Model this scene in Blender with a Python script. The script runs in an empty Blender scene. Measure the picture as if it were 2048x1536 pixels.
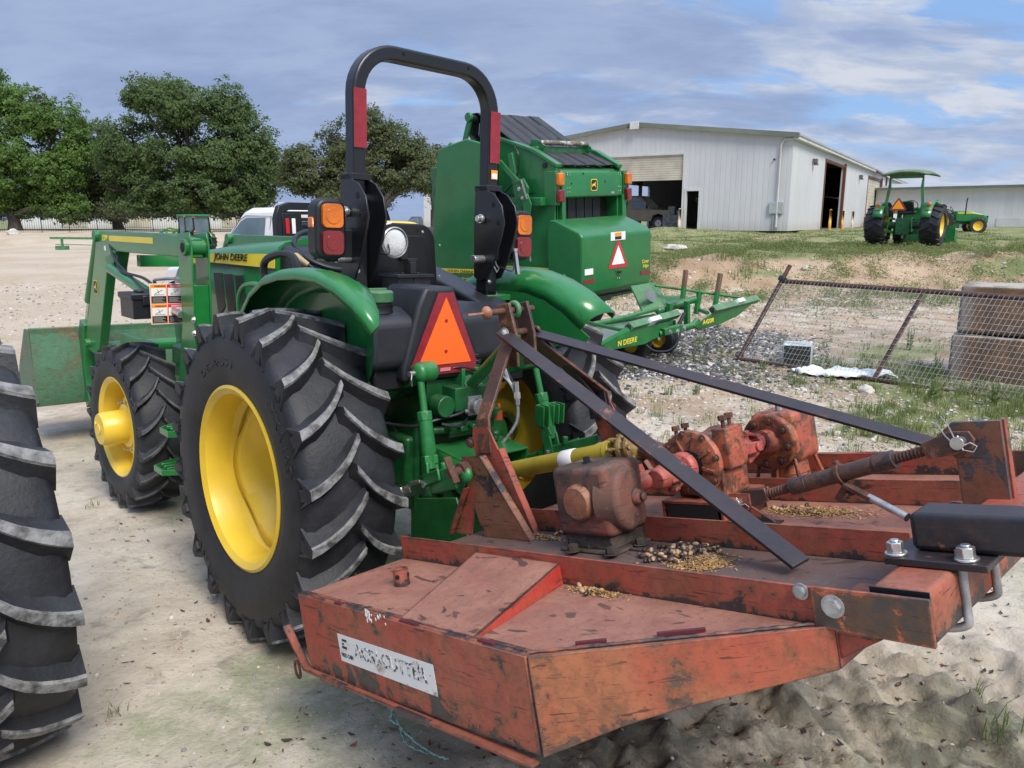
import bpy, bmesh, math, random
from math import sin, cos, pi, radians as rad
from mathutils import Vector, Matrix, noise as mnoise
S = bpy.context.scene; COL = S.collection
# ---------------- camera ----------------
TH = math.atan(328/1538); CH = 1.9; FPX = 1538.0
cd = bpy.data.cameras.new('camera'); cam = bpy.data.objects.new('camera', cd); COL.objects.link(cam)
cam.location = (0, 0, CH); cam.rotation_euler = (pi/2 - TH, 0, 0)
cd.sensor_width = 36; cd.lens = 36*FPX/2048; cd.clip_start = .05; cd.clip_end = 3000
S.camera = cam
def at(px, py, d):                     # photo pixel at a distance along the view -> world point
    x = (px-1024)/FPX*d; v = -(py-768)/FPX*d
    return Vector((x, d*cos(TH)+v*sin(TH), CH - d*sin(TH)+v*cos(TH)))
# ---------------- light and sky ----------------
SUN_EL, SUN_AZ = rad(50), rad(150)     # azimuth clockwise from +Y (view direction)
sd = bpy.data.lights.new('sun', 'SUN'); sd.energy = 2.2; sd.angle = rad(26); sd.color = (1, .935, .83)
so = bpy.data.objects.new('sun', sd); COL.objects.link(so)
sdir = Vector((sin(SUN_AZ)*cos(SUN_EL), cos(SUN_AZ)*cos(SUN_EL), sin(SUN_EL)))
so.rotation_euler = sdir.to_track_quat('Z', 'Y').to_euler()
W = bpy.data.worlds.new('World'); S.world = W; W.use_nodes = True
S.view_settings.view_transform = 'Standard'; S.view_settings.look = 'None'; S.view_settings.gamma = 1
S.view_settings.exposure = 0.9
def lk(nt, a, b): nt.links.new(a, b)
def nd(nt, t, **kw):
    n = nt.nodes.new(t)
    for k, v in kw.items(): setattr(n, k, v)
    return n
def setin(nt, sock, v):
    if hasattr(v, 'is_output'): lk(nt, v, sock)
    elif isinstance(v, (tuple, list)) and len(v) == 3 and sock.type == 'RGBA': sock.default_value = (*v, 1)
    else: sock.default_value = v
def math_(nt, op, a, b=0.0, c=None):
    n = nd(nt, 'ShaderNodeMath', operation=op); setin(nt, n.inputs[0], a); setin(nt, n.inputs[1], b)
    if c is not None: setin(nt, n.inputs[2], c)
    return n.outputs[0]
def noi(nt, vec, scale, detail=5, rough=.55, dist=0.0):
    n = nd(nt, 'ShaderNodeTexNoise'); n.inputs['Scale'].default_value = scale; n.inputs['Detail'].default_value = detail
    n.inputs['Roughness'].default_value = rough; n.inputs['Distortion'].default_value = dist
    if vec is not None: lk(nt, vec, n.inputs['Vector'])
    return n.outputs['Fac']
def mr(nt, v, lo, hi, a=0.0, b=1.0, smooth=True):
    n = nd(nt, 'ShaderNodeMapRange'); n.interpolation_type = 'SMOOTHSTEP' if smooth else 'LINEAR'
    setin(nt, n.inputs[0], v); n.inputs[1].default_value = lo; n.inputs[2].default_value = hi
    n.inputs[3].default_value = a; n.inputs[4].default_value = b; return n.outputs[0]
def mix(nt, f, a, b):
    n = nd(nt, 'ShaderNodeMix', data_type='RGBA'); setin(nt, n.inputs[0], f); setin(nt, n.inputs[6], a); setin(nt, n.inputs[7], b)
    return n.outputs[2]
def vscale(nt, vec, s, loc=(0, 0, 0), rot=(0, 0, 0)):
    n = nd(nt, 'ShaderNodeMapping'); lk(nt, vec, n.inputs[0]); n.inputs[3].default_value = s; n.inputs[1].default_value = loc; n.inputs[2].default_value = rot
    return n.outputs[0]
def ocoord(nt): return nd(nt, 'ShaderNodeTexCoord').outputs['Object']
def newmat(name):
    m = bpy.data.materials.new(name); m.use_nodes = True; nt = m.node_tree
    return m, nt, nt.nodes['Principled BSDF'], nt.nodes['Material Output']
def bump(nt, bs, h, strength=.3, dist=.01):
    n = nd(nt, 'ShaderNodeBump'); n.inputs['Strength'].default_value = strength; n.inputs['Distance'].default_value = dist
    lk(nt, h, n.inputs['Height']); lk(nt, n.outputs[0], bs.inputs['Normal'])
# world
nt = W.node_tree; bg = nt.nodes['Background']
sky = nd(nt, 'ShaderNodeTexSky', sky_type='NISHITA'); sky.sun_disc = False
sky.sun_elevation = SUN_EL; sky.sun_rotation = SUN_AZ; sky.air_density = 1.0; sky.dust_density = .6; sky.ozone_density = 1.6
tc = nd(nt, 'ShaderNodeTexCoord'); sx = nd(nt, 'ShaderNodeSeparateXYZ'); lk(nt, tc.outputs['Generated'], sx.inputs[0])
zz = math_(nt, 'MAXIMUM', math_(nt, 'ADD', sx.outputs[2], .24), .05)
cx = math_(nt, 'DIVIDE', sx.outputs[0], zz); cy = math_(nt, 'DIVIDE', sx.outputs[1], zz)
cb = nd(nt, 'ShaderNodeCombineXYZ'); lk(nt, cx, cb.inputs[0]); lk(nt, cy, cb.inputs[1])
v1 = vscale(nt, cb.outputs[0], (1.0, 1.7, 1), (3.1, 1.7, 0), (0, 0, .35))
n1 = noi(nt, v1, 1.15, 9, .56, .25); n2 = noi(nt, vscale(nt, cb.outputs[0], (1, 1.7, 1), (9.3, 4.2, 2), (0, 0, .3)), 2.4, 8, .6, .4)
side = mr(nt, cx, -1.2, 1.6, 0, 1)            # the west half is a closed cloud deck, the east half broken
top = mr(nt, sx.outputs[2], .02, .34, 0, 1)
cover = math_(nt, 'ADD', n1, math_(nt, 'MULTIPLY', math_(nt, 'SUBTRACT', .42, side), .30))
m_grey = mr(nt, cover, .33, .50)
grey = mix(nt, mr(nt, n2, .28, .72), (1.62, 2.12, 3.35), (2.15, 2.70, 3.95))
clear = mix(nt, .8, sky.outputs[0], (1.5, 2.6, 4.7))
white = mix(nt, mr(nt, noi(nt, v1, 3.3, 8, .62, .3), .35, .6), (2.5, 2.95, 3.9), (3.7, 3.95, 4.5))
base = mix(nt, mr(nt, n2, .42, .56), clear, white)
skyc = mix(nt, m_grey, base, grey)
low = mr(nt, sx.outputs[2], -.02, .13, 1, 0)
skyc = mix(nt, math_(nt, 'MULTIPLY', low, .45), skyc, mix(nt, mr(nt, cx, .0, 1.3), (2.0, 2.65, 4.1), (3.3, 3.6, 4.3)))
# under the horizon: what the bright ground gives back
skyc = mix(nt, mr(nt, sx.outputs[2], -.06, -.01, 1, 0), skyc, (2.2, 2.0, 1.7))
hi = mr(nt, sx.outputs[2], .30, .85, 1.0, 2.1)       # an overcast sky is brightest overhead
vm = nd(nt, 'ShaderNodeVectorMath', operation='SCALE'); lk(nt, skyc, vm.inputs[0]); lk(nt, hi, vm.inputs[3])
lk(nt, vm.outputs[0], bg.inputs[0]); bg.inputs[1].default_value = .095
# ---------------- mesh builder ----------------
def orth(d, up=(0, 0, 1)):
    d = Vector(d).normalized(); u = Vector(up)
    if abs(d.dot(u)) > .98: u = Vector((0, 1, 0))
    r = d.cross(u).normalized(); return d, r, r.cross(d).normalized()
class MB:
    def __init__(s): s.v = []; s.f = []; s.m = []; s.mi = 0; s.g = []
    def cut(s): s.g.append((len(s.v), len(s.f))); return s
    def add(s, vs, fs):
        o = len(s.v); s.v += [tuple(p) for p in vs]; s.f += [tuple(i+o for i in f) for f in fs]; s.m += [s.mi]*len(fs); return s
    def box(s, c, sz, R=None):
        c = Vector(c); h = Vector(sz)/2
        P = [Vector((x*h.x, y*h.y, z*h.z)) for z in (-1, 1) for y in (-1, 1) for x in (-1, 1)]
        if R is not None: P = [R @ p for p in P]
        return s.add([c+p for p in P], [(0,2,3,1),(4,5,7,6),(0,1,5,4),(2,6,7,3),(0,4,6,2),(1,3,7,5)])
    def b2(s, a, b):
        a = Vector(a); b = Vector(b); return s.box((a+b)/2, [abs(x) for x in (b-a)])
    def bar(s, a, b, w, h, up=(0, 0, 1)):
        a = Vector(a); b = Vector(b); d, r, u = orth(b-a, up)
        P = [p + r*x*w/2 + u*z*h/2 for p in (a, b) for x, z in ((-1,-1),(1,-1),(1,1),(-1,1))]
        return s.add(P, [(3,2,1,0),(4,5,6,7),(0,1,5,4),(1,2,6,5),(2,3,7,6),(3,0,4,7)])
    def cyl(s, a, b, r, r2=None, n=16, cap=True):
        a = Vector(a); b = Vector(b); r2 = r if r2 is None else r2; d, x, y = orth(b-a)
        P = [a+(x*cos(t)+y*sin(t))*r for t in [2*pi*i/n for i in range(n)]] + [b+(x*cos(t)+y*sin(t))*r2 for t in [2*pi*i/n for i in range(n)]]
        F = [(i, i+n, (i+1) % n+n, (i+1) % n) for i in range(n)]
        if cap: F += [tuple(range(n)), tuple(range(2*n-1, n-1, -1))]
        return s.add(P, F)
    def tube(s, path, r, n=10, closed=False):
        P = [Vector(p) for p in path]; k = len(P); V = []; F = []; u = None
        for i in range(k):
            a = P[i-1] if (i or closed) else P[i]; b = P[(i+1) % k] if (i < k-1 or closed) else P[i]
            d = (b-a).normalized()
            if u is None: d, x, u = orth(d)
            x = d.cross(u).normalized(); u = x.cross(d).normalized()
            rr = r[i] if isinstance(r, (list, tuple)) else r
            V += [P[i]+(x*cos(2*pi*j/n)+u*sin(2*pi*j/n))*rr for j in range(n)]
        for i in range(k if closed else k-1):
            a = i*n; b = ((i+1) % k)*n
            F += [(a+j, a+(j+1) % n, b+(j+1) % n, b+j) for j in range(n)]
        if not closed: F += [tuple(range(n-1, -1, -1)), tuple(range((k-1)*n, k*n))]
        return s.add(V, F)
    def rsweep(s, path, w, h, side, closed=False):      # rectangular section; side = constant side vector
        P = [Vector(p) for p in path]; k = len(P); x = Vector(side).normalized(); V = []; F = []
        for i in range(k):
            a = P[i-1] if (i or closed) else P[i]; b = P[(i+1) % k] if (i < k-1 or closed) else P[i]
            d = (b-a).normalized(); u = x.cross(d).normalized()
            sc = 1
            if 0 < i < k-1:
                c = (P[i]-P[i-1]).normalized().dot((P[i+1]-P[i]).normalized()); sc = 1/math.sqrt(max(.3, (1+c)/2))
            V += [P[i]+x*a_*w/2+u*b_*h/2*sc for a_, b_ in ((-1,-1),(1,-1),(1,1),(-1,1))]
        for i in range(k if closed else k-1):
            a = i*4; b = ((i+1) % k)*4; F += [(a+j, a+(j+1) % 4, b+(j+1) % 4, b+j) for j in range(4)]
        if not closed: F += [(3,2,1,0), tuple((k-1)*4+j for j in range(4))]
        return s.add(V, F)
    def prism(s, poly, t):               # polygon of 3-D points extruded by vector t
        P = [Vector(p) for p in poly]; t = Vector(t); n = len(P)
        return s.add(P+[p+t for p in P], [tuple(range(n-1, -1, -1)), tuple(range(n, 2*n))]+[(i, (i+1) % n, (i+1) % n+n, i+n) for i in range(n)])
    def lathe(s, o, ax, prof, n=32, close=False):        # prof [(r, t)] along axis ax
        o = Vector(o); d, x, y = orth(ax); V = []; F = []; k = len(prof)
        for r, t in prof: V += [o+d*t+(x*cos(2*pi*j/n)+y*sin(2*pi*j/n))*r for j in range(n)]
        for i in range(k-1 if not close else k):
            a = i*n; b = ((i+1) % k)*n; F += [(a+j, b+j, b+(j+1) % n, a+(j+1) % n) for j in range(n)]
        return s.add(V, F)
    def ell(s, c, r, n=12, m=8, R=None):
        c = Vector(c); V = []; F = []
        for i in range(m+1):
            p = pi*i/m
            for j in range(n):
                q = Vector((r[0]*sin(p)*cos(2*pi*j/n), r[1]*sin(p)*sin(2*pi*j/n), r[2]*cos(p)))
                if R is not None: q = R @ q
                V.append(c+q)
        for i in range(m): F += [(i*n+j, (i+1)*n+j, (i+1)*n+(j+1) % n, i*n+(j+1) % n) for j in range(n)]
        return s.add(V, F)
    def hexbolt(s, c, ax, r=.015, h=.012, washer=True):
        s.cut()
        c = Vector(c); a = Vector(ax).normalized()
        if washer: s.cyl(c, c+a*.003, r*1.35, n=16)
        s.cyl(c+a*.003, c+a*h, r, n=6); s.cyl(c+a*h, c+a*(h+.002), r*.7, n=12); return s
    def grid(s, fn, nu, nv):
        V = [fn(i/nu, j/nv) for j in range(nv+1) for i in range(nu+1)]
        return s.add(V, [(j*(nu+1)+i, j*(nu+1)+i+1, (j+1)*(nu+1)+i+1, (j+1)*(nu+1)+i) for j in range(nv) for i in range(nu)])
    def build(s, name, mat, parent=None, bevel=0, seg=2, ang=32, fix=True, solid=0, smooth=True, uvbox=False):
        cuts = [c for c in s.g if 0 < c[0] < len(s.v)]
        if cuts:                               # separate pieces become objects of their own
            ks = [(0, 0)]+cuts+[(len(s.v), len(s.f))]; first = None
            for (v0, f0), (v1, f1) in zip(ks, ks[1:]):
                if f1 <= f0: continue
                q = MB(); q.v = s.v[v0:v1]; q.f = [tuple(i-v0 for i in f) for f in s.f[f0:f1]]; q.m = s.m[f0:f1]
                o = q.build(name, mat, parent, bevel, seg, ang, fix, solid, smooth); first = first or o
            return first
        me = bpy.data.meshes.new(name); me.from_pydata(s.v, [], s.f)
        for m in (mat if isinstance(mat, (list, tuple)) else [mat]): me.materials.append(m)
        if len(s.f): me.polygons.foreach_set('material_index', s.m)
        if fix or smooth:
            bm = bmesh.new(); bm.from_mesh(me)
            if fix:
                bmesh.ops.remove_doubles(bm, verts=bm.verts, dist=1e-5); bmesh.ops.recalc_face_normals(bm, faces=bm.faces)
            if smooth:
                for f in bm.faces: f.smooth = True
                th = rad(ang)
                for e in bm.edges:
                    if len(e.link_faces) == 2: e.smooth = e.calc_face_angle(0) < th
            bm.to_mesh(me); bm.free()
        o = bpy.data.objects.new(name, me); COL.objects.link(o)
        if parent: o.parent = parent
        if solid:
            md = o.modifiers.new('solid', 'SOLIDIFY'); md.thickness = solid; md.offset = 0
        if bevel:
            md = o.modifiers.new('bevel', 'BEVEL'); md.width = bevel; md.segments = seg; md.limit_method = 'ANGLE'; md.angle_limit = rad(35)
            md.harden_normals = False; md.use_clamp_overlap = True
        return o
def tag(o, label=None, cat=None, group=None, kind=None):
    for k, v in (('label', label), ('category', cat), ('group', group), ('kind', kind)):
        if v: o[k] = v
    return o
def thing(name, label, cat, M=None, group=None, kind=None):
    o = bpy.data.objects.new(name, None); COL.objects.link(o); o.empty_display_size = .2
    if M is not None: o.matrix_world = M
    return tag(o, label, cat, group, kind)
def frame(loc, az, roll=0, pitch=0):
    return Matrix.Translation(loc) @ Matrix.Rotation(rad(az), 4, 'Z') @ Matrix.Rotation(rad(roll), 4, 'Y') @ Matrix.Rotation(rad(pitch), 4, 'X')
def text(s, o, right, up, w, h, name, mat, parent, ext=.0012, shear=0, bold=0.0):
    cu = bpy.data.curves.new(name, 'FONT'); cu.body = s; cu.extrude = .002; cu.shear = shear; cu.offset = bold
    ob = bpy.data.objects.new(name, cu); COL.objects.link(ob)
    dg = bpy.context.evaluated_depsgraph_get(); me = bpy.data.meshes.new_from_object(ob.evaluated_get(dg))
    bpy.data.objects.remove(ob)
    xs = [v.co.x for v in me.vertices]; ys = [v.co.y for v in me.vertices]
    x0, x1, y0, y1 = min(xs), max(xs), min(ys), max(ys)
    r = Vector(right).normalized(); u = Vector(up); u = (u-r*u.dot(r)).normalized(); n = r.cross(u); o = Vector(o)
    for v in me.vertices:
        c = v.co; v.co = o+r*((c.x-x0)/(x1-x0)*w)+u*((c.y-y0)/(y1-y0)*h)+n*(c.z/.002*ext)
    me.materials.clear(); me.materials.append(mat); me.name = name
    ob = bpy.data.objects.new(name, me); COL.objects.link(ob)
    if parent: ob.parent = parent
    return ob
def quad(mb, o, right, up, w, h, t=.002):
    o = Vector(o); r = Vector(right).normalized(); u = Vector(up); u = (u-r*u.dot(r)).normalized(); n = r.cross(u)
    return mb.prism([o, o+r*w, o+r*w+u*h, o+u*h], n*t)
def copy_tree(o, parent=None):
    c = o.copy(); COL.objects.link(c); c.parent = parent
    if parent: c.matrix_parent_inverse = o.matrix_parent_inverse.copy()
    for ch in o.children: copy_tree(ch, c)
    return c
def arcpts(c, r, a0, a1, n, f): return [f(c[0]+r*cos(rad(a0+(a1-a0)*i/n)), c[1]+r*sin(rad(a0+(a1-a0)*i/n))) for i in range(n+1)]
# ---------------- materials ----------------
def simple(name, col, rough=.5, metal=0, var=.12, vs=6, bmp=0, bs_=40, coat=0, dust=0.0, dustc=(.34, .30, .24), spec=.5):
    m, nt, b, o = newmat(name); v = ocoord(nt)
    n = noi(nt, v, vs, 6)
    c = mix(nt, mr(nt, n, .3, .7), tuple(x*(1-var) for x in col), tuple(min(1, x*(1+var)) for x in col))
    if dust:
        g = nd(nt, 'ShaderNodeNewGeometry'); s = nd(nt, 'ShaderNodeSeparateXYZ'); lk(nt, g.outputs['Normal'], s.inputs[0])
        k = math_(nt, 'MULTIPLY', mr(nt, s.outputs[2], .2, .95), mr(nt, noi(nt, v, vs*1.7, 8, .65), .35, .75, .25, 1))
        k = math_(nt, 'ADD', math_(nt, 'MULTIPLY', k, dust), math_(nt, 'MULTIPLY', mr(nt, noi(nt, v, vs*4, 8, .7), .5, .8), dust*.5))
        c = mix(nt, k, c, dustc)
        lk(nt, math_(nt, 'ADD', math_(nt, 'MULTIPLY', k, .45), rough), b.inputs['Roughness'])
    else: lk(nt, mr(nt, noi(nt, v, vs*3, 5), .3, .7, rough*.85, min(1, rough*1.2)), b.inputs['Roughness'])
    lk(nt, c, b.inputs['Base Color']); b.inputs['Metallic'].default_value = metal
    b.inputs['Coat Weight'].default_value = coat; b.inputs['Coat Roughness'].default_value = .12; b.inputs['Specular IOR Level'].default_value = spec
    if bmp: bump(nt, b, noi(nt, v, bs_, 6, .6), bmp, .01)
    return m
def worn(name, cols, chipc=(.022, .02, .022), chip=.62, dustk=.35, rough=.55, vs=3.0, chips=7, zchip=None, rustk=.5, rust=(.16, .07, .032), dustc=(.30, .17, .10), edgek=.14, mottle=.34):
    m, nt, b, o = newmat(name); v = ocoord(nt)
    n1 = noi(nt, v, vs, 9, .62, .6); n2 = noi(nt, v, chips, 10, .68, .3); n3 = noi(nt, v, 34, 6, .65)
    c = mix(nt, mr(nt, n1, .36, .64), cols[0], cols[1])
    c = mix(nt, math_(nt, 'MULTIPLY', mr(nt, noi(nt, vscale(nt, v, (1, 1, 1), (4, 2, 7)), vs*2.2, 9, .7, .5), .46, .66), rustk), c, rust)
    g = nd(nt, 'ShaderNodeNewGeometry'); s = nd(nt, 'ShaderNodeSeparateXYZ'); lk(nt, g.outputs['Normal'], s.inputs[0])
    upk = mr(nt, s.outputs[2], .5, .95)
    c = mix(nt, math_(nt, 'MULTIPLY', math_(nt, 'MULTIPLY', upk, dustk), mr(nt, noi(nt, v, 5, 8, .65, .5), .3, .68, .35, 1)), c, dustc)
    # chips to dark primer with crisp edges
    ck = math_(nt, 'ADD', n2, math_(nt, 'MULTIPLY', math_(nt, 'SUBTRACT', n3, .5), .16))
    if zchip:                                     # lower edge of a plate rubbed down to primer (zchip = z0, z1)
        sp = nd(nt, 'ShaderNodeSeparateXYZ'); lk(nt, v, sp.inputs[0])
        ck = math_(nt, 'ADD', ck, mr(nt, sp.outputs[2], zchip[0], zchip[1], zchip[2], 0.0))
    bv = nd(nt, 'ShaderNodeBevel'); bv.samples = 4; bv.inputs['Radius'].default_value = .010
    dp = nd(nt, 'ShaderNodeVectorMath', operation='DOT_PRODUCT'); lk(nt, bv.outputs[0], dp.inputs[0]); lk(nt, g.outputs['Normal'], dp.inputs[1])
    edge = mr(nt, dp.outputs['Value'], .999, .90, 0, 1, False)
    ck = math_(nt, 'ADD', ck, math_(nt, 'MULTIPLY', edge, edgek))
    k = mr(nt, ck, chip-.012, chip+.012)
    c = mix(nt, math_(nt, 'MULTIPLY', mr(nt, ck, chip-.10, chip-.012), .55), c, rust)
    c = mix(nt, k, c, mix(nt, mr(nt, n3, .3, .7), chipc, tuple(x*2.2 for x in chipc)))
    c = mix(nt, math_(nt, 'MULTIPLY', mr(nt, noi(nt, v, 90, 5, .75), .56, .68), .6), c, (.07, .03, .02))
    c = mix(nt, math_(nt, 'MULTIPLY', mr(nt, noi(nt, v, 26, 9, .78, .4), .44, .62), mottle), c, tuple(x*.55 for x in rust[:3]) if dustk < .6 else (.13, .055, .038))
    c = mix(nt, math_(nt, 'MULTIPLY', mr(nt, noi(nt, vscale(nt, v, (1, 1, 1), (7, 3, 1)), 48, 8, .75), .54, .70), mottle*.8), c, tuple(min(.6, x*1.35) for x in cols[1]) if dustk < .6 else (.42, .24, .16))
    sc2 = noi(nt, vscale(nt, v, (2, 1.0, 22), (3, 1, 5), (-.35, .2, .1)), 7, 3, .5, .8)
    c = mix(nt, math_(nt, 'MULTIPLY', mr(nt, sc2, .655, .67), .7), c, (.05, .026, .02))
    # long dark scratches
    sc = noi(nt, vscale(nt, v, (1.5, 1.2, 16), (0, 0, 0), (.2, .5, .3)), 4.5, 3, .5, 1.2)
    c = mix(nt, math_(nt, 'MULTIPLY', mr(nt, sc, .665, .685), .8), c, (.04, .022, .018))
    lk(nt, c, b.inputs['Base Color']); lk(nt, mr(nt, k, 0, 1, rough, .42), b.inputs['Roughness'])
    h = math_(nt, 'SUBTRACT', math_(nt, 'MULTIPLY', n3, .25), k); bump(nt, b, h, .35, .0025)
    return m
def foliage(name, c0, c1, c2, tr=.25):
    m, nt, b, o = newmat(name); v = ocoord(nt)
    c = mix(nt, mr(nt, noi(nt, v, .45, 3), .38, .62), c0, c1); c = mix(nt, math_(nt, 'MULTIPLY', mr(nt, noi(nt, v, 6, 3), .45, .7), .7), c, c2)
    lk(nt, c, b.inputs['Base Color']); b.inputs['Roughness'].default_value = .6; b.inputs['Specular IOR Level'].default_value = .3
    t = nd(nt, 'ShaderNodeBsdfTranslucent'); lk(nt, mix(nt, .35, c, (.20, .26, .04)), t.inputs[0]); mx = nd(nt, 'ShaderNodeMixShader'); mx.inputs[0].default_value = tr
    lk(nt, b.outputs[0], mx.inputs[1]); lk(nt, t.outputs[0], mx.inputs[2]); lk(nt, mx.outputs[0], o.inputs[0])
    return m
def lensmat(name, col, rough=.12):
    m, nt, b, o = newmat(name); v = ocoord(nt)
    w = nd(nt, 'ShaderNodeTexVoronoi'); w.inputs['Scale'].default_value = 95; lk(nt, v, w.inputs[0])
    lk(nt, mix(nt, mr(nt, noi(nt, v, 9, 3), .35, .65), tuple(x*.7 for x in col), col), b.inputs['Base Color'])
    b.inputs['Roughness'].default_value = rough; b.inputs['Coat Weight'].default_value = .6; b.inputs['Subsurface Weight'].default_value = .0
    bump(nt, b, w.outputs['Distance'], .35, .003); return m
G = simple('green paint', (.012, .165, .036), .30, 0, .10, 5, .03, 60, .35, .10)
G2 = simple('green paint dusty', (.014, .150, .036), .40, 0, .18, 7, .05, 60, .1, .26)
GD = simple('oily green paint', (.008, .090, .024), .38, 0, .35, 11, .12, 45, .25, .22, (.16, .13, .09))
GB = simple('green paint of the baler', (.014, .150, .040), .33, 0, .10, 2.0, .03, 30, .25, .12)
GL = simple('faded green paint', (.05, .18, .075), .5, 0, .25, 5, .1, 50, 0, .4)
Y = simple('yellow paint', (.80, .545, .045), .38, 0, .07, 5, .03, 60, .2, .08, (.45, .33, .12))
YD = simple('yellow decal', (.78, .60, .04), .4, 0, .04)
RUB = simple('tyre rubber', (.014, .015, .019), .58, 0, .45, 7, .25, 70, 0, .15, (.11, .105, .10))
LUG = simple('scuffed lug rubber', (.14, .14, .138), .8, 0, .75, 22, .6, 60, 0, .35, (.30, .28, .25))
RUBF = simple('front tyre lug rubber', (.06, .06, .062), .78, 0, .6, 16, .5, 60, 0, .2, (.22, .2, .17))
BLK = simple('black plastic', (.010, .011, .014), .42, 0, .2, 8, .08, 200, 0, .05, (.2, .2, .2))
TANK = simple('black tank plastic', (.017, .019, .025), .46, 0, .3, 4, .10, 160, 0, .08, (.13, .13, .14))
BLKP = simple('black powder coat', (.008, .009, .012), .36, 0, .15, 5, .06, 90, .1, .04, (.12, .12, .12))
CHR = simple('zinc plated steel', (.62, .62, .60), .32, .9, .12, 30)
GALV = simple('weathered steel', (.40, .40, .40), .5, .7, .3, 20, .1)
RUST = simple('rusty steel', (.10, .045, .028), .8, .1, .45, 14, .5, 60)
PIPE = simple('brown rusted pipe', (.085, .042, .032), .7, .1, .4, 9, .3, 60)
BLKS = worn('black painted bar', ((.011, .013, .020), (.020, .021, .026)), (.11, .05, .03), .64, .06, .42, 4, 8, None, .25, (.06, .032, .024), edgek=.05)
MR = worn('red paint of the cutter', ((.33, .046, .028), (.29, .078, .045)), chip=.63, chips=12, dustk=.4)
MRS = worn('scratched red side plate', ((.38, .058, .038), (.35, .095, .055)), chip=.615, dustk=.3, chips=9, zchip=(-.02, .16, .15), rustk=.38)
MRD = worn('scraped red rear plate', ((.36, .07, .038), (.34, .12, .055)), (.055, .034, .026), chip=.605, dustk=.3, chips=8, zchip=(.02, .15, .17), rustk=.45)
MRR = worn('red rail paint', ((.38, .062, .040), (.33, .10, .058)), chip=.635, dustk=.3, zchip=(.255, .305, .17), rustk=.5, chips=9)
MDK = worn('dusty red deck paint', ((.27, .065, .045), (.20, .075, .05)), chip=.70, dustk=.85, rough=.72, rustk=.8, rust=(.12, .050, .034), dustc=(.37, .175, .115), vs=2.2, mottle=.28)
MDD = worn('oil stained deck', ((.12, .055, .045), (.085, .06, .052)), chip=.68, dustk=.8, rough=.7, rustk=.3, dustc=(.115, .085, .072))
GBX = worn('peeling gearbox paint', ((.44, .085, .055), (.46, .15, .06)), (.075, .03, .02), .535, .35, .55, 5, 12, None, .4)
GBM = worn('muddy gearbox paint', ((.24, .06, .042), (.13, .07, .046)), (.045, .032, .026), .53, .85, .8, 5, 4, None, .9, (.085, .055, .04), (.14, .10, .072))
DRT = simple('caked grease and dirt', (.055, .040, .032), .85, 0, .4, 12, .8, 40)
YSH = simple('yellow shaft guard', (.42, .32, .03), .5, 0, .2, 8, .05, 60, 0, .3, (.3, .25, .1))
YCL = worn('yellow worn clutch paint', ((.50, .37, .10), (.36, .28, .10)), (.10, .05, .03), .60, .3)
WHT = simple('white paint', (.72, .72, .70), .35, 0, .03, 4, 0, 40, .3, .06)
WHP = simple('white decal', (.80, .80, .78), .5, 0, .05, 9)
REDR = simple('red reflective tape', (.24, .018, .028), .38, 0, .12, 20)
ORG = simple('fluorescent orange panel', (1.0, .135, .012), .6, 0, .04, 10)
ORG2 = simple('faded orange panel', (.95, .33, .01), .6, 0, .05, 10)
AMB = lensmat('amber lens', (.72, .17, .004)); REDL = lensmat('red lens', (.20, .006, .010))
CLR = lensmat('lamp glass', (.62, .64, .64), .1)
DARK = simple('dark opening', (.006, .006, .007), .8, 0, .1)
GLS = simple('tinted glass', (.10, .15, .17), .06, 0, .3, 1.5, 0, 40, .6)
BELT = simple('black belting', (.022, .023, .026), .6, 0, .25, 5, .4, 90, 0, .3, (.10, .10, .11))
TINK = simple('black print', (.012, .012, .012), .5, 0, 0); WSG = simple('warning orange', (.9, .28, .02), .5); DSG = simple('danger red', (.65, .02, .03), .5)
WOOD = simple('weathered timber', (.17, .11, .07), .85, 0, .4, 12, .5, 40)
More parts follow.
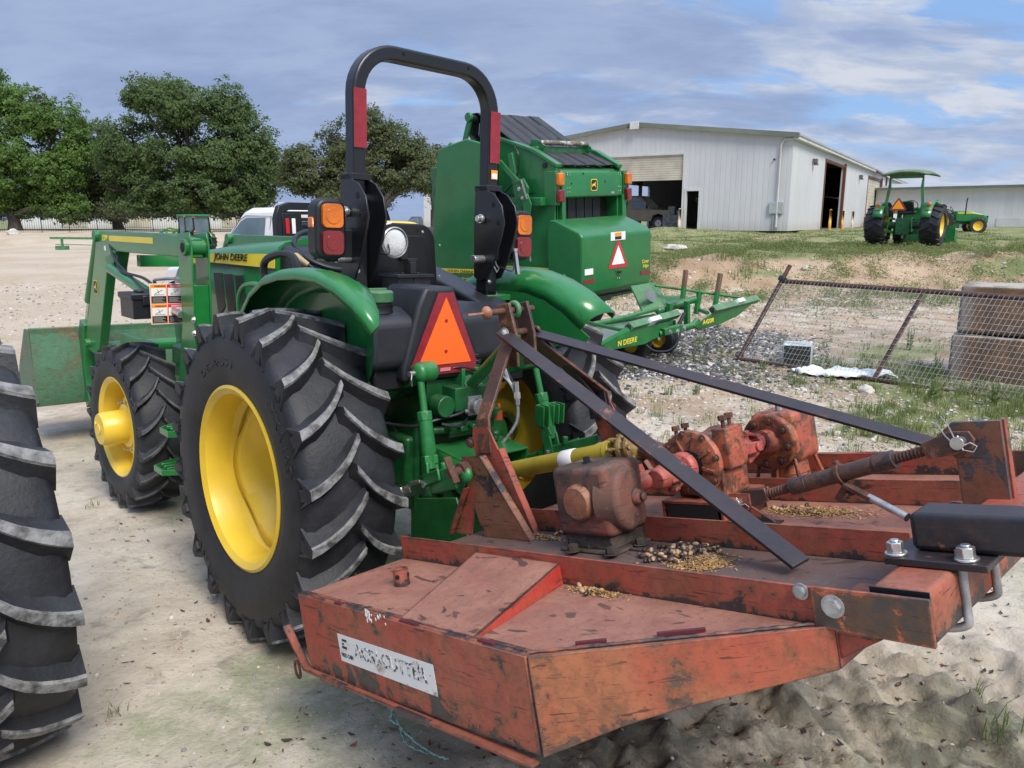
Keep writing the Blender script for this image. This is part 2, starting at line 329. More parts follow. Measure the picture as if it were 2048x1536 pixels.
# ================= terrain =================
def sst(a, b, x): t = min(1, max(0, (x-a)/(b-a))); return t*t*(3-2*t)
def nz(x, y, s, k=0): return mnoise.noise(Vector((x*s+k, y*s-k*1.7, k)))
TA = rad(42.6); TO = Vector((-.54, 3.86))
def gh(x, y):
    if y < -2: return 0.0
    u = x/max(y, .5); z = 0.0
    # the tractor stands with its right side a little lower
    rl = (x-TO.x)*cos(TA)+(y-TO.y)*sin(TA); d = math.hypot(x-TO.x, y-TO.y-.6)
    z += -.038*max(-1.3, min(1.3, rl))*(1-sst(1.9, 3.6, d))
    w = sst(-.02, .16, u)*(1 if x > 0 else 0)
    if w > 0 and y > 12:
        yy = y+1.1*nz(x, y, .22)+.5*nz(x, y, .7, 3)+ (1.6*sst(.55, .7, u))
        b = sst(19.2, 22.6, yy)*(.86+.34*nz(x, y, .3, 5)+.12*nz(x, y, .9, 15))+sst(23, 43, y)*.38
        b += .16*sst(18, 20, yy)*(1-sst(23, 27, yy))*nz(x, y, .9, 9)
        z += w*min(b, 1.31 if y > 40 else 9)
    w2 = sst(-.05, -.22, u)
    if w2 > 0: z += w2*(sst(52, 66, y+3*nz(x, y, .1))*.85+.15*sst(52, 60, y)*nz(x, y, .5, 2)*(1-sst(70, 90, y)))
    if y < 40:                                   # small unevenness
        z += .012*nz(x, y, 1.3, 4)*sst(0, 3, y)+.022*nz(x, y, .45, 7)*sst(4, 9, y)
        if 9 < y < 30: z += .035*nz(x, y, 1.1, 11)*w
    # ruts and churned mud behind the cutter
    k = sst(-.35, .25, x)*(1-sst(1.9, 2.8, x))*sst(.8, 1.4, y)*(1-sst(2.9, 3.8, y))
    if k > 0:
        q = (x*.93+y*.36)+.10*nz(x, y, 1.6, 2); t = (y*.93-x*.36)
        z += k*(.022*sin(q*19+1.8*nz(x, y, .8, 6))+.07*nz(q*3.2, t*1.0, 1.5, 3)+.085*abs(nz(x, y, 5.5, 1))+.05*nz(x, y, 11, 5)+.022*nz(x, y, 23, 4)+.014*abs(nz(x, y, 34, 9))-.045)
    z += (.009*nz(x, y, 6, 8)+.006*nz(x, y, 15, 3)+.0035*nz(x, y, 31, 6))*(1 if y < 8 else 0)
    return z
def gz(x, y): return gh(x, y)
def axis(segs):
    o = [segs[0][0]]
    for a, b, n in segs: o += [a+(b-a)*i/n for i in range(1, n+1)]
    return o
XS = axis([(-1500, -200, 8), (-200, -60, 20), (-60, -12, 40), (-12, -3, 45), (-3, -.6, 60), (-.6, 2.9, 190), (2.9, 3.6, 18), (3.6, 9, 54), (9, 22, 65), (22, 60, 50), (60, 200, 14), (200, 1500, 8)])
YS = axis([(-300, -4, 6), (-4, .6, 10), (.6, 1.2, 15), (1.2, 3.8, 140), (3.8, 5, 32), (5, 9, 60), (9, 16, 60), (16, 28, 96), (28, 46, 36), (46, 90, 40), (90, 200, 10), (200, 2200, 10)])
V = [(x, y, gh(x, y)) for y in YS for x in XS]; nx = len(XS)
F = [(j*nx+i, j*nx+i+1, (j+1)*nx+i+1, (j+1)*nx+i) for j in range(len(YS)-1) for i in range(nx-1)]
me = bpy.data.meshes.new('ground'); me.from_pydata(V, [], F); me.polygons.foreach_set('use_smooth', [True]*len(F))
def att(name, fn):
    a = me.attributes.new(name, 'FLOAT', 'POINT'); a.data.foreach_set('value', [fn(*v) for v in V])
def f_gravel(x, y, z):       # dark grey gravel spread
    u = x/max(y, .5); n = nz(x, y, .5, 21)*1.2
    a = sst(8.3, 9.3, y+n)*(1-sst(13.0, 14.2, y+n))*sst(.02, .10, u)*(1-.75*sst(.28, .40, u+.1*nz(x, y, .8, 3)))
    return min(1, a)
def f_pink(x, y, z):         # pale stony yard surface far left
    return sst(7.5, 10.5, y+nz(x, y, .4, 31)*1.5)*sst(.12, -.02, x/max(y, .5))
def f_bank(x, y, z): return sst(.05, .35, z)*(1 if y > 14 else 0)*sst(-.02, .12, x/max(y, .5))
def f_grass(x, y, z):
    u = x/max(y, .5)
    if u < -.05: return sst(88, 96, y)
    g = sst(.6, .9, z)*sst(16, 19, y)*(.08+.25*sst(20.5, 23, y)+.5*sst(.0, .3, nz(x, y, .3, 41)))
    g = max(g, sst(23, 26, y)*sst(.02, .14, u)*(.45+.45*sst(-.2, .15, nz(x, y, .3, 5))))
    g = max(g, .7*sst(.05, .3, nz(x, y, .35, 43)+.04)*sst(.2, .5, z)*sst(16, 19, y)*sst(.1, .2, u))
    w = sst(.28, .45, u)*sst(6.0, 7.2, y)*(1-sst(11, 13, y))
    return max(g, w*(.30+.5*sst(-.2, .2, nz(x, y, .8, 47))))
def f_wet(x, y, z): return sst(-.45, .15, x)*(1-sst(1.7, 2.6, x))*sst(.6, 1.2, y)*(1-sst(2.7, 3.3, y))
def f_moss(x, y, z): return sst(.0, .4, nz(x, y, .8, 51)+.3*nz(x, y, 2.5, 52))*(1-sst(6, 8, y))
for n_, f_ in (('gravel', f_gravel), ('pink', f_pink), ('bank', f_bank), ('grass', f_grass), ('moss', f_moss), ('wet', f_wet)): att(n_, f_)
m, nt, b, o = newmat('earth'); v = ocoord(nt)
def A(n): q = nd(nt, 'ShaderNodeAttribute'); q.attribute_name = n; return q.outputs['Fac']
mud = mix(nt, mr(nt, noi(nt, v, 1.3, 9, .62, .4), .34, .66), (.435, .372, .285), (.61, .54, .435))
mud = mix(nt, mr(nt, noi(nt, v, 7, 9, .7, .5), .50, .72), mud, (.30, .26, .21))
mud = mix(nt, math_(nt, 'MULTIPLY', A('moss'), mr(nt, noi(nt, v, 6, 9, .75), .36, .60, 0, .75)), mud, (.27, .30, .17))
mud = mix(nt, mr(nt, noi(nt, v, 34, 9, .8), .52, .72, 0, .45), mud, (.20, .165, .13)); mud = mix(nt, mr(nt, noi(nt, vscale(nt, v, (1, 1, 1), (5, 9, 0)), 21, 9, .8, .6), .55, .7, 0, .5), mud, (.66, .61, .52))
mud = mix(nt, math_(nt, 'MULTIPLY', A('wet'), mr(nt, noi(nt, v, 3.5, 9, .7, .5), .36, .60, .15, .95)), mud, (.13, .125, .10))
speck = mr(nt, noi(nt, v, 55, 5, .6), .655, .68); mud = mix(nt, math_(nt, 'MULTIPLY', speck, .8), mud, (.07, .052, .04))
vo = nd(nt, 'ShaderNodeTexVoronoi'); vo.inputs['Scale'].default_value = 26; lk(nt, v, vo.inputs[0])
gsep = nd(nt, 'ShaderNodeSeparateColor'); lk(nt, vo.outputs['Color'], gsep.inputs[0])
grav = mix(nt, mr(nt, gsep.outputs[0], .15, .85, 0, 1), (.035, .033, .035), (.40, .37, .32))
grav = mix(nt, mr(nt, vo.outputs['Distance'], .25, .5), grav, (.09, .08, .07))
tan = mix(nt, mr(nt, noi(nt, v, .5, 9, .6, .3), .36, .64), (.30, .20, .12), (.46, .34, .225))
tan = mix(nt, mr(nt, noi(nt, v, 11, 6, .7), .56, .68, 0, .5), tan, (.52, .46, .37))
tan = mix(nt, mr(nt, noi(nt, v, 17, 6, .7), .56, .66, 0, .5), tan, (.20, .15, .10))
pink = mix(nt, mr(nt, noi(nt, v, .22, 8, .6, .4), .38, .62), (.42, .325, .22), (.50, .415, .315))
pink = mix(nt, mr(nt, noi(nt, v, 6, 8, .75), .46, .62, 0, .7), pink, (.50, .445, .36)); pink = mix(nt, mr(nt, noi(nt, v, 9, 8, .8), .55, .66, 0, .6), pink, (.20, .17, .15))
c = mix(nt, mr(nt, math_(nt, 'ADD', A('bank'), math_(nt, 'MULTIPLY', noi(nt, v, 2, 6), .2)), .1, .5), mud, tan)
sy = nd(nt, 'ShaderNodeSeparateXYZ'); lk(nt, v, sy.inputs[0])
c = mix(nt, math_(nt, 'MULTIPLY', mr(nt, sy.outputs[1], 5.0, 8.5), mr(nt, noi(nt, v, 1.1, 8, .7), .35, .6)), c, tan)
c = mix(nt, math_(nt, 'MULTIPLY', A('pink'), .95), c, pink)
c = mix(nt, math_(nt, 'MULTIPLY', A('gravel'), mr(nt, noi(nt, v, 1.6, 8, .7), .34, .5)), c, grav)
gr = mix(nt, mr(nt, noi(nt, v, 1.4, 9, .75), .35, .65), (.14, .17, .06), (.28, .26, .13))
c = mix(nt, mr(nt, math_(nt, 'ADD', A('grass'), math_(nt, 'MULTIPLY', math_(nt, 'SUBTRACT', noi(nt, v, 3, 9, .75), .5), 1.3)), .35, .62), c, gr)
lk(nt, c, b.inputs['Base Color']); b.inputs['Roughness'].default_value = .88; b.inputs['Specular IOR Level'].default_value = .25
h = math_(nt, 'ADD', noi(nt, v, 9, 10, .72, .4), math_(nt, 'MULTIPLY', noi(nt, v, 60, 8, .75), .35))
h = math_(nt, 'ADD', h, math_(nt, 'MULTIPLY', math_(nt, 'MULTIPLY', vo.outputs['Distance'], A('gravel')), -.8)); bump(nt, b, h, .75, .035)
me.materials.append(m); o = bpy.data.objects.new('ground', me); COL.objects.link(o); o['kind'] = 'structure'
# ================= scattered ground stuff =================
R = random.Random(5)
def pebbles(name, n, reg, smin, smax, mats, seed, keep=lambda x, y: 1):
    r = random.Random(seed); mb = MB(); t = (1+5**.5)/2
    ico = [Vector(p).normalized() for p in ((-1,t,0),(1,t,0),(-1,-t,0),(1,-t,0),(0,-1,t),(0,1,t),(0,-1,-t),(0,1,-t),(t,0,-1),(t,0,1),(-t,0,-1),(-t,0,1))]
    fc = [(0,11,5),(0,5,1),(0,1,7),(0,7,10),(0,10,11),(1,5,9),(5,11,4),(11,10,2),(10,7,6),(7,1,8),(3,9,4),(3,4,2),(3,2,6),(3,6,8),(3,8,9),(4,9,5),(2,4,11),(6,2,10),(8,6,7),(9,8,1)]
    k = 0
    while k < n:
        x, y = reg(r)
        if r.random() > keep(x, y): k += .2; continue
        k += 1; s = smin+(smax-smin)*r.random()**2.5; sc = Vector((1, .6+.4*r.random(), .45+.35*r.random()))*s
        M = Matrix.Rotation(r.random()*6.3, 3, 'Z') @ Matrix.Rotation(r.uniform(-.4, .4), 3, 'X')
        mb.mi = r.randrange(len(mats)); z = gz(x, y)+s*.12
        mb.add([M @ Vector((p.x*sc.x, p.y*sc.y, p.z*sc.z))*(.8+.35*r.random())+Vector((x, y, z)) for p in ico], fc)
    o = mb.build(name, mats, fix=False, ang=50); o['kind'] = 'stuff'; return o
PB = [simple('pale stone', (.50, .47, .42), .8, 0, .2, 8), simple('grey stone', (.20, .195, .19), .8, 0, .3, 8), simple('dark stone', (.055, .055, .058), .75, 0, .3, 8), simple('tan stone', (.38, .29, .20), .85, 0, .2, 8)]
def wedge(u0, u1, y0, y1):
    def f(r): y = y0+(y1-y0)*r.random()**.9; return y*r.uniform(u0, u1), y
    return f
pebbles('gravel', 8500, wedge(.04, .42, 8.3, 14), .012, .045, [PB[0], PB[1], PB[2], PB[2], PB[1]], 1, lambda x, y: .1+f_gravel(x, y, 0))
pebbles('gravel', 4200, wedge(.05, .70, 5.0, 9.5), .007, .032, [PB[0], PB[3], PB[1], PB[0]], 2)
pebbles('gravel', 2200, wedge(.12, .72, 15, 23), .012, .06, [PB[0], PB[3], PB[0], PB[1]], 3)
pebbles('gravel', 2500, wedge(-.72, -.2, 9, 24), .012, .045, [PB[0], PB[1], PB[3]], 4)
pebbles('pebbles', 1500, wedge(-.62, .7, 1.4, 5.5), .003, .014, [PB[0], PB[1], PB[3], PB[3]], 6)
# dead leaves, twigs
def litter():
    r = random.Random(9); mb = MB()
    for i in range(3600):
        y = 1.3+5.2*r.random()**1.3; x = y*r.uniform(-.68, .72)
        if i % 3 == 0: x = r.uniform(.3, 3.0); y = r.uniform(1.0, 3.2)
        if i % 3 and nz(x, y, 1.1, 81) < -.05*(i % 4): continue
        L_ = .004+.017*r.random()**2.2; w = L_*r.uniform(.12, .45); a = r.random()*6.3; mb.mi = r.choice((0, 0, 1, 1, 1, 2, 3))
        d = Vector((cos(a), sin(a), 0)); s = Vector((-sin(a), cos(a), 0)); c = Vector((x, y, gz(x, y)+.004)); k = r.uniform(0, .6)
        P = []
        for t, ww in ((-1, .1), (-.4, .9), (.3, 1), (1, .08)):
            zc = L_*k*(t*t)*.6
            P += [c+d*L_*t+s*w*ww+Vector((0, 0, zc+w*k)), c+d*L_*t+Vector((0, 0, zc)), c+d*L_*t-s*w*ww+Vector((0, 0, zc+w*k))]
        mb.add(P, [(q*3+j, q*3+j+1, q*3+j+4, q*3+j+3) for q in range(3) for j in range(2)])
    o = mb.build('leaf_litter', [simple('dead leaf', (.09, .055, .035), .7), simple('dark leaf', (.035, .026, .02), .7), simple('pale leaf', (.36, .30, .19), .7), simple('red leaf', (.22, .09, .05), .7)], fix=False)
    o['kind'] = 'stuff'
litter()
# grass and weeds: blades (thin) and leafy sprigs
def blades(mb, c, n, h, spread, r, w=.004, lean=.5):
    for _ in range(n):
        a = r.random()*6.3; q = r.random()*spread; x = c[0]+cos(a)*q; y = c[1]+sin(a)*q; z = gz(x, y)-.004
        hh = h*r.uniform(.45, 1); b = r.random()*6.3; le = lean*hh*r.uniform(.2, 1); dx, dy = cos(b), sin(b); s = Vector((-dy, dx, 0))*w*r.uniform(.6, 1.3)
        p0 = Vector((x, y, z)); p1 = p0+Vector((dx*le*.3, dy*le*.3, hh*.6)); p2 = p0+Vector((dx*le, dy*le, hh)); mb.mi = r.choice((0, 0, 1, 2))
        mb.add([p0-s, p0+s, p1-s*.8, p1+s*.8, p2], [(0,1,3,2), (2,3,4)])
def leaves(mb, c, n, h, spread, r, ls):
    for _ in range(n):
        a = r.random()*6.3; q = spread*r.random()**.6; x = c[0]+cos(a)*q; y = c[1]+sin(a)*q; z = gz(x, y)+h*r.random()*(1-.5*(q/spread)**2)
        d = Vector((r.uniform(-1, 1), r.uniform(-1, 1), r.uniform(-.2, .9))).normalized(); s = d.cross(Vector((r.uniform(-1, 1), r.uniform(-1, 1), r.uniform(-1, 1)))).normalized(); l = ls*r.uniform(.5, 1.2)
        p = Vector((x, y, z)); mb.mi = r.choice((0, 1, 2)); mb.add([p-d*l, p+s*l*.3, p+d*l, p-s*l*.3], [(0,1,2,3)])
GM = [foliage('weed green', (.11, .18, .045), (.15, .22, .06), (.21, .26, .09), .4), foliage('weed pale green', (.21, .27, .10), (.24, .29, .12), (.30, .32, .16), .4), foliage('weed olive', (.21, .21, .085), (.18, .19, .08), (.28, .24, .12), .4)]
def scatter(name, n, reg, dens, fn, seed):
    r = random.Random(seed); mb = MB(); k = 0; t = 0
    while k < n and t < n*40:
        t += 1; x, y = reg(r)
        if r.random() < dens(x, y): fn(mb, x, y, r); k += 1
    o = mb.build(name, GM, fix=False, smooth=False); o['kind'] = 'stuff'
# hill vegetation
def hill_d(x, y): return (.12+f_grass(x, y, gz(x, y)))*(.10+1.3*sst(-.05, .25, nz(x, y, .45, 61)))
def hf(mb, x, y, r):
    k = .7+1.5*sst(0, .35, nz(x, y, .4, 63))
    if y < 24: k *= 1.25
    if r.random() < .7: leaves(mb, (x, y), 22, .13*k, .24*k, r, .03)
    else: blades(mb, (x, y), 14, .09*k, .2, r, .006)
scatter('weeds', 4600, wedge(.10, .74, 16.5, 31), hill_d, hf, 11)
scatter('grass', 2600, wedge(.04, .62, 27, 46), lambda x, y: .9, lambda mb, x, y, r: blades(mb, (x, y), 12, .075, .45, r, .012), 12)
def bushes():
    r = random.Random(77); mb = MB(); k = 0
    while k < 95:
        y = r.uniform(17.2, 27); x = y*r.uniform(.11, .72)
        if nz(x, y, .35, 91) < -.05 and r.random() < .75: continue
        k += 1; s = r.uniform(.18, .55)
        for _ in range(r.randint(2, 5)): leaves(mb, (x+r.gauss(0, s*.7), y+r.gauss(0, s*.5)), int(130*s/.4), .18+.30*s, s*r.uniform(.5, 1), r, .035)
        blades(mb, (x, y), 10, .35*s+.1, s, r, .006)
    o = mb.build('weeds', GM, fix=False, smooth=False); o['kind'] = 'stuff'
bushes()
# band of weeds by the leaning panel and sparse weeds on the gravel
def fd(x, y):
    u = x/y; return (.9*sst(.30, .46, u)*sst(5.6, 6.7, y+.6*nz(x, y, .7, 3))*(1-sst(9.6, 10.6, y))+.10*sst(.05, .2, u))*(.2+1.2*sst(-.1, .3, nz(x, y, .9, 71)))
def ff(mb, x, y, r):
    t = r.random()
    if t < .40: blades(mb, (x, y), 12, .09, .08, r, .003)
    elif t < .9: leaves(mb, (x, y), 26, .08, .10, r, .012)
    else: blades(mb, (x, y), 22, .17, .07, r, .003)
scatter('weeds', 1500, wedge(.12, .72, 5.6, 12.5), fd, ff, 13)
scatter('weeds', 160, wedge(.12, .70, 11, 18), lambda x, y: .3, lambda mb, x, y, r: leaves(mb, (x, y), 20, .10, .16, r, .03), 14)
# single grass tufts standing in the near mud
for i, (px, py, hgt, lab) in enumerate(((2000, 1480, .17, 'tall green grass tuft in the mud at the lower right corner'), (1950, 1420, .09, 'small grass tuft with thin blades behind the lower right tuft'), (1455, 1330, .06, 'tiny grass sprout in the mud behind the red cutter'),
        (183, 1012, .06, 'small grass tuft between the near tyre and the small front wheel'), (235, 1420, .05, 'tiny grass sprout in the mud right of the near tyre'), (1760, 868, .09, 'low grass clump behind the two dark hitch braces'), (1690, 858, .06, 'sparse grass clump left of the low clump behind the braces'))):
    d = CH/((py-440)/FPX); p = at(px, py, d*.978) if py > 500 else at(px, py, d)
    k = (CH-gz(p.x, p.y))/(CH-p.z); x = p.x*k; y = p.y*k
    mb = MB(); r = random.Random(20+i); blades(mb, (x, y), 26 if hgt > .1 else 14, hgt, .05 if hgt < .15 else .07, r, .0028, .9)
    tag(mb.build('grass_tuft', GM, fix=False, smooth=False), lab, 'grass tuft', 'grass tufts in the mud')
# ================= trees =================
BARK = simple('bark', (.075, .062, .052), .9, 0, .4, 4, .6, 12); DEADW = simple('dead branch', (.22, .20, .18), .9, 0, .2, 4)
OAK = [foliage('oak leaves', (.065, .118, .040), (.095, .158, .050), (.16, .21, .085), .4), foliage('fresh leaves', (.08, .165, .032), (.115, .21, .045), (.18, .26, .07), .4), foliage('olive leaves', (.090, .118, .052), (.115, .140, .062), (.17, .185, .09), .4)]
def tree(lab, base, lobes, trunkr, leafm, seed, nl, ls=.20, dead=0):
    r = random.Random(seed); t = thing('tree', lab, 'tree', Matrix.Translation(base), 'oak trees along the far fence'); mb = MB(); tips = []
    H = min(l[2]-l[5]*.5 for l in lobes)
    top = Vector((r.uniform(-.4, .4), 0, max(1.8, H*.8))); mb.tube([(0,0,-.3), (r.uniform(-.2,.2),0,top.z*.5), top], [trunkr*1.35, trunkr, trunkr*.85], 10)
    for l in lobes:
        c = Vector(l[:3]); mid = top.lerp(c, .5)+Vector((r.uniform(-.6, .6), r.uniform(-.6, .6), r.uniform(-.2, .7)))
        mb.tube([top-Vector((0,0,.3)), mid, c, c+Vector((0,0,l[5]*.5))], [trunkr*.55, trunkr*.36, trunkr*.2, .04], 6)
        for _ in range(7):
            d = Vector((r.gauss(0, 1), r.gauss(0, 1), r.gauss(.2, .8))).normalized(); e = c+Vector((d.x*l[3], d.y*l[4], d.z*l[5]))*.85
            mb.tube([c, c.lerp(e, .5)+Vector((0,0,r.uniform(-.3,.4))), e], [trunkr*.16, trunkr*.09, .02], 5)
    mb.build('trunk', BARK, t, fix=False)
    if dead:
        db = MB()
        for _ in range(dead):
            l = r.choice(lobes); c = Vector(l[:3]); d = Vector((r.uniform(-1, 1), -1, r.uniform(-.4, .8))).normalized(); s = c+Vector((d.x*l[3], d.y*l[4], d.z*l[5]))*.8
            for q in range(7):
                e = s+Vector((r.uniform(-1.3, 1.3), -.6, r.uniform(-.7, .7))); db.tube([s, s.lerp(e, .5)+Vector((0, 0, r.uniform(-.3, .3))), e], [.05, .035, .012], 4)
        db.build('dead_branches', DEADW, t, fix=False)
    mb = MB(); tot = sum(l[3]*l[5] for l in lobes)
    for l in lobes:
        c = Vector(l[:3]); n = int(nl*l[3]*l[5]/tot/24)
        for _ in range(n):                       # sprays of leaves
            d = Vector((r.gauss(0, 1), r.gauss(0, 1), r.gauss(0, 1))).normalized(); rr = r.random()**.28*(1+.20*mnoise.noise(c+d*1.8))
            if r.random() < .16: rr *= 1.2
            q = c+Vector((d.x*l[3]*rr, d.y*l[4]*rr, d.z*l[5]*rr*(1 if d.z > 0 else .85)))
            if mnoise.noise(q*.42+Vector((seed, 0, 0))) < -.27: continue
            sp = r.uniform(.25, .62); out = (d+Vector((0,0,.45))).normalized(); mb.mi = 0
            for _ in range(24):
                p = q+Vector((r.gauss(0, sp*.55), r.gauss(0, sp*.55), r.gauss(0, sp*.36)))
                nn = (out+Vector((r.uniform(-1, 1), r.uniform(-1, 1), r.uniform(-1, 1)))*.8).normalized(); a = nn.cross(Vector((r.uniform(-1,1), r.uniform(-1,1), r.uniform(-1,1)))).normalized(); b_ = nn.cross(a)
                s = ls*r.uniform(.45, 1.05); mb.add([p-a*s, p-b_*s*.5, p+a*s, p+b_*s*.5], [(0,1,2,3)])
    mb.build('crown', leafm, t, fix=False, smooth=False)
    return t
def tat(px, D):      # base on the ground under an image column
    p = at(px, 455, D); return Vector((p.x, p.y, gz(p.x, p.y)))
def lobes(px0, D, lst):   # (px, py, rx_px, rz_px) in photo scale -> local lobes
    b = tat(px0, D); k = D/FPX; out = []
    r = random.Random(px0)
    for px, py, rx, rz in lst:
        p = at(px, py, D); out.append((p.x-b.x, r.uniform(-1.2, 1.2), p.z-b.z, rx*k, max(rx, rz)*k*.9, rz*k))
    return b, out
b, l = lobes(30, 78, [(20,200,62,55),(-60,260,80,90),(95,235,55,50),(140,255,50,52),(60,300,75,70),(10,370,70,55),(120,340,65,60),(165,300,40,50),(90,395,60,40),(-50,400,70,50),(20,410,60,34),(100,420,50,26),(150,415,40,30)])
tree('bright green tree at the left edge of the photo, tallest of its group', b, l, .55, OAK[1], 3, 120000, .18)
b, l = lobes(238, 84, [(215,290,42,42),(165,330,50,45),(210,360,58,50),(150,385,52,42),(255,330,45,50),(215,415,60,26),(180,260,26,20),(262,400,40,40),(150,420,50,26),(245,425,45,22),(110,400,40,34)])
tree('dull olive oak with bare grey branches between two greener trees', b, l, .5, OAK[2], 4, 74000, .17, 5)
b, l = lobes(402, 72, [(325,200,55,42),(390,225,70,50),(462,225,55,50),(285,290,60,55),(370,310,80,65),(460,310,78,68),(520,300,40,60),(520,360,38,55),(320,375,75,50),(420,390,80,45),(490,395,55,40),(250,380,35,40),(300,205,30,22),(300,410,60,30),(360,415,60,26),(470,415,60,28),(545,330,26,50),(250,330,45,50)])
tree('large dark green oak behind the small cab tractor', b, l, .6, OAK[0], 5, 150000, .18)
b, l = lobes(742, 68, [(735,255,50,32),(690,290,48,32),(790,290,55,40),(625,325,45,30),(680,335,60,34),(750,335,60,42),(825,325,48,42),(590,350,28,28),(640,375,45,22),(715,375,60,26),(735,400,45,26),(850,360,26,34),(800,365,34,30),(690,395,45,24),(620,360,45,30)])
tree('wide oak seen through the roll bar of the big tractor', b, l, .5, OAK[2], 6, 90000, .16)
b, l = lobes(870, 76, [(880,330,22,34),(885,390,20,30)])
tree('narrow oak half hidden behind the tall green baler panel', b, l, .3, OAK[2], 7, 5000, .17)
# iron fence, white hall and other things behind the trees
mb = MB(); a = at(-140, 455, 66); c = at(650, 452, 66); zg = gz(a.x, a.y); n = 170
for i in range(n+1):
    p = a.lerp(c, i/n); q = .05 if i % 12 == 0 else .016; mb.b2((p.x-q/2, p.y-q/2, zg-.3), (p.x+q/2, p.y+q/2, zg+1.72+(q > .02)*.1))
fo = thing('iron_fence', 'black iron picket fence in front of the far trees', 'fence'); mb.build('picket', BLK, fo, fix=False)
mb = MB()
for z in (.25, 1.45): mb.bar((a.x, a.y, zg+z), (c.x, c.y, zg+z), .04, .05)
mb.build('rail', BLK, fo)
SID = None
def siding(name, col, pitch=.3, rot=0):
    m, nt, b, o = newmat(name); v = ocoord(nt); s = nd(nt, 'ShaderNodeSeparateXYZ'); lk(nt, v, s.inputs[0])
    xy = math_(nt, 'ADD', s.outputs[0], s.outputs[1]); w = math_(nt, 'PINGPONG', xy, pitch/2)
    rib = mr(nt, w, 0, pitch*.09, 0, 1)
    n = noi(nt, vscale(nt, v, (1, 1, .12)), 1.6, 8, .65); c = mix(nt, mr(nt, n, .3, .7), tuple(x*.90 for x in col), col)
    c = mix(nt, mr(nt, noi(nt, v, .35, 4), .42, .7, 0, .25), c, tuple(x*.8 for x in col)); c = mix(nt, mr(nt, s.outputs[2], .0, .7, .35, 0), c, (.34, .28, .22))
    lk(nt, c, b.inputs['Base Color']); b.inputs['Roughness'].default_value = .45; bump(nt, b, rib, .45, .03); return m
SID = siding('ribbed white siding', (.60, .61, .62)); SID2 = siding('ribbed pale siding', (.70, .71, .72), .5)
TRIM = simple('grey green roof trim', (.13, .15, .13), .5, 0, .1, 1); WTRIM = simple('white trim', (.58, .58, .56), .5, 0, .08, 1); ROOFM = simple('metal roof', (.45, .46, .46), .4, .3, .1, .5)
SHUT = simple('cream roll-up shutter', (.50, .46, .37), .6, 0, .2, .8); CONC = simple('concrete', (.35, .31, .26), .9, 0, .2, 2, .4, 20)
p0 = at(60, 455, 96); p1 = at(560, 452, 96); p0.z = p1.z = gz(p0.x, 90)
h = thing('warehouse', 'long low white warehouse behind the iron fence', 'building', Matrix.Translation(p0)); L_ = (p1-p0).length+6
mb = MB(); mb.b2((-2, 0, -.5), (L_, 14, 2.5)); mb.build('wall', SID2, h)
mb = MB(); mb.prism([(-2.5, -.4, 2.52), (-2.5, 14.4, 2.52), (-2.5, 7, 3.4)], (L_+3, 0, 0)); mb.build('roof', ROOFM, h)
mb = MB(); [mb.b2((x, -.06, .2), (x+3.2, -.003, 2.2)) for x in (4, 12, 24)]; mb.build('door', SHUT, h)
# ================= main shop building =================
PC = at(1575, 462, 42); BZ = PC.z
BM = frame((PC.x, PC.y, BZ), -31.2)     # local: -X along the gable end, +Y along the side wall
bd = thing('metal_building', 'large white ribbed metal shop with an open bay under a cream shutter', 'building', BM)
GW, BL, EH, RH = 18.0, 130.0, 4.95, 6.0
t = .18
def wallpoly(name, polys, tvec, mat=SID):
    mb = MB(); [mb.prism(p, tvec) for p in polys]; return mb.build(name, mat, bd)
def gz_(x): return EH+(RH-EH)*(1-abs(x+GW/2)/(GW/2))
def gp(x0, x1, z0, z1=None):          # gable wall piece, z1 None = up to the roof line
    P = [(x0, 0, z0), (x1, 0, z0)]
    if z1 is None:
        P += [(x1, 0, gz_(x1))]
        if x0 < -GW/2 < x1: P.append((-GW/2, 0, RH))
        P += [(x0, 0, gz_(x0))]
    else: P += [(x1, 0, z1), (x0, 0, z1)]
    return P
DX0, DX1, DT = -13.6, -6.05, 4.28     # bay door
MX0, MX1, MT = -5.78, -5.05, 2.22      # walk-in door
SO = [(9.8, 17.4, 4.3), (30.8, 40.2, 4.25), (57.8, 69.5, 4.0), (88, 98, 4.0)]     # side wall openings (y0, y1, top)
wallpoly('wall', [gp(-GW, DX0, 0), gp(DX0, DX1, DT), gp(DX1, MX0, 0), gp(MX0, MX1, MT), gp(MX1, 0, 0)], (0, t, 0))
def sp(y0, y1, z0, z1): return [(-t, y0, z0), (-t, y1, z0), (-t, y1, z1), (-t, y0, z1)]
ys = [t]; pl = []
for y0, y1, zt in SO: pl += [sp(ys[-1], y0, 0, EH-.02), sp(y0, y1, zt, EH-.02)]; ys.append(y1)
pl.append(sp(ys[-1], BL, 0, EH-.02)); wallpoly('wall', pl, (t, 0, 0))
wallpoly('wall', [[(-GW, t, 0), (-GW, 20, 0), (-GW, 20, EH), (-GW, t, EH)], [(-GW, 25, 0), (-GW, BL, 0), (-GW, BL, EH), (-GW, 25, EH)], [(-GW, 20, 3.6), (-GW, 25, 3.6), (-GW, 25, EH), (-GW, 20, EH)]], (t, 0, 0))
wallpoly('wall', [[(-GW, BL, 0), (0, BL, 0), (0, BL, EH), (-GW/2, BL, RH), (-GW, BL, EH)]], (0, -t, 0))
mb = MB()
for s in (0, 1):
    e = (.35, EH-.0) if s == 0 else (-GW-.35, EH-.0)
    mb.prism([(e[0], -.25, e[1]+.0), (-GW/2, -.25, RH+.04), (-GW/2, -.25, RH+.16), (e[0], -.25, e[1]+.12)], (0, BL+.5, 0))
mb.build('roof', ROOFM, bd)
mb = MB()
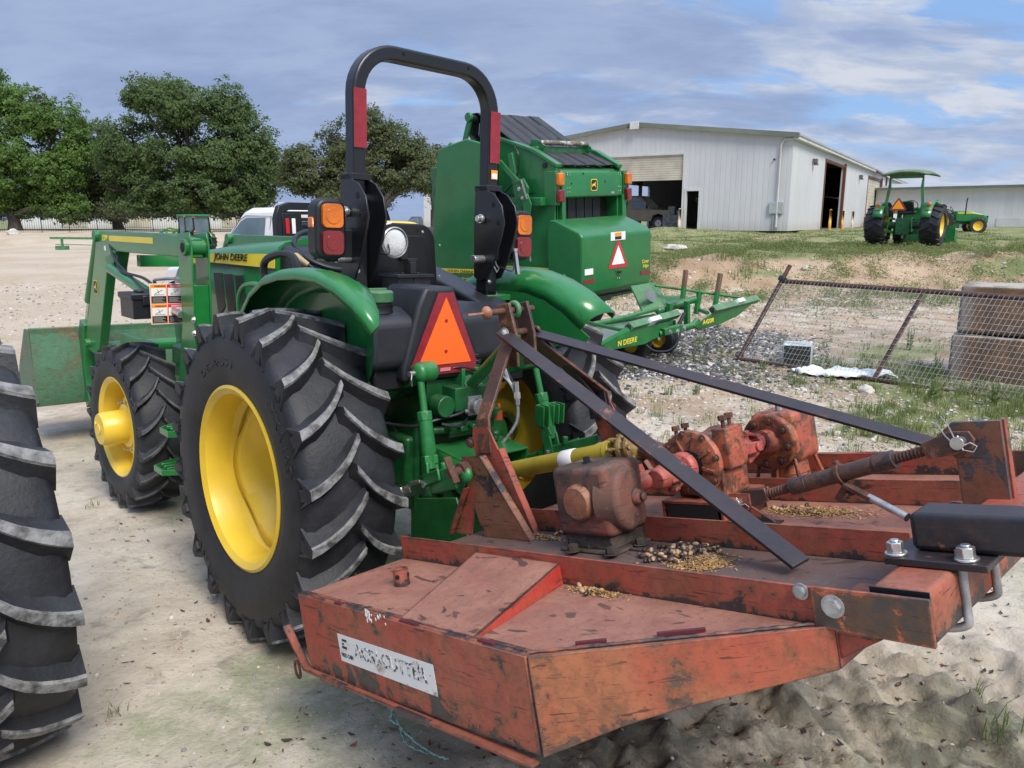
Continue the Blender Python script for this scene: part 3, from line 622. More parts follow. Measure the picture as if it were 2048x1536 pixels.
for x0, x1 in ((-GW-.3, -GW/2), (-GW/2, .3)):
    za, zb = (EH+.03, RH+.06) if x0 < -GW/2 else (RH+.06, EH+.03)
    mb.prism([(x0, -.32, za-.12), (x1, -.32, zb-.12), (x1, -.32, zb+.13), (x0, -.32, za+.13)], (0, .06, 0))
mb.build('roof_trim', TRIM, bd)
mb = MB(); mb.b2((-GW/2-.28, -.42, RH-.22), (-GW/2+.28, -.33, RH+.2)); mb.build('ridge_cap', WTRIM, bd, .02)
mb = MB(); mb.b2((.02, -.2, EH-.18), (.30, BL, EH+.06)); mb.build('gutter', WTRIM, bd, .02)
mb = MB(); mb.tube([(.02, -.10, EH-.12), (-.45, -.10, EH-.14), (-.62, -.10, EH-.4), (-.62, -.10, .2)], .055, 8); mb.build('downpipe', WTRIM, bd)
mb = MB(); mb.b2((-1.05, -.14, .92), (-.30, -.005, 1.55)); mb.cyl((-.8, -.07, 0), (-.8, -.07, .92), .03, n=8); mb.cyl((-.55, -.07, 0), (-.55, -.07, .92), .03, n=8); mb.build('electric_box', simple('grey box', (.36, .40, .40), .5), bd, .01)
mb = MB()
for x0, x1, zt in ((DX0, DX1, DT), (MX0, MX1, MT)):
    mb.b2((x0-.12, -.04, zt), (x1+.12, -.003, zt+.13)); [mb.b2((x-.06, -.04, 0), (x+.06, -.003, zt)) for x in (x0-.06, x1+.06)]
mb.build('door_frame', WTRIM, bd)
mb = MB()
for i in range(11): z = DT-.13*i; mb.b2((DX0, .05, z-.118), (DX1, .09+.02*(i % 2), z))
mb.build('shutter', SHUT, bd)
mb = MB()
for y0, y1, zt in SO[1:]:
    for i in range(int(zt/.3)): mb.b2((-.12, y0, i*.3), (-.09, y1, i*.3+.285))
mb.build('shutter', SHUT, bd)
mb = MB()
for y0, y1, zt in SO: mb.b2((-.05, y1-.02, 0), (.12, y1+.28, zt+.25)); mb.b2((.003, y0-.14, 0), (.04, y0, zt)); mb.b2((.003, y0-.14, zt+.003), (.06, y1, zt+.13))
mb.build('door_jamb', simple('red oxide steel', (.14, .045, .035), .7, 0, .2, 1), bd)
for y in (5.6, 25.3, 50):
    mb = MB(); mb.b2((.003, y-.2, 3.9), (.26, y+.2, 4.15)); mb.b2((.08, y-.16, 3.78), (.3, y+.16, 3.9)); mb.build('wall_light', simple('lamp housing', (.12, .12, .12), .5), bd, .02)
mb = MB(); mb.cyl((-.95, -.12, 3.8), (-.95, -.003, 3.8), .05, n=8); mb.build('camera_mount', BLK, bd)
mb = MB(); mb.tube([(.35, 41.5, 0), (.35, 41.5, 4.7), (.35, 33, 4.8)], .09, 6); mb.build('vent_pipe', PIPE, bd)
mb = MB(); mb.b2((-GW+.2, .2, -.05), (-.2, BL-.2, .0)); mb.build('floor', simple('shop floor', (.10, .095, .09), .7, 0, .3, .5), bd)
mb = MB()
for y in (3, 12, 22, 34, 50): mb.b2((-GW+.2, y, 4.55), (-.2, y+.2, 4.8)); [mb.b2((x, y, 0), (x+.25, y+.25, 4.55)) for x in (-GW+.3, -.6)]
mb.build('steel_frame', simple('dark steel frame', (.05, .025, .02), .7), bd)
LMP = bpy.data.materials.new('lit tube'); LMP.use_nodes = True; LMP.node_tree.nodes['Principled BSDF'].inputs['Emission Color'].default_value = (1, .93, .7, 1); LMP.node_tree.nodes['Principled BSDF'].inputs['Emission Strength'].default_value = 2.2
for x, y in ((-7.2, 3.5), (-7.5, 9), (-2.6, 14), (-3.2, 10), (-4, 20), (-8.5, 16)):
    mb = MB(); mb.b2((x-.5, y-.14, 4.2), (x+.5, y+.14, 4.26)); mb.build('ceiling_light', LMP, bd)
mb = MB(); mb.b2((-GW-30, 30, -.3), (-GW-18, 42, 4.2)); bo = mb.build('storage_building', SID2); bo.matrix_world = BM; tag(bo, 'pale building seen through the open shop bay', 'building')
r = random.Random(8)
for nm, lab, x, y in (('bollard', 'cream steel bollard beside the open shop bay', -5.98, -.45), ('bollard', 'yellow steel bollard left of the side door', .75, 8.6), ('bollard', 'yellow steel bollard inside the side door opening', .6, 14.6), ('bollard', 'pale bollard right of the side door', .7, 18.6)):
    mb = MB(); mb.cyl((0,0,-.1), (0,0,1.2), .085, n=14); mb.ell((0,0,1.2), (.085,.085,.05), 14, 6)
    o = mb.build(nm, simple('bollard paint', (.55,.30,.05) if 'yellow' in lab else (.55,.45,.33), .5)); o.matrix_world = BM @ Matrix.Translation((x, y, 0)); tag(o, lab, 'bollard', 'bollards at the shop doors')
# machine tyre standing in the side doorway
mb = MB(); mb.lathe((0,0,0), (1,0,0), [(.35,-.2),(.5,-.3),(.95,-.3),(1.08,-.2),(1.08,.2),(.95,.3),(.5,.3),(.35,.2)], 40)
for k in range(26): a = k*2*pi/26; mb.bar((-.3, 1.07*cos(a), 1.07*sin(a)), (.3, 1.07*cos(a+.12), 1.07*sin(a+.12)), .09, .1, (0, cos(a), sin(a)))
o = mb.build('tractor_tyre', simple('dusty tyre', (.12, .115, .11), .8, 0, .4, 5)); o.matrix_world = BM @ Matrix.Translation((-.75, 11.2, 1.1)) @ Matrix.Rotation(rad(10), 4, 'Z'); tag(o, 'large dusty lugged tyre standing in the side doorway of the shop', 'tyre')
# metal rack, white tote
g = thing('metal_rack', 'rusty metal rack by the shop side wall', 'rack', BM @ Matrix.Translation((1.1, 21.5, 0)))
mb = MB()
for x in (0, 1.0):
    for y in (0, 2.4): mb.b2((x, y, 0), (x+.06, y+.06, .8))
mb.bar((0,0,.78), (0,2.4,.78), .05, .05); mb.bar((1,0,.78), (1,2.4,.78), .05, .05); mb.bar((0,0,.3), (0,2.4,.3), .05, .05); mb.bar((0,0,.78), (1,0,.78), .05, .05); mb.build('rack_frame', RUST, g)
mb = MB(); mb.b2((.1, 1.2, .1), (.9, 2.3, .75)); mb.build('steel_bin', RUST, g, .02)
g = thing('pallet_tote', 'white tote under grey pallets by the shop wall', 'tote', BM @ Matrix.Translation((1.3, 28.0, 0)))
mb = MB(); mb.b2((0, 0, 0), (1.3, 3, 1.15)); mb.build('tote_body', WHT, g, .06)
mb = MB()
for k in range(5): mb.b2((-.05, -.1, 1.17+k*.12), (1.35, 3.1, 1.25+k*.12))
for k in range(4): mb.b2((-.03, k*.9, 1.16), (1.33, k*.9+.12, 1.72))
mb.build('pallet_stack', WOOD, g)
# second long building on the right
q0 = at(1790, 470, 72); q1 = at(2330, 480, 60); q0.z = BZ-.2; q1.z = q0.z; d = (q1-q0); L_ = d.length+30; az = math.degrees(math.atan2(d.y, d.x))
h = thing('storage_shed', 'long low white ribbed shed behind the canopy tractor', 'building', frame(q0, az))
mb = MB(); mb.b2((-2, 0, -.6), (L_, 12, 3.55)); mb.build('wall', SID2, h)
mb = MB(); mb.prism([(-2.2, -.5, 3.55), (-2.2, 12.5, 3.55), (-2.2, 6, 4.3)], (L_+3, 0, 0)); mb.build('roof', ROOFM, h)
mb = MB(); mb.b2((-2.2, -.62, 3.5), (L_, -.503, 3.72)); mb.build('gutter', TRIM, h)
mb = MB(); mb.b2((8, -.05, .2), (30, -.004, .95)); mb.build('base_panel', WTRIM, h)
# thin power cables far behind, one pole
mb = MB()
for z in (11.2, 12.6):
    a = at(-400, 300, 130); c = at(1050, 300, 130); mb.tube([(a.x+(c.x-a.x)*i/10, a.y, z-2.4*(1-(i/5-1)**2)*.4) for i in range(11)], .022, 4)
o = mb.build('power_lines', BLK, fix=False); tag(o, 'thin dark power cables strung behind the oak trees', 'power lines')
# ================= wheels =================
def ag_tyre(R, W_, rr, N, lh, sweep, lw=.046, sidebulge=.0):
    mb = MB(); rc = R-lh; h = W_/2
    prof = [(rr-.005, -h*.80), (rr+.02, -h*.88), (rr+(rc-rr)*.35, -h*.99), (rr+(rc-rr)*.6, -h*1.0), (rc-.075, -h*.985), (rc-.035, -h*.955), (rc-.012, -h*.84), (rc-.002, -h*.62), (rc+.004, -h*.33), (rc+.008, 0)]
    prof = prof+[(r, -t) for r, t in prof[-2::-1]]
    mb.lathe((0,0,0), (1,0,0), prof, 96)
    # lathe axis +X: angle basis from orth
    def P(x, r, th): return Vector((x, r*cos(th), r*sin(th)))
    sec = [(-.08, 0), (.06, .10), (.22, .20), (.42, .29), (.64, .365), (.84, .42), (1.0, .45)]
    for s in (-1, 1):
        for k in range(N):
            t0 = 2*pi*k/N+(pi/N if s > 0 else 0); V = []; W4 = 6
            for j, (u, f) in enumerate(sec):
                x = s*h*u; th = t0+sweep*(f*2.0); q = lw*(.78+.30*u)/R
                crown = R-.018*(abs(u)**2)*R/.74
                rb = rc-.012-.05*max(0, u-.7)/.3
                end = j == 0
                bw = q*1.75
                V += [P(x-(s*.02 if end else 0), rb, th-bw), P(x, crown-.012, th-q*.56), P(x, crown, th-q*.45), P(x, crown, th+q*.45), P(x, crown-.012, th+q*.56), P(x-(s*.02 if end else 0), rb, th+bw)]
            # fold over the shoulder and down the sidewall
            th = t0+sweep*.915; q = lw*1.2/R
            for x, rt, rb_, bw in ((s*h*1.01, R-.060, rc-.08, q*1.2), (s*h*1.01, R-.10, R-.115, q*.7)):
                V += [P(x-s*.03, rb_, th-bw+.006), P(x, rt-.006, th-q*.5), P(x, rt, th-q*.4), P(x, rt, th+q*.4), P(x, rt-.006, th+q*.5), P(x-s*.03, rb_, th+bw)]
            o = len(mb.v); mb.v += [tuple(p) for p in V]; ns = len(sec)+2
            for a in range(ns-1):
                for b in range(5):
                    f = (o+a*6+b, o+a*6+b+1, o+(a+1)*6+b+1, o+(a+1)*6+b); mb.f.append(f); mb.m.append(1 if b in (1, 2, 3) and a < len(sec)-1 else 0)
            mb.f += [tuple(o+b for b in range(6)), tuple(o+(ns-1)*6+b for b in range(6))]; mb.m += [0, 0]
    return mb
def side_text(s, r0, h, a0, a1, x, nm, par, flip=1):
    # raised letters on a sidewall: text bent round the hub
    cu = bpy.data.curves.new(nm, 'FONT'); cu.body = s; cu.extrude = .002; ob = bpy.data.objects.new(nm, cu); COL.objects.link(ob)
    me = bpy.data.meshes.new_from_object(ob.evaluated_get(bpy.context.evaluated_depsgraph_get())); bpy.data.objects.remove(ob)
    xs = [v.co.x for v in me.vertices]; ys = [v.co.y for v in me.vertices]; x0, x1, y0, y1 = min(xs), max(xs), min(ys), max(ys)
    for v in me.vertices:
        t = rad(a0+(a1-a0)*(v.co.x-x0)/(x1-x0)); r = r0+h*(v.co.y-y0)/(y1-y0); v.co = Vector((x-v.co.z*1.2*flip, r*cos(t), r*sin(t)))
    me.materials.clear(); me.materials.append(RUB); o = bpy.data.objects.new(nm, me); COL.objects.link(o); o.parent = par; return o
def ymir(p): return (-p[0], p[1], p[2])
def rear_rim(parent, loc, s):          # s = -1: outer face towards -X
    rim = MB(); q = -s
    rim.lathe((0,0,0), (1,0,0), [(.378, s*.175), (.405, s*.192), (.418, s*.186), (.418, s*.176), (.395, s*.165), (.385, s*.14), (.372, s*.12), (.366, s*.06), (.345, s*.035), (.34, -s*.03), (.366, -s*.06), (.372, -s*.12), (.40, -s*.17), (.418, -s*.176), (.418, -s*.186), (.405, -s*.19), (.378, -s*.175), (.368, -s*.12), (.362, -s*.06), (.335, -s*.03), (.338, s*.035), (.36, s*.06), (.366, s*.12)], 72, True)
    o = rim.build('wheel_rim', Y, parent); o.location = loc
    d = MB(); n = 96                   # wavy wheel disc bolted inside the barrel
    prof = [(.06, -.10), (.15, -.095), (.2, -.07), (.25, -.01), (.285, .035), (None, .045)]
    V = []
    for r, t in prof:
        for j in range(n):
            a = 2*pi*j/n; w_ = cos(4*a+.5); R_ = (r+.012*w_*(r > .2)) if r else .318+.024*w_; V.append((s*(t+.006*w_*((r or .3) > .2)), R_*cos(a), R_*sin(a)))
    d.add(V, [(i*n+j, i*n+(j+1) % n, (i+1)*n+(j+1) % n, (i+1)*n+j) for i in range(len(prof)-1) for j in range(n)])
    do = d.build('wheel_disc', Y, o, solid=.012)
    b = MB()
    for k in range(4):
        for e in (-.2, .2):
            a = k*pi/2-.12+e; p = Vector((s*.038, .315*cos(a), .315*sin(a))); b.ell(p, (.012, .017, .017), 12, 6)
    for k in range(8): a = k*pi/4; p = Vector((-s*.09, .12*cos(a), .12*sin(a))); b.hexbolt(p, (s, 0, 0), .014, .02)
    b.build('rim_bolt', Y, o)
    hb = MB(); hb.lathe((0,0,0), (s,0,0), [(.001, -.06), (.05, -.06), (.075, -.07), (.09, -.10), (.10, -.13)], 28); hb.build('hub', GD, o)
    return o
def rear_wheel(parent, x, s, R=.745, N=20):
    t = ag_tyre(R, .43, .385, N, .058, .29, .038).build('rear_tyre', [RUB, LUG], parent, ang=40, fix=True); t.location = (x, 0, .745); t.rotation_euler = (rad(-6), 0, 0)
    if s < 0: side_text('GALAXY', .545, .045, 172, 140, -.214, 'sidewall_lettering', t, 1); side_text('16.9-30', .50, .035, 100, 60, -.214, 'sidewall_lettering', t, 1); side_text('GALAXY', .56, .045, -62, -38, -.2135, 'sidewall_lettering', t, 1)
    rear_rim(parent, (x+s*.01, 0, .745), s); return t
TM = frame((-.54, 3.86, 0), 42.6, 2.2)
tr = thing('tractor', 'big green open-station tractor with front loader and black folding roll bar', 'tractor', TM)
rear_wheel(tr, -.755, -1); rear_wheel(tr, .755, 1)
def front_wheel(parent, x, s, y, steer=0):
    h = bpy.data.objects.new('front_wheel', None); h.location = (x, y, .545); h.rotation_euler = (rad(4), 0, rad(steer))
    t = ag_tyre(.545, .30, .31, 19, .036, .34, .024).build('front_tyre', [RUB, RUBF], parent, ang=40); t.location = (x, y, .545); t.rotation_euler = (rad(4), 0, rad(steer))
    if s < 0: side_text('GALAXY', .43, .035, 150, 95, -.1495, 'sidewall_lettering', t, 1)
    bpy.data.objects.remove(h)
    r = MB(); r.lathe((0,0,0), (1,0,0), [(.30, s*.12), (.325, s*.135), (.336, s*.13), (.336, s*.12), (.318, s*.11), (.305, s*.08), (.292, s*.05), (.288, -s*.02), (.30, -s*.1), (.33, -s*.125), (.33, -s*.115), (.28, -s*.02), (.282, s*.05), (.29, s*.08), (.295, s*.115)], 64, True)
    o = r.build('wheel_rim', Y, parent); o.location = (x, y, .545); o.rotation_euler = (0, 0, rad(steer))
    d = MB(); d.lathe((0,0,0), (s,0,0), [(.288, -.035), (.25, -.04), (.225, -.02), (.205, .03), (.19, .045), (.13, .05)], 56); d.build('wheel_disc', Y, o)
    hb = MB(); hb.lathe((0,0,0), (s,0,0), [(.145, .04), (.145, .07), (.112, .08), (.108, .215), (.098, .232), (.001, .235)], 40); hb.cyl((s*.235,0,0), (s*.24,0,0), .035, n=16); hb.cyl((s*.235,.05,.03), (s*.242,.05,.03), .012, n=8); hb.build('hub', Y, o)
    b = MB()
    for k in range(8):
        a = k*pi/4+.2; p = Vector((s*.045, .168*cos(a), .168*sin(a))); b.cyl(p, p+Vector((s*.035,0,0)), .008, n=8); b.hexbolt(p, (s,0,0), .014, .02)
    b.build('wheel_nut', CHR, o)
front_wheel(tr, -.725, -1, 2.12, 2); front_wheel(tr, .725, 1, 2.12, 2)
P_ = lambda nm, mb, m, par=tr, **k: mb.build(nm, m, par, **k)
# ---- driveline, axle, transmission ----
mb = MB()
for s in (-1, 1):
    mb.lathe((s*.16, 0, .745), (s, 0, 0), [(.20, 0), (.20, .05), (.165, .06), (.15, .10), (.145, .2), (.17, .21), (.185, .23), (.185, .29), (.12, .30), (.10, .42)], 32)
    for k in range(10): a = k*pi/5; mb.hexbolt((s*.39, .165*cos(a), .745+.165*sin(a)), (-s, 0, 0), .014, .018)
    for k in range(10): a = k*pi/5; mb.hexbolt((s*.225, .182*cos(a), .745+.182*sin(a)), (s, 0, 0), .013, .016)
P_('rear_axle', mb, GD, bevel=.003)
mb = MB(); mb.b2((-.20, -.30, .50), (.20, .9, 1.02)); mb.b2((-.18, -.36, .55), (.18, -.30, 1.0)); mb.b2((-.24, -.28, .62), (.24, .25, .88)); mb.b2((-.17, .9, .55), (.17, 1.6, 1.05)); mb.b2((-.15, 1.6, .62), (.15, 2.75, .80))
P_('transmission', mb, GD, bevel=.02)
mb = MB(); mb.b2((-.21, -.40, .98), (.20, .1, 1.17)); mb.b2((-.12, -.50, 1.03), (.10, -.40, 1.14)); mb.cyl((-.17, -.42, 1.06), (-.17, -.50, 1.06), .05, n=20); mb.b2((.02, -.47, 1.1), (.16, -.38, 1.2)); mb.cyl((-.3, -.22, 1.13), (.3, -.22, 1.13), .065, n=20); mb.b2((-.10, -.36, 1.17), (.02, -.2, 1.23)); mb.prism([(-.04,-.49,1.12), (.06,-.49,1.12), (.06,-.38,1.24), (-.04,-.38,1.20)], (0, 0, .012))
P_('rockshaft_housing', mb, GD, bevel=.008)
mb = MB()
for x, z in ((-.15, .95), (-.08, .97), (0, .97), (.09, .94), (.15, .88), (-.16, .80), (.16, .74), (-.15, .65), (.15, .60), (-.05, .58), (.06, .58)): mb.hexbolt((x, -.362, z), (0, -1, 0), .012, .014)
for k in range(9): mb.hexbolt((-.19+.045*k, -.403, 1.0+.02*(k % 2)), (0, -1, 0), .009, .012)
for k in range(10): a = k*.628; mb.cyl((.10*cos(a), -.372, .66+.10*sin(a)), (.10*cos(a), -.384, .66+.10*sin(a)), .011, n=6)
P_('housing_bolt', mb, GD)
mb = MB(); mb.cyl((0,-.36,.66), (0,-.40,.66), .125, n=28); mb.cyl((0,-.40,.66), (0,-.44,.66), .07, n=24); P_('pto_cover', mb, GD, bevel=.004)
mb = MB(); mb.cyl((0,-.44,.66), (0,-.56,.66), .0175, n=16); P_('pto_stub', mb, GALV)
mb = MB(); mb.tube([(-.2,-.43,.94), (-.05,-.45,.93), (.08,-.44,.94), (.17,-.42,.92)], .02, 10); mb.b2((-.15,-.5,.93), (.12,-.41,.975)); mb.b2((-.13,-.47,.90), (.02,-.42,.93)); [mb.cyl((x,-.5,.955), (x,-.535,.955), .015, n=10) for x in (-.1,-.03,.04)]; P_('valve_block', mb, GD, bevel=.006)
mb = MB(); mb.prism([(-.20,-.42,.86), (.20,-.42,.86), (.20,-.66,.84), (-.20,-.66,.84)], (0,0,.008)); mb.prism([(-.20,-.42,.86), (-.20,-.66,.84), (-.20,-.64,.74), (-.20,-.42,.72)], (.006,0,0)); mb.prism([(.20,-.42,.86), (.20,-.66,.84), (.20,-.64,.74), (.20,-.42,.72)], (-.006,0,0)); P_('pto_shield', mb, G, bevel=.002)
mb = MB(); quad(mb, (-.06,-.64,.853), (1,0,0), (0,1,.08), .09, .05); P_('shield_sticker', mb, WHP)
# drawbar support plates hanging under the axle
mb = MB()
for x in (-.19, .16): mb.prism([(x,-.25,.56), (x,-.60,.66), (x,-.78,.34), (x,-.42,.22), (x,-.25,.30)], (.012,0,0))
mb.prism([(-.19,-.42,.22), (.17,-.42,.22), (.17,-.78,.34), (-.19,-.78,.34)], (0,0,.012)); P_('drawbar_bracket', mb, G2, bevel=.003)
mb = MB(); mb.b2((-.035,-.95,.33), (.035,-.2,.365)); P_('drawbar', mb, GD, bevel=.004)
# round trailer socket, filler neck with black cap, hoses
mb = MB(); mb.cyl((-.01,-.50,1.05), (-.01,-.54,1.05), .036, n=24); mb.b2((-.05,-.51,1.005), (.03,-.498,1.095)); mb.cyl((-.01,-.54,1.05), (-.01,-.548,1.05), .038, n=24); P_('trailer_socket', mb, GALV, bevel=.002)
mb = MB(); [mb.hexbolt((-.01+dx,-.512,1.05+dz), (0,-1,0), .009, .012) for dx, dz in ((-.052,-.02), (.052,.02))]; P_('socket_bolt', mb, CHR)
mb = MB(); mb.cyl((.06,-.42,1.16), (.06,-.42,1.235), .026, n=20); mb.b2((-.01,-.44,1.18), (.05,-.40,1.21)); P_('filler_neck', mb, GD, bevel=.003)
mb = MB(); mb.cyl((.06,-.42,1.235), (.06,-.42,1.252), .031, n=12); mb.cyl((.06,-.42,1.252), (.06,-.42,1.265), .014, n=12); mb.cyl((.06,-.42,1.265), (.06,-.42,1.28), .024, n=16); P_('filler_cap', mb, BLK, bevel=.002)
def hose(pts, r=.008, m=None, nm='hose', par=tr, sm=8):
    P = [Vector(p) for p in pts]; out = []
    for i in range(len(P)-1):
        a = P[max(0, i-1)]; b = P[i]; c = P[i+1]; d = P[min(len(P)-1, i+2)]
        for k in range(sm):
            t = k/sm; out.append(.5*((2*b)+(c-a)*t+(2*a-5*b+4*c-d)*t*t+(3*b-a-3*c+d)*t**3))
    mb = MB(); mb.tube(out+[P[-1]], r, 8); return mb.build(nm, m or BLK, par)
hose([(-.42,-.2,.98), (-.30,-.40,.97), (-.2,-.47,1.0), (-.1,-.5,1.02), (-.03,-.50,1.04)]); hose([(-.30,-.30,1.10), (-.1,-.44,1.225), (.05,-.46,1.20)], .004)
hose([(.16,-.46,1.20), (.19,-.55,1.12), (.20,-.58,.98), (.15,-.56,.88), (.10,-.50,.80)], .009, GALV); hose([(.10,-.45,1.24), (.06,-.53,1.15), (.05,-.55,1.05), (.02,-.48,.98)], .006)
hose([(-.05,-.50,.99), (-.12,-.53,.97), (-.2,-.50,.985)], .008); hose([(.18,-.45,1.26), (.21,-.52,1.15), (.20,-.55,1.08)], .006)
mb = MB(); mb.cyl((.195,-.565,1.15), (.20,-.575,1.04), .014, n=12); mb.cyl((.197,-.57,1.10), (.199,-.573,1.07), .018, n=6); mb.cyl((.17,-.50,1.22), (.19,-.52,1.14), .012, n=12); P_('hose_fitting', mb, CHR)
mb = MB(); mb.cyl((.11,-.52,.99), (.11,-.52,1.03), .022, n=14); mb.ell((.11,-.52,.90), (.024,.024,.02), 14, 8); mb.cyl((.11,-.52,.87), (.11,-.52,.89), .02, n=14); P_('coupler_cap', mb, GD, bevel=.003)
mb = MB(); mb.cyl((.12,-.53,.97), (.12,-.53,1.01), .02, n=14); mb.ell((.12,-.53,1.03), (.01,.01,.02), 10, 6); P_('coupler_plug', mb, simple('orange rubber plug', (.45,.08,.02), .6))
# ---- three point hitch ----
for s in (-1, 1):
    mb = MB(); mb.bar((s*.30,-.20,1.13), (s*.30,-.52,1.24), .05, .085); mb.cyl((s*.265,-.22,1.13), (s*.335,-.22,1.13), .062, n=24); mb.cyl((s*.265,-.52,1.24), (s*.335,-.52,1.24), .045, n=20); P_('lift_arm', mb, G2, bevel=.006)
    top = Vector((s*.345,-.53,1.24)); bot = Vector((s*.37,-.66,.78)) if s < 0 else Vector((s*.37,-.66,.80)); d = (bot-top).normalized()
    mb = MB(); mb.ell(top, (.03,.045,.045), 16, 8); mb.tube([top, top+d*.17, top+d*.18, top+d*.34, top+d*.36, bot-d*.06], [.016,.016,.03,.034,.028,.026], 14); mb.cyl(top+d*.168, top+d*.21, .034, n=8)
    mb.bar(bot-d*.09+Vector((-.025,0,0)), bot+d*.05+Vector((-.025,0,0)), .012, .05); mb.bar(bot-d*.09+Vector((.025,0,0)), bot+d*.05+Vector((.025,0,0)), .012, .05); mb.bar(bot-d*.12, bot-d*.08, .062, .05); P_('lift_rod', mb, G2, bevel=.004)
    mb = MB(); mb.cyl((s*.30,-.52,1.24), (s*.40,-.53,1.24), .012, n=12); mb.tube([(s*.40,-.55,1.24), (s*.41,-.56,1.22), (s*.40,-.55,1.19)], .003, 6); mb.cyl(bot-Vector((.05,0,0)), bot+Vector((.05,0,0)), .011, n=10); P_('link_pin', mb, CHR)
    pin = Vector((s*.435,-.965,.905))
    mb = MB(); a = Vector((s*.24,-.12,.55)); mid = Vector((s*.37,-.64,.77)); mb.bar(a, mid, .03, .07); mb.bar(mid-(mid-a).normalized()*.05, pin-(pin-mid).normalized()*.06, .045, .09); mb.ell(pin, (.022,.034,.034), 16, 8); mb.bar(mid+Vector((s*.03,0,.02)), mid+(pin-mid)*.45+Vector((s*.03,0,.03)), .012, .05); mb.cyl(mid+Vector((0,-.1,.08)), mid+Vector((0,-.1,.12)), .014, n=10)
    P_('lower_link', mb, G2, bevel=.005)
    mb = MB(); a = Vector((s*.47,-.28,.60)); b = Vector((s*.45,-.55,.735)); mb.bar(a, a.lerp(b, .65), .05, .05); P_('stabiliser_tube', mb, GALV, bevel=.004)
    mb = MB(); mb.bar(a.lerp(b, .6)+Vector((-.02,0,0)), b+Vector((-.02,-.03,.01)), .008, .03); mb.bar(a.lerp(b, .6)+Vector((.02,0,0)), b+Vector((.02,-.03,.01)), .008, .03); mb.tube([b, b+Vector((0,-.07,.05)), b+Vector((0,-.12,.07)), mid], .009, 8); mb.cyl(b+Vector((-.04,.02,0)), b+Vector((.04,.02,0)), .008, n=8); P_('stabiliser_clip', mb, CHR, bevel=.001)
mb = MB(); mb.b2((-.05,-.46,1.05), (-.03,-.38,1.22)); mb.b2((.03,-.46,1.05), (.05,-.38,1.22)); P_('top_link_bracket', mb, G2, bevel=.003)
mb = MB()                            # finned guard on the right lift rod
for dx in (-.07, -.035, 0, .035, .07): mb.b2((.37+dx-.003,-.66,.93), (.37+dx+.003,-.60,1.03))
mb.b2((.30,-.605,.93), (.44,-.598,1.03)); P_('link_guard', mb, G2, bevel=.002)
# ---- rear fuel tank, triangle, seat base ----
mb = MB()
mb.prism([(-.52,-.42,1.46), (-.52,-.30,1.505), (-.52,.05,1.50), (-.52,.05,1.20), (-.52,-.30,1.20), (-.52,-.42,1.25)], (.90,0,0)); P_('fuel_tank', mb, TANK, bevel=.035, seg=4)
mb = MB(); mb.prism([(-.365,-.435,1.18), (.085,-.435,1.18), (.085,-.435,1.25), (-.045,-.435,1.50), (-.085,-.435,1.60), (-.245,-.435,1.60), (-.285,-.435,1.52), (-.365,-.435,1.25)], (0,.30,0)); P_('tank_hump', mb, TANK, bevel=.018, seg=3)
mb = MB(); mb.b2((-.47,-.28,.98), (-.41,-.12,1.25)); mb.cut(); mb.prism([(-.48,-.38,1.14), (-.26,-.38,1.14), (-.26,-.38,1.26), (-.48,-.38,1.26)], (0,.3,0)); mb.cut(); mb.b2((.30,-.34,1.1), (.46,-.1,1.26)); P_('tank_guard', mb, BLK, bevel=.012)
mb = MB(); mb.hexbolt((-.40,-.403,1.28), (0,-1,0), .012, .01); P_('tank_bolt', mb, CHR)
mb = MB(); mb.cyl((-.41,-.30,1.47), (-.41,-.30,1.53), .062, n=36); mb.lathe((-.41,-.30,1.47), (0,0,1), [(.062,.0), (.07,.015), (.066,.03), (.07,.045)], 36); P_('tank_neck', mb, BLK)
mb = MB(); mb.lathe((-.41,-.30,1.53), (0,0,1), [(.064,0), (.070,.004), (.070,.045), (.062,.052), (.001,.055)], 40); mb.b2((-.455,-.308,1.58), (-.365,-.292,1.592)); P_('fuel_cap', mb, GL, bevel=.002)
mb = MB(); mb.prism([(-.315,-.442,1.205), (.035,-.442,1.205), (.050,-.442,1.245), (-.098,-.442,1.575), (-.182,-.442,1.575), (-.330,-.442,1.245)], (0,-.003,0)); so_ = P_('slow_vehicle_border', mb, REDR)
mb = MB(); mb.prism([(-.292,-.446,1.25), (.012,-.446,1.25), (-.14,-.446,1.555)], (0,-.002,0)); P_('slow_vehicle_triangle', mb, ORG)
mb = MB(); [mb.cyl((-.14,-.449,z), (-.14,-.453,z), .007, n=10) for z in (1.31,1.45)]; P_('triangle_rivet', mb, REDR)
mb = MB(); quad(mb, (-.17,-.446,1.217), (1,0,0), (0,0,1), .06, .016); P_('triangle_sticker', mb, simple('pink decal', (.6,.2,.2), .5))
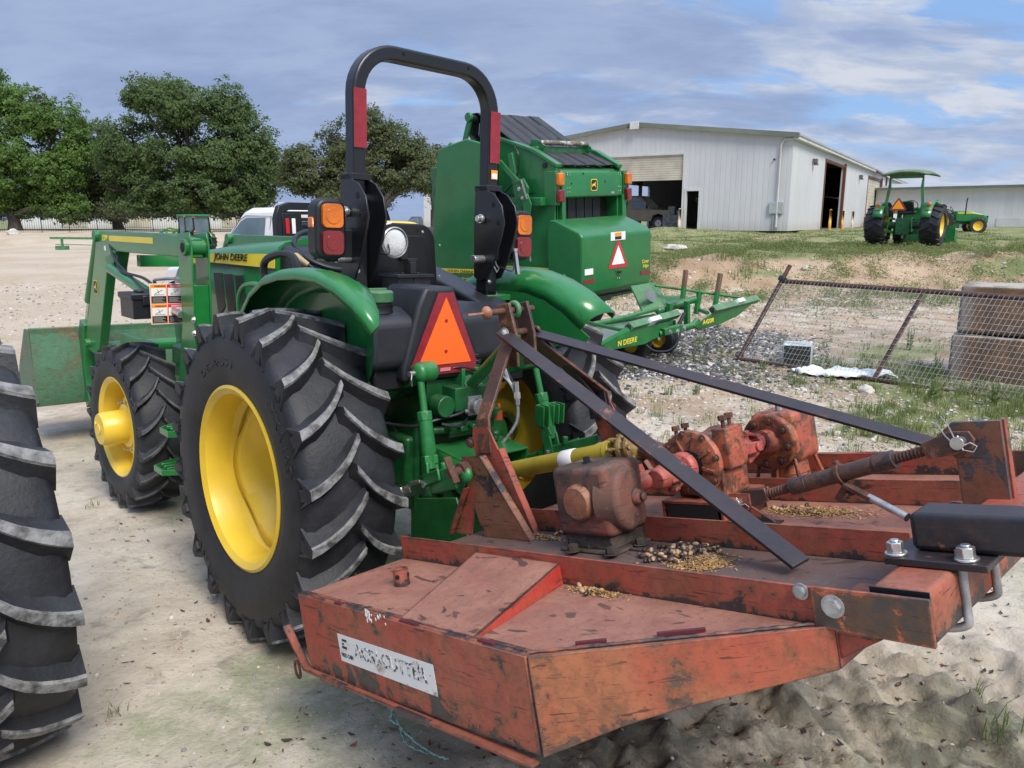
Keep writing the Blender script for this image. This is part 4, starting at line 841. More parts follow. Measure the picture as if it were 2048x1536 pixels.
# ---- platform, fenders ----
mb = MB(); mb.b2((-.46,.15,1.0), (.46,1.1,1.04)); mb.b2((-.46,.10,1.04), (.46,.16,1.3)); P_('platform', mb, BLK, bevel=.01)
def fz(y):
    for (a, za), (b, zb) in zip(FA, FA[1:]):
        if b <= y <= a: return za+(zb-za)*(a-y)/(a-b)
    return FA[0][1] if y > FA[0][0] else FA[-1][1]
FA = [(.62,1.17), (.56,1.30), (.47,1.44), (.36,1.545), (.22,1.615), (.05,1.65), (-.12,1.662), (-.30,1.655), (-.45,1.62), (-.60,1.56), (-.74,1.475)]
for s in (-1, 1):
    mb = MB(); n = len(FA); V = []; xs = (.525, .528, .540, .562, .60, .645, .685, .704, .708)
    for j, x in enumerate(xs):
        lim = -.43-.31*sst(.525, .70, x) if s < 0 else -.74
        for i, (y, z) in enumerate(FA):
            y = y if y > -.1 else -.1+(y+.1)*(lim+.1)/(-.64); z = fz(y)
            c = Vector((y-(-.08), z-.72)); dr = (-.11, -.065, -.035, -.012, .004, .010, .004, -.012, -.040)[j]; c = c*(1+dr/c.length); V.append((s*x, c.x-.08, c.y+.72))
    mb.add(V, [(j*n+i, j*n+i+1, (j+1)*n+i+1, (j+1)*n+i) for j in range(len(xs)-1) for i in range(n-1)]); P_('fender', mb, G, solid=.008, ang=50)
    mb = MB(); poly = [(s*.522, y, z-.10) for y, z in FA if y > -.40]+([(s*.522,-.40,1.52), (s*.522,-.41,1.40), (s*.522,-.34,1.12), (s*.522,.0,1.08), (s*.522,.5,1.02)] if s < 0 else [(s*.522,-.55,1.46), (s*.522,-.73,1.36), (s*.522,-.70,1.33), (s*.522,-.50,1.29), (s*.522,.0,1.22), (s*.522,.5,1.15)]); mb.prism(poly, (s*.008,0,0)); P_('fender_panel', mb, G)
    mb = MB(); e = [(s*.524,-.43,1.54), (s*.60,-.54,1.54), (s*.705,-.73,1.445), (s*.67,-.68,1.38), (s*.60,-.55,1.26), (s*.526,-.36,1.13)]
    if s < 0: mb.prism(e, (-s*.004,.006,0)); P_('fender_flange', mb, G)
    mb = MB(); mb.b2((s*.36,-.16,1.50), (s*.52,.0,1.53)); mb.b2((s*.36,-.16,1.35), (s*.375,.0,1.50)); P_('fender_bracket', mb, G2, bevel=.003)
    mb = MB(); [mb.hexbolt((s*x,y,1.53), (0,0,1), .012, .014) for x, y in ((.44,-.12), (.49,-.04))]; P_('bracket_bolt', mb, CHR)
def rrect(cx, z0, z1, w0, w1, y0, lean, r=.07, n=6):
    P = []
    for (sx, sz) in ((1,0), (1,1), (-1,1), (-1,0)):
        cxx = cx+sx*((w0 if sz == 0 else w1)/2-r); cz = (z0+r) if sz == 0 else (z1-r)
        a0 = {(1,0): -90, (1,1): 0, (-1,1): 90, (-1,0): 180}[(sx,sz)]
        for i in range(n+1): a = rad(a0+90*i/n); zz_ = cz+r*sin(a); P.append((cxx+r*cos(a), y0+lean*(zz_-z0), zz_))
    return P
# ---- roll bar ----
mb = MB(); rx, ztop, ra = .392, 2.628, .19
path = [(-rx,-.10,2.0)]+[(-rx+ra-ra*cos(rad(t)), -.10, ztop-ra+ra*sin(rad(t))) for t in range(0, 91, 10)]+[(rx-ra+ra*sin(rad(t)), -.10, ztop-ra+ra*cos(rad(t))) for t in range(0, 91, 10)]+[(rx,-.10,2.0)]
mb.rsweep(path, .078, .064, (0,1,0)); P_('roll_bar_hoop', mb, BLKP, bevel=.012, seg=3, ang=30)
for s in (-1, 1):
    X = s*.395
    mb = MB(); mb.b2((X-.036,-.145,1.50), (X+.036,-.055,1.98)); mb.prism([(X-.036,-.145,1.56), (X-.036,-.145,1.40), (X-.036,.03,1.40), (X-.036,.0,1.56)], (.072,0,0)); P_('roll_bar_post', mb, BLKP, bevel=.008)
    pl = [(-.055,2.085), (-.135,2.085), (-.155,2.06), (-.20,2.045), (-.262,1.985), (-.285,1.90), (-.265,1.83), (-.215,1.70), (-.165,1.62), (-.10,1.60), (-.055,1.62), (-.048,1.9)]
    mb = MB(); mb.prism([(X-.050,y,z) for y, z in pl], (.010,0,0)); mb.prism([(X+.040,y,z) for y, z in pl], (.010,0,0)); mb.b2((X-.05,-.152,2.06), (X+.05,-.048,2.09)); P_('hinge_plate', mb, BLKP, bevel=.003)
    mb = MB(); mb.cyl((X-.09,-.12,1.92), (X+.06,-.12,1.92), .016, n=14); mb.cyl((X-.07,-.12,1.92), (X-.055,-.12,1.92), .024, n=16); mb.cyl((X-.12,-.13,1.715), (X-.05,-.13,1.715), .021, n=14); mb.cyl((X+.05,-.13,1.715), (X+.08,-.13,1.715), .018, n=12); P_('hinge_pin', mb, CHR, bevel=.002)
    mb = MB(); [mb.cyl((X+e*.0505,y,z), (X+e*.0515,y,z), .014, n=14) for y, z in ((-.20,1.99), (-.24,1.90)) for e in (-1, 1)]; P_('hinge_hole', mb, DARK)
    mb = MB(); mb.b2((X-.032,-.1455-.002,2.20), (X+.032,-.1455+.001,2.45)); P_('reflective_strip', mb, REDR)
    mb = MB(); [mb.hexbolt((X-.02,-.147,z), (0,-1,0), .008, .008) for z in (1.66,1.60)]; P_('post_bolt', mb, CHR)
    # tail lamp housings
    c = s*.568
    mb = MB(); mb.prism(rrect(c,1.712,1.97,.15,.145,-.19,0,.05), (0,.085,0)); P_('lamp_housing', mb, BLK, bevel=.014, seg=3)
    mb = MB(); mb.b2((min(X,c),-.15,1.70), (max(X,c),-.10,1.85)); P_('lamp_arm', mb, BLK, bevel=.015)
    mb = MB(); mb.prism(rrect(c,1.847,1.948,.100,.098,-.205,0,.022), (0,.03,0)); mb.cyl((c,-.205,1.898), (c,-.208,1.898), .035, n=24); P_('turn_lamp', mb, AMB, bevel=.008, seg=3)
    mb = MB(); mb.prism(rrect(c,1.733,1.835,.100,.100,-.205,0,.022), (0,.03,0)); mb.cyl((c,-.205,1.784), (c,-.207,1.784), .035, n=24); P_('tail_lamp', mb, REDL, bevel=.008, seg=3)
mb = MB(); mb.b2((-.652,-.17,1.845), (-.638,-.13,1.89)); P_('side_marker', mb, AMB, bevel=.008)
mb = MB(); [mb.cyl((x,-.1425,ztop+.004), (x,-.1435,ztop+.004), .007, n=10) for x in (-.16,.22)]; P_('hoop_hole', mb, DARK)
mb = MB(); quad(mb, (.372,-.1465,2.12), (1,0,0), (0,0,1), .042, .045); wl = P_('warning_label', mb, WSG); mb = MB(); quad(mb, (.376,-.149,2.123), (1,0,0), (0,0,1), .034, .026, .001); P_('label_panel', mb, WHP, wl)
hose([(.44,-.14,1.74), (.47,-.22,1.70), (.43,-.26,1.66), (.40,-.20,1.68)], .003); hose([(-.34,-.14,1.75), (-.30,-.22,1.74), (-.26,-.16,1.78)], .004)
mb = MB(); mb.tube([(.385,-.16,1.78), (.385,-.17,1.73), (.40,-.17,1.69), (.42,-.17,1.67), (.405,-.17,1.65), (.385,-.17,1.68)], .004, 6); mb.cyl((.50,-.20,1.76), (.50,-.20,1.775), .018, n=12); mb.bar((.50,-.2,1.77), (.51,-.22,1.64), .018, .018); P_('lock_pin', mb, CHR)
# work lamp
mb = MB(); mb.lathe((-.215,-.14,1.79), (0,-1,0), [(.001,-.06), (.04,-.055), (.066,-.01), (.072,.0), (.072,.010), (.062,.012)], 40); wl = P_('work_lamp', mb, BLK)
mb = MB(); mb.lathe((-.215,-.14,1.79), (0,-1,0), [(.064,.007), (.045,.016), (.02,.019), (.001,.020)], 40); P_('lamp_lens', mb, CLR, wl)
mb = MB(); mb.lathe((-.215,-.14,1.79), (0,-1,0), [(.063,.009), (.067,.014), (.073,.011), (.073,.003)], 40); mb.tube([(-.215,-.12,1.88), (-.27,-.1,1.86), (-.34,-.1,1.84)], .008, 8); P_('lamp_ring', mb, GALV, wl)
# ---- seat ----
sy = .10
mb = MB(); mb.prism(rrect(-.03,1.42,1.885,.50,.42,sy,-.12,.11), (0,.05,0)); P_('seat_back_shell', mb, BLKP, bevel=.012, seg=3)
mb = MB(); mb.prism(rrect(-.03,1.55,1.83,.36,.31,sy-.018,-.12,.05), (0,.02,0)); P_('seat_back_panel', mb, BLK, bevel=.01, seg=2)
mb = MB(); mb.b2((-.055,sy-.065,1.70), (-.005,sy-.04,1.80)); P_('seat_back_handle', mb, BLK, bevel=.008)
mb = MB(); mb.prism(rrect(-.03,1.44,1.895,.53,.43,sy+.045,-.12,.12), (0,.09,0)); P_('seat_back_cushion', mb, Y, bevel=.03, seg=3)
mb = MB(); mb.b2((-.28,.14,1.36), (.22,.62,1.46)); P_('seat_cushion', mb, Y, bevel=.04, seg=3)
mb = MB(); mb.b2((-.24,.12,1.28), (.18,.58,1.36)); mb.b2((-.2,.15,1.04), (.14,.5,1.28)); P_('seat_base', mb, BLK, bevel=.02)
mb = MB(); [mb.hexbolt((x,sy-.02-.12*(z-1.42),z), (0,-1,0), .007, .006, False) for x, z in ((-.13,1.845), (.07,1.845), (.185,1.78), (.20,1.62), (-.25,1.52), (.19,1.50))]; P_('seat_screw', mb, CHR)
mb = MB(); mb.b2((-.19,-.14,1.48), (.0,.0,1.625)); mb.b2((-.205,-.155,1.625), (.015,.015,1.642)); mb.b2((-.18,-.15,1.46), (-.17,-.05,1.48)); [mb.cyl((-.17+.045*i,-.08,1.642), (-.17+.045*i,-.08,1.647), .012, n=12) for i in range(4)]; P_('battery_box', mb, BLK, bevel=.006)
mb = MB(); mb.b2((-.105,-.12,1.642), (-.07,-.06,1.70)); mb.b2((-.105,-.1,1.70), (-.05,-.065,1.715)); mb.b2((-.10,-.145,1.47), (-.083,-.14,1.642)); P_('box_strap', mb, BLK, bevel=.006)
mb = MB(); quad(mb, (-.1925,-.08,1.53), (0,-1,0), (0,0,1), .035, .055, .002); P_('box_label', mb, WHP)
for p in ([(.0,-.2,1.47), (.05,-.24,1.52), (.12,-.2,1.49)], [(-.1,-.15,1.5), (-.12,-.2,1.53), (-.05,-.22,1.5)], [(.02,-.16,1.5), (.03,-.22,1.53), (.07,-.25,1.5), (.1,-.2,1.46)], [(-.3,-.1,1.5), (-.26,-.12,1.54), (-.22,-.08,1.5)]): hose(p, .008, None, 'cable')
# right console with levers
mb = MB(); mb.prism([(.24,-.25,1.46), (.24,.60,1.46), (.24,.62,1.56), (.24,.45,1.68), (.24,.2,1.62), (.24,-.25,1.50)], (.19,0,0)); P_('side_console', mb, BLK, bevel=.03, seg=3)
mb = MB(); mb.cyl((.30,.33,1.65), (.29,.30,1.73), .008, n=8); mb.cyl((.36,.42,1.66), (.35,.40,1.70), .008, n=8); P_('lever_rod', mb, BLK)
mb = MB(); mb.ell((.288,.295,1.745), (.022,.022,.026), 16, 10); mb.ell((.35,.40,1.71), (.016,.016,.02), 12, 8); P_('lever_knob', mb, simple('cream knob', (.45,.40,.28), .4))
# steering wheel and dash
dn = Vector((0,-.52,.85)).normalized(); dx = Vector((1,0,0)); dy = dn.cross(dx); wc = Vector((-.02,.80,1.73))
mb = MB(); mb.tube([wc+(dx*cos(t)+dy*sin(t))*.20 for t in [2*pi*i/48 for i in range(48)]], .0145, 12, True); sw = P_('steering_wheel', mb, BLK)
mb = MB(); [mb.bar(wc-dn*.03, wc+(dx*cos(a)+dy*sin(a))*.19, .022, .012) for a in (pi/2, pi/2+2.1, pi/2-2.1)]; mb.cyl(wc-dn*.05, wc, .035, n=20); P_('wheel_spoke', mb, BLK, sw)
mb = MB(); mb.cyl(wc-dn*.35, wc-dn*.04, .05, n=20); mb.b2((-.14,.78,1.40), (.12,1.0,1.64)); P_('steering_column', mb, BLK, bevel=.02)
mb = MB(); mb.prism([(-.29,.62,1.25), (-.29,.74,1.72), (-.29,.90,1.77), (-.29,.95,1.2)], (.58,0,0)); P_('dash', mb, BLK, bevel=.05, seg=4)
mb = MB(); mb.cyl((-.17,.62,1.60), (-.24,.66,1.66), .009, n=8); P_('shuttle_lever', mb, BLK)
mb = MB(); mb.tube([(-.235,.655,1.655), (-.29,.69,1.70), (-.30,.695,1.705)], [.013,.02,.012], 12); P_('lever_knob', mb, simple('tan knob', (.50,.38,.22), .5))
mb = MB(); mb.b2((-.21,.52,1.48), (-.06,.66,1.61)); P_('lever_housing', mb, BLK, bevel=.02)
# hand rail at the left of the dash
hose([(-.44,.72,1.53), (-.45,.74,1.62), (-.45,.70,1.68), (-.44,.55,1.715), (-.43,.44,1.70), (-.43,.40,1.62), (-.43,.38,1.52)], .020, BLK, 'grab_handle')
hose([(-.52,.86,1.25), (-.55,.84,1.42), (-.56,.78,1.52), (-.56,.66,1.555), (-.56,.52,1.545), (-.55,.44,1.47), (-.53,.42,1.38)], .013, G, 'entry_rail')
mb = MB(); mb.prism([(-.50,.76,1.20), (-.50,.74,1.46), (-.50,.52,1.50), (-.50,.50,1.20)], (.008,0,0)); P_('kick_plate', mb, simple('olive panel', (.10,.13,.07), .3, 0, .1))
# ---- bonnet ----
def hood():
    mb = MB(); st = []
    #  y, ztop, half width top, half width low, zlow
    for y, zt, wt, wl, zl in ((.88,1.79,.25,.31,1.15), (1.0,1.785,.25,.315,1.15), (1.3,1.765,.25,.32,1.13), (1.7,1.745,.245,.32,1.10), (2.1,1.71,.235,.31,1.06), (2.45,1.655,.215,.295,1.02), (2.62,1.56,.19,.27,1.0), (2.68,1.40,.17,.25,1.0)):
        row = []
        for u in (-1, 1):
            pts = [(wl, zl), (wl+.01, zl+(zt-zl)*.45), (wl, zt-.11), (wt+.045, zt-.05), (wt, zt-.02), (wt*.5, zt)]
            row += [(-x, y, z) for x, z in pts] if u < 0 else [(x, y, z) for x, z in reversed(pts)]
        st.append(row)
    n = len(st[0]); V = [p for r_ in st for p in r_]
    mb.add(V, [(i*n+j, i*n+j+1, (i+1)*n+j+1, (i+1)*n+j) for i in range(len(st)-1) for j in range(n-1)]+[tuple(range(n)), tuple((len(st)-1)*n+j for j in range(n))]); return mb
P_('bonnet', hood(), G, ang=45)
mb = MB(); mb.prism([(-.327,.86,1.625), (-.325,.86,1.705), (-.328,1.75,1.68), (-.325,2.15,1.635), (-.325,2.15,1.60), (-.328,1.75,1.625)], (-.004,0,0)); st_ = P_('bonnet_stripe', mb, YD)
mb = MB(); mb.prism([(-.330,.86,1.612), (-.330,.86,1.625), (-.331,1.75,1.625), (-.331,1.75,1.615)], (-.003,0,0)); P_('stripe_line', mb, TINK, st_)
text('JOHN DEERE', (-.3335,1.70,1.632), (0,-1,.012), (0,0,1), .50, .055, 'bonnet_lettering', TINK, tr, .0012, .2, .012)
mb = MB()
for k in range(3): y0 = 1.72-.16*k; mb.prism([(-.329,y0,1.56), (-.329,y0-.12,1.565), (-.329,y0-.17,1.36), (-.329,y0-.06,1.28)], (-.003,0,0))
mb.prism([(-.329,1.75,1.2), (-.329,1.6,1.23), (-.329,1.3,1.0), (-.329,1.8,1.0)], (-.003,0,0)); P_('bonnet_grille', mb, BLK)
mb = MB(); mb.b2((-.25,1.05,.95), (.25,2.5,1.2)); mb.cyl((-.26,1.4,.98), (-.26,2.0,.98), .07, n=16); mb.b2((-.2,2.5,.7), (.2,2.95,.95)); P_('engine', mb, GD, bevel=.02)
mb = MB(); mb.lathe((-.10,2.12,.58), (-1,0,0), [(.13,0), (.10,.15), (.075,.3), (.08,.42), (.11,.47)], 24); mb.lathe((.10,2.12,.58), (1,0,0), [(.13,0), (.10,.15), (.075,.3), (.08,.42), (.11,.47)], 24); mb.b2((-.55,2.04,.50), (.55,2.20,.60)); P_('front_axle', mb, GD, bevel=.01)
# ---- entry steps ----
mb = MB(); mb.prism([(-.60,1.30,1.02), (-.60,1.06,1.02), (-.60,1.12,.70), (-.60,1.28,.40), (-.60,1.48,.40)], (.010,0,0)); P_('step_side_plate', mb, G, bevel=.003)
for z, y0 in ((.42,1.30), (.68,1.16)):
    mb = MB(); L_ = [( -.61,y0+.24), (-.74,y0+.23), (-.83,y0+.17), (-.83,y0+.04), (-.74,y0-.01), (-.61,y0-.02)]
    mb.rsweep([(x,y,z) for x, y in L_], .035, .012, (0,0,1)); [mb.b2((-.79,y0+.02+k*.055,z-.006), (-.61,y0+.03+k*.055,z+.012)) for k in range(4)]; mb.b2((-.705,y0,z-.006), (-.695,y0+.22,z+.010)); P_('step', mb, G, bevel=.002)
# ---- front loader ----
for s in (-1, 1):
    X = s*.52
    mb = MB(); mp = [(1.64,1.80), (1.45,1.81), (1.42,1.74), (1.43,1.2), (1.45,.95), (1.52,.72), (1.70,.60), (1.78,.72), (1.70,1.0), (1.62,1.25), (1.63,1.55)]
    for dx_ in (-.055, .045): mb.prism([(X+dx_,y,z) for y, z in mp], (.010,0,0))
    mb.b2((X-.045,1.44,.95), (X+.045,1.47,1.50)); P_('loader_mast', mb, G, bevel=.003)
    mb = MB(); mb.bar((X,1.6,.64), (X-s*.34,1.5,.62), .16, .14); mb.bar((X,1.62,.85), (X-s*.3,1.9,.75), .1, .1); P_('mast_bracket', mb, G2, bevel=.008)
    arm = [(1.47,1.66), (1.47,1.775), (1.9,1.80), (3.30,1.80), (3.42,1.76), (3.50,1.60), (3.92,.93), (3.88,.82), (3.70,.80), (3.56,.86), (3.20,1.50), (3.06,1.61), (2.90,1.655)]
    mb = MB(); mb.prism([(X-.035,y,z) for y, z in arm], (.07,0,0)); P_('loader_arm', mb, G, bevel=.006)
    mb = MB(); mb.cyl((X-.075,1.50,1.72), (X+.06,1.50,1.72), .05, n=24); mb.cut(); mb.cyl((X-.06,3.40,1.76), (X+.06,3.40,1.76), .045, n=20); mb.cut(); mb.cyl((X-.06,3.02,1.53), (X+.05,3.02,1.53), .035, n=18); mb.cut(); mb.cyl((X-.07,3.82,.88), (X+.07,3.82,.88), .035, n=18); mb.prism([(X-.05,2.9,1.66), (X-.05,3.18,1.6), (X-.05,3.02,1.48)], (.10,0,0)); P_('pivot_boss', mb, G2, bevel=.004)
    mb = MB(); mb.cyl((X-.076,1.50,1.72), (X-.079,1.50,1.72), .028, n=20); P_('pivot_hole', mb, DARK)
    mb = MB(); mb.cyl((X-.06,3.0,1.53), (X-.06,2.0,1.37), .038, n=20); P_('lift_cylinder', mb, G); mb = MB(); mb.cyl((X-.06,2.0,1.37), (X-.06,1.62,1.31), .02, n=16); P_('cylinder_rod', mb, CHR)
    mb = MB(); a = Vector((X-s*.0,3.46,1.74)); b_ = Vector((X,3.98,1.02)); mb.cyl(a+Vector((0,.04,0)), a.lerp(b_,.72)+Vector((0,.05,0)), .036, n=20); P_('bucket_cylinder', mb, G); mb = MB(); mb.cyl(a.lerp(b_,.72)+Vector((0,.05,0)), b_+Vector((0,.04,-.02)), .018, n=16); P_('cylinder_rod', mb, CHR)
    mb = MB(); mb.prism([(X-.05,3.90,1.02), (X-.05,4.02,1.06), (X-.05,4.10,.90), (X-.05,4.12,.55), (X-.05,4.0,.30), (X-.05,3.90,.36), (X-.05,3.98,.62), (X-.05,3.95,.86)], (.10,0,0)); P_('bucket_carrier', mb, G2, bevel=.004)
    mb = MB(); [mb.hexbolt((X-.055,y,z), (-1,0,0), .014, .014) for y, z in ((1.47,.83), (1.57,.76), (1.52,.95), (1.42,1.30), (1.42,1.22))]; P_('mast_bolt', mb, CHR)
mb = MB(); mb.bar((-.5,2.62,1.60), (.5,2.62,1.60), .08, .08); mb.cut(); mb.cyl((-.5,3.62,.86), (.5,3.62,.86), .05, n=16); P_('loader_cross_tube', mb, G)
hose([(-.56,2.9,1.62), (-.6,2.7,1.53), (-.58,2.3,1.50), (-.60,1.95,1.46), (-.57,1.75,1.50)], .010); hose([(-.55,3.1,1.70), (-.59,2.85,1.60), (-.59,2.5,1.49), (-.62,2.1,1.43), (-.57,1.8,1.45)], .009)
hose([(-.57,1.98,1.44), (-.62,1.95,1.50), (-.60,1.80,1.52), (-.56,1.62,1.53)], .010, GALV)
mb = MB(); mb.prism([(-.555,3.30,1.715), (-.555,3.30,1.76), (-.555,2.05,1.75), (-.555,2.05,1.725)], (-.0,0,0)) if 0 else quad(mb, (-.5563,3.08,1.728), (0,-1,0), (0,0,1), .95, .040, .001); P_('arm_stripe', mb, YD)
text('520M', (-.5573,3.26,1.728), (0,-1,0), (0,0,1), .14, .042, 'arm_lettering', YD, tr, .001, .2, .01)
mb = MB(); quad(mb, (-.557,3.22,1.655), (0,-1,0), (0,0,1), .05, .035, .001); P_('arm_label', mb, WHP)
def deer(par, o, rt, up, s, nm='deer_badge'):
    rt = Vector(rt).normalized(); up = Vector(up); up = (up-rt*up.dot(rt)).normalized(); n = rt.cross(up); o = Vector(o)
    F_ = lambda pts, k: [o+rt*x*s+up*y*s+n*k for x, y in pts]
    def rr(w, h, r): return [(sx*(w-r)+r*cos(rad(a)), sy_*(h-r)+r*sin(rad(a))) for sx, sy_, a0 in ((1,1,0), (-1,1,90), (-1,-1,180), (1,-1,270)) for a in (a0, a0+30, a0+60, a0+90)]
    mb = MB(); mb.prism(F_(rr(.5,.55,.2), 0), n*.001); b = mb.build(nm, YD, par)
    mb = MB(); mb.prism(F_(rr(.43,.48,.17), .0015), n*.001); mb.build('badge_field', TINK, b)
    mb = MB(); mb.prism(F_([(-.30,-.02), (-.22,.10), (-.02,.10), (.12,.20), (.10,.34), (.16,.24), (.26,.22), (.20,.14), (.14,-.02), (.30,-.22), (.22,-.20), (.05,-.06), (-.12,-.05), (-.20,-.14), (-.36,-.22), (-.28,-.12)], .003), n*.001); mb.build('badge_deer', YD, b); return b
deer(tr, (-.5565,3.52,1.36), (0,-1,0), (0,.3,1), .10)
mb = MB(); mb.b2((-.715,1.745,1.245), (-.515,1.750,1.495)); sg = P_('warning_sign', mb, WHP); mb = MB(); mb.b2((-.60,1.751,1.30), (-.50,1.76,1.40)); P_('sign_bracket', mb, G)
for i, (m_, x0) in enumerate(((WSG, -.712), (DSG, -.614))):
    for j in (0, 1):
        f = 1.7445; z0 = 1.25+.122*j; b = MB(); b.b2((x0,f-.001,z0), (x0+.095,f,z0+.118)); b.build('sign_panel', m_, sg)
        b = MB(); b.b2((x0+.004,f-.002,z0+.047), (x0+.091,f-.001,z0+.096)); b.build('sign_picture', WHP, sg)
        b = MB(); b.b2((x0+.004,f-.002,z0+.004), (x0+.091,f-.001,z0+.045)); b.build('sign_text_block', TINK, sg)
        b = MB(); b.bar((x0+.02,f-.0025,z0+.058), (x0+.07,f-.0025,z0+.085), .004, .001); b.bar((x0+.04,f-.0025,z0+.088), (x0+.05,f-.0025,z0+.06), .006, .001); b.bar((x0+.02,f-.0025,z0+.055), (x0+.08,f-.0025,z0+.055), .003, .001); b.build('sign_drawing', TINK, sg)
        b = MB(); [b.b2((x0+.008+.003*(k % 2),f-.0025,z0+.009+.0065*k), (x0+.082-.01*(k % 3),f-.002,z0+.0115+.0065*k)) for k in range(5)]; b.build('sign_print', simple('grey print', (.35,.35,.35), .6) if (i, j) == (0, 0) else bpy.data.materials['grey print'], sg)
        text(('WARNING', 'DANGER')[i], (x0+.022,f-.0015,z0+.101), (1,0,0), (0,0,1), .066, .011, 'sign_lettering', TINK if i == 0 else WHP, sg, .0008, 0, .01)
mb = MB(); mb.b2((-.80,1.80,1.275), (-.62,2.05,1.42)); mb.b2((-.81,1.79,1.395), (-.61,2.06,1.43)); mb.b2((-.745,1.785,1.36), (-.695,1.795,1.42)); mb.b2((-.74,1.90,1.43), (-.70,1.98,1.445)); P_('tool_box', mb, BLK, bevel=.010)
# bucket
mb = MB(); ZB = lambda z: .97-(.98-z)*.68
prof = [(y, ZB(z)) for y, z in [(4.10,.98), (4.05,.60), (4.02,.20), (4.06,.05), (4.75,.0), (4.75,.02), (4.08,.07), (4.04,.2), (4.07,.60), (4.12,.98)]]
mb.prism([(-.93,y,z) for y, z in prof], (1.86,0,0))
for x in (-.93,.91): mb.prism([(x,y,ZB(z)) for y, z in [(4.10,.98), (4.03,.1), (4.75,.0), (4.60,.5), (4.3,.98)]], (.02,0,0))
mb.bar((-.93,4.12,.96), (.93,4.12,.96), .05, .06); P_('bucket', mb, worn('scraped bucket paint', ((.045,.16,.075), (.075,.19,.11)), (.12,.06,.035), .64, .2, .5, 2.0, 4, None, .25, (.12,.10,.06)), bevel=.004)
tag(tr, None)
mb = MB(); mb.b2((-.62,2.9,.74), (-.30,3.3,.78)); mb.b2((-.55,2.3,.78), (-.50,3.0,1.05)); P_('front_bracket', mb, G2, bevel=.006)
mb = MB(); mb.cyl((-.36,2.0,1.02), (-.36,1.75,1.02), .05, n=16); P_('filter', mb, GD)
# ================= rotary cutter =================
CM = frame((-.6794, 2.3621, .399), 43.0, 0, -13.4)      # x across (0..2.34), y forward, z up; front left lower corner is the origin
ct = thing('rotary_cutter', 'wide rusty red rotary cutter hitched behind the big green tractor', 'rotary cutter', CM)
K = lambda nm, mb, m, par=ct, **k: mb.build(nm, m, par, **k)
WD = 2.34; DZ = .262
deck = [(0,0), (WD,0), (WD,-1.14), (WD-.43,-1.655), (.432,-1.655), (0,-1.14)]
def inset(P, lo, hi): return [p for p in P]
mb = MB(); mb.prism([(x,y,DZ-.006) for x, y in [(.0,0), (.432,0), (.432,-1.655), (0,-1.14)]], (0,0,.006)); mb.prism([(WD-x,y,DZ-.006) for x, y in [(.0,0), (.432,0), (.432,-1.655), (0,-1.14)]], (0,0,.006)); K('side_deck', mb, MDK)
mb = MB(); mb.prism([(x,y,DZ-.006) for x, y in [(.433,0), (.88,0), (.88,-1.655), (.433,-1.655)]], (0,0,.006)); K('middle_deck', mb, MDD)
mb = MB(); mb.prism([(x,y,DZ-.006) for x, y in [(.881,0), (WD-.433,0), (WD-.433,-1.655), (.881,-1.655)]], (0,0,.006)); K('middle_deck', mb, MDK)
# side skirts
mb = MB(); mb.prism([(0,0,.05), (0,.0,DZ+.004), (0,-1.14,DZ+.004), (0,-1.135,.03), (0,-.02,.0)], (-.008,0,0)); K('side_skirt', mb, MRS, bevel=.002)
mb = MB(); mb.prism([(-.006,.006,DZ+.006), (-.006,-1.14,DZ+.006), (.03,-1.13,DZ+.006), (.03,.0,DZ+.006)], (0,0,-.012)); K('side_lip', mb, MRR, bevel=.003)
mb = MB(); mb.prism([(WD,0,.05), (WD,.0,DZ+.004), (WD,-1.14,DZ+.004), (WD,-1.135,.03), (WD,-.02,.0)], (.008,0,0)); K('side_skirt', mb, MRS)
def diag(x0, s):
    p = [(0,-1.142), (.432,-1.660)]; mb = MB(); n = Vector((-.77,-.64,0))*.008; V = []
    N_ = 14
    lowz = lambda t: .028+(.062*t/.31 if t < .31 else .062+.026*(t-.31)/.19 if t < .5 else .088+.052*(t-.5)/.5)
    top = [(p[0][0]+(p[1][0]-p[0][0])*i/N_, p[0][1]+(p[1][1]-p[0][1])*i/N_) for i in range(N_+1)]
    poly = [Vector((x, y, DZ+.004)) for x, y in top]+[Vector((top[i][0], top[i][1], lowz(i/N_))) for i in range(N_, -1, -1)]
    if s: poly = [Vector((WD-v.x, v.y, v.z)) for v in poly]; n = Vector((.77,-.64,0))*.008
    q = Vector((n.x, n.y, 0)); W_ = [v for v in poly]; mb.prism(poly, q); return mb
K('rear_skirt', diag(0, 0), MRD, bevel=.002); K('rear_skirt', diag(0, 1), MRD)
mb = MB(); mb.b2((.432,-1.664,.168), (WD-.432,-1.656,DZ)); K('rear_skirt', mb, MRS)
mb = MB(); mb.b2((0,-.006,.06), (WD,0,DZ)); K('front_skirt', mb, MRR)
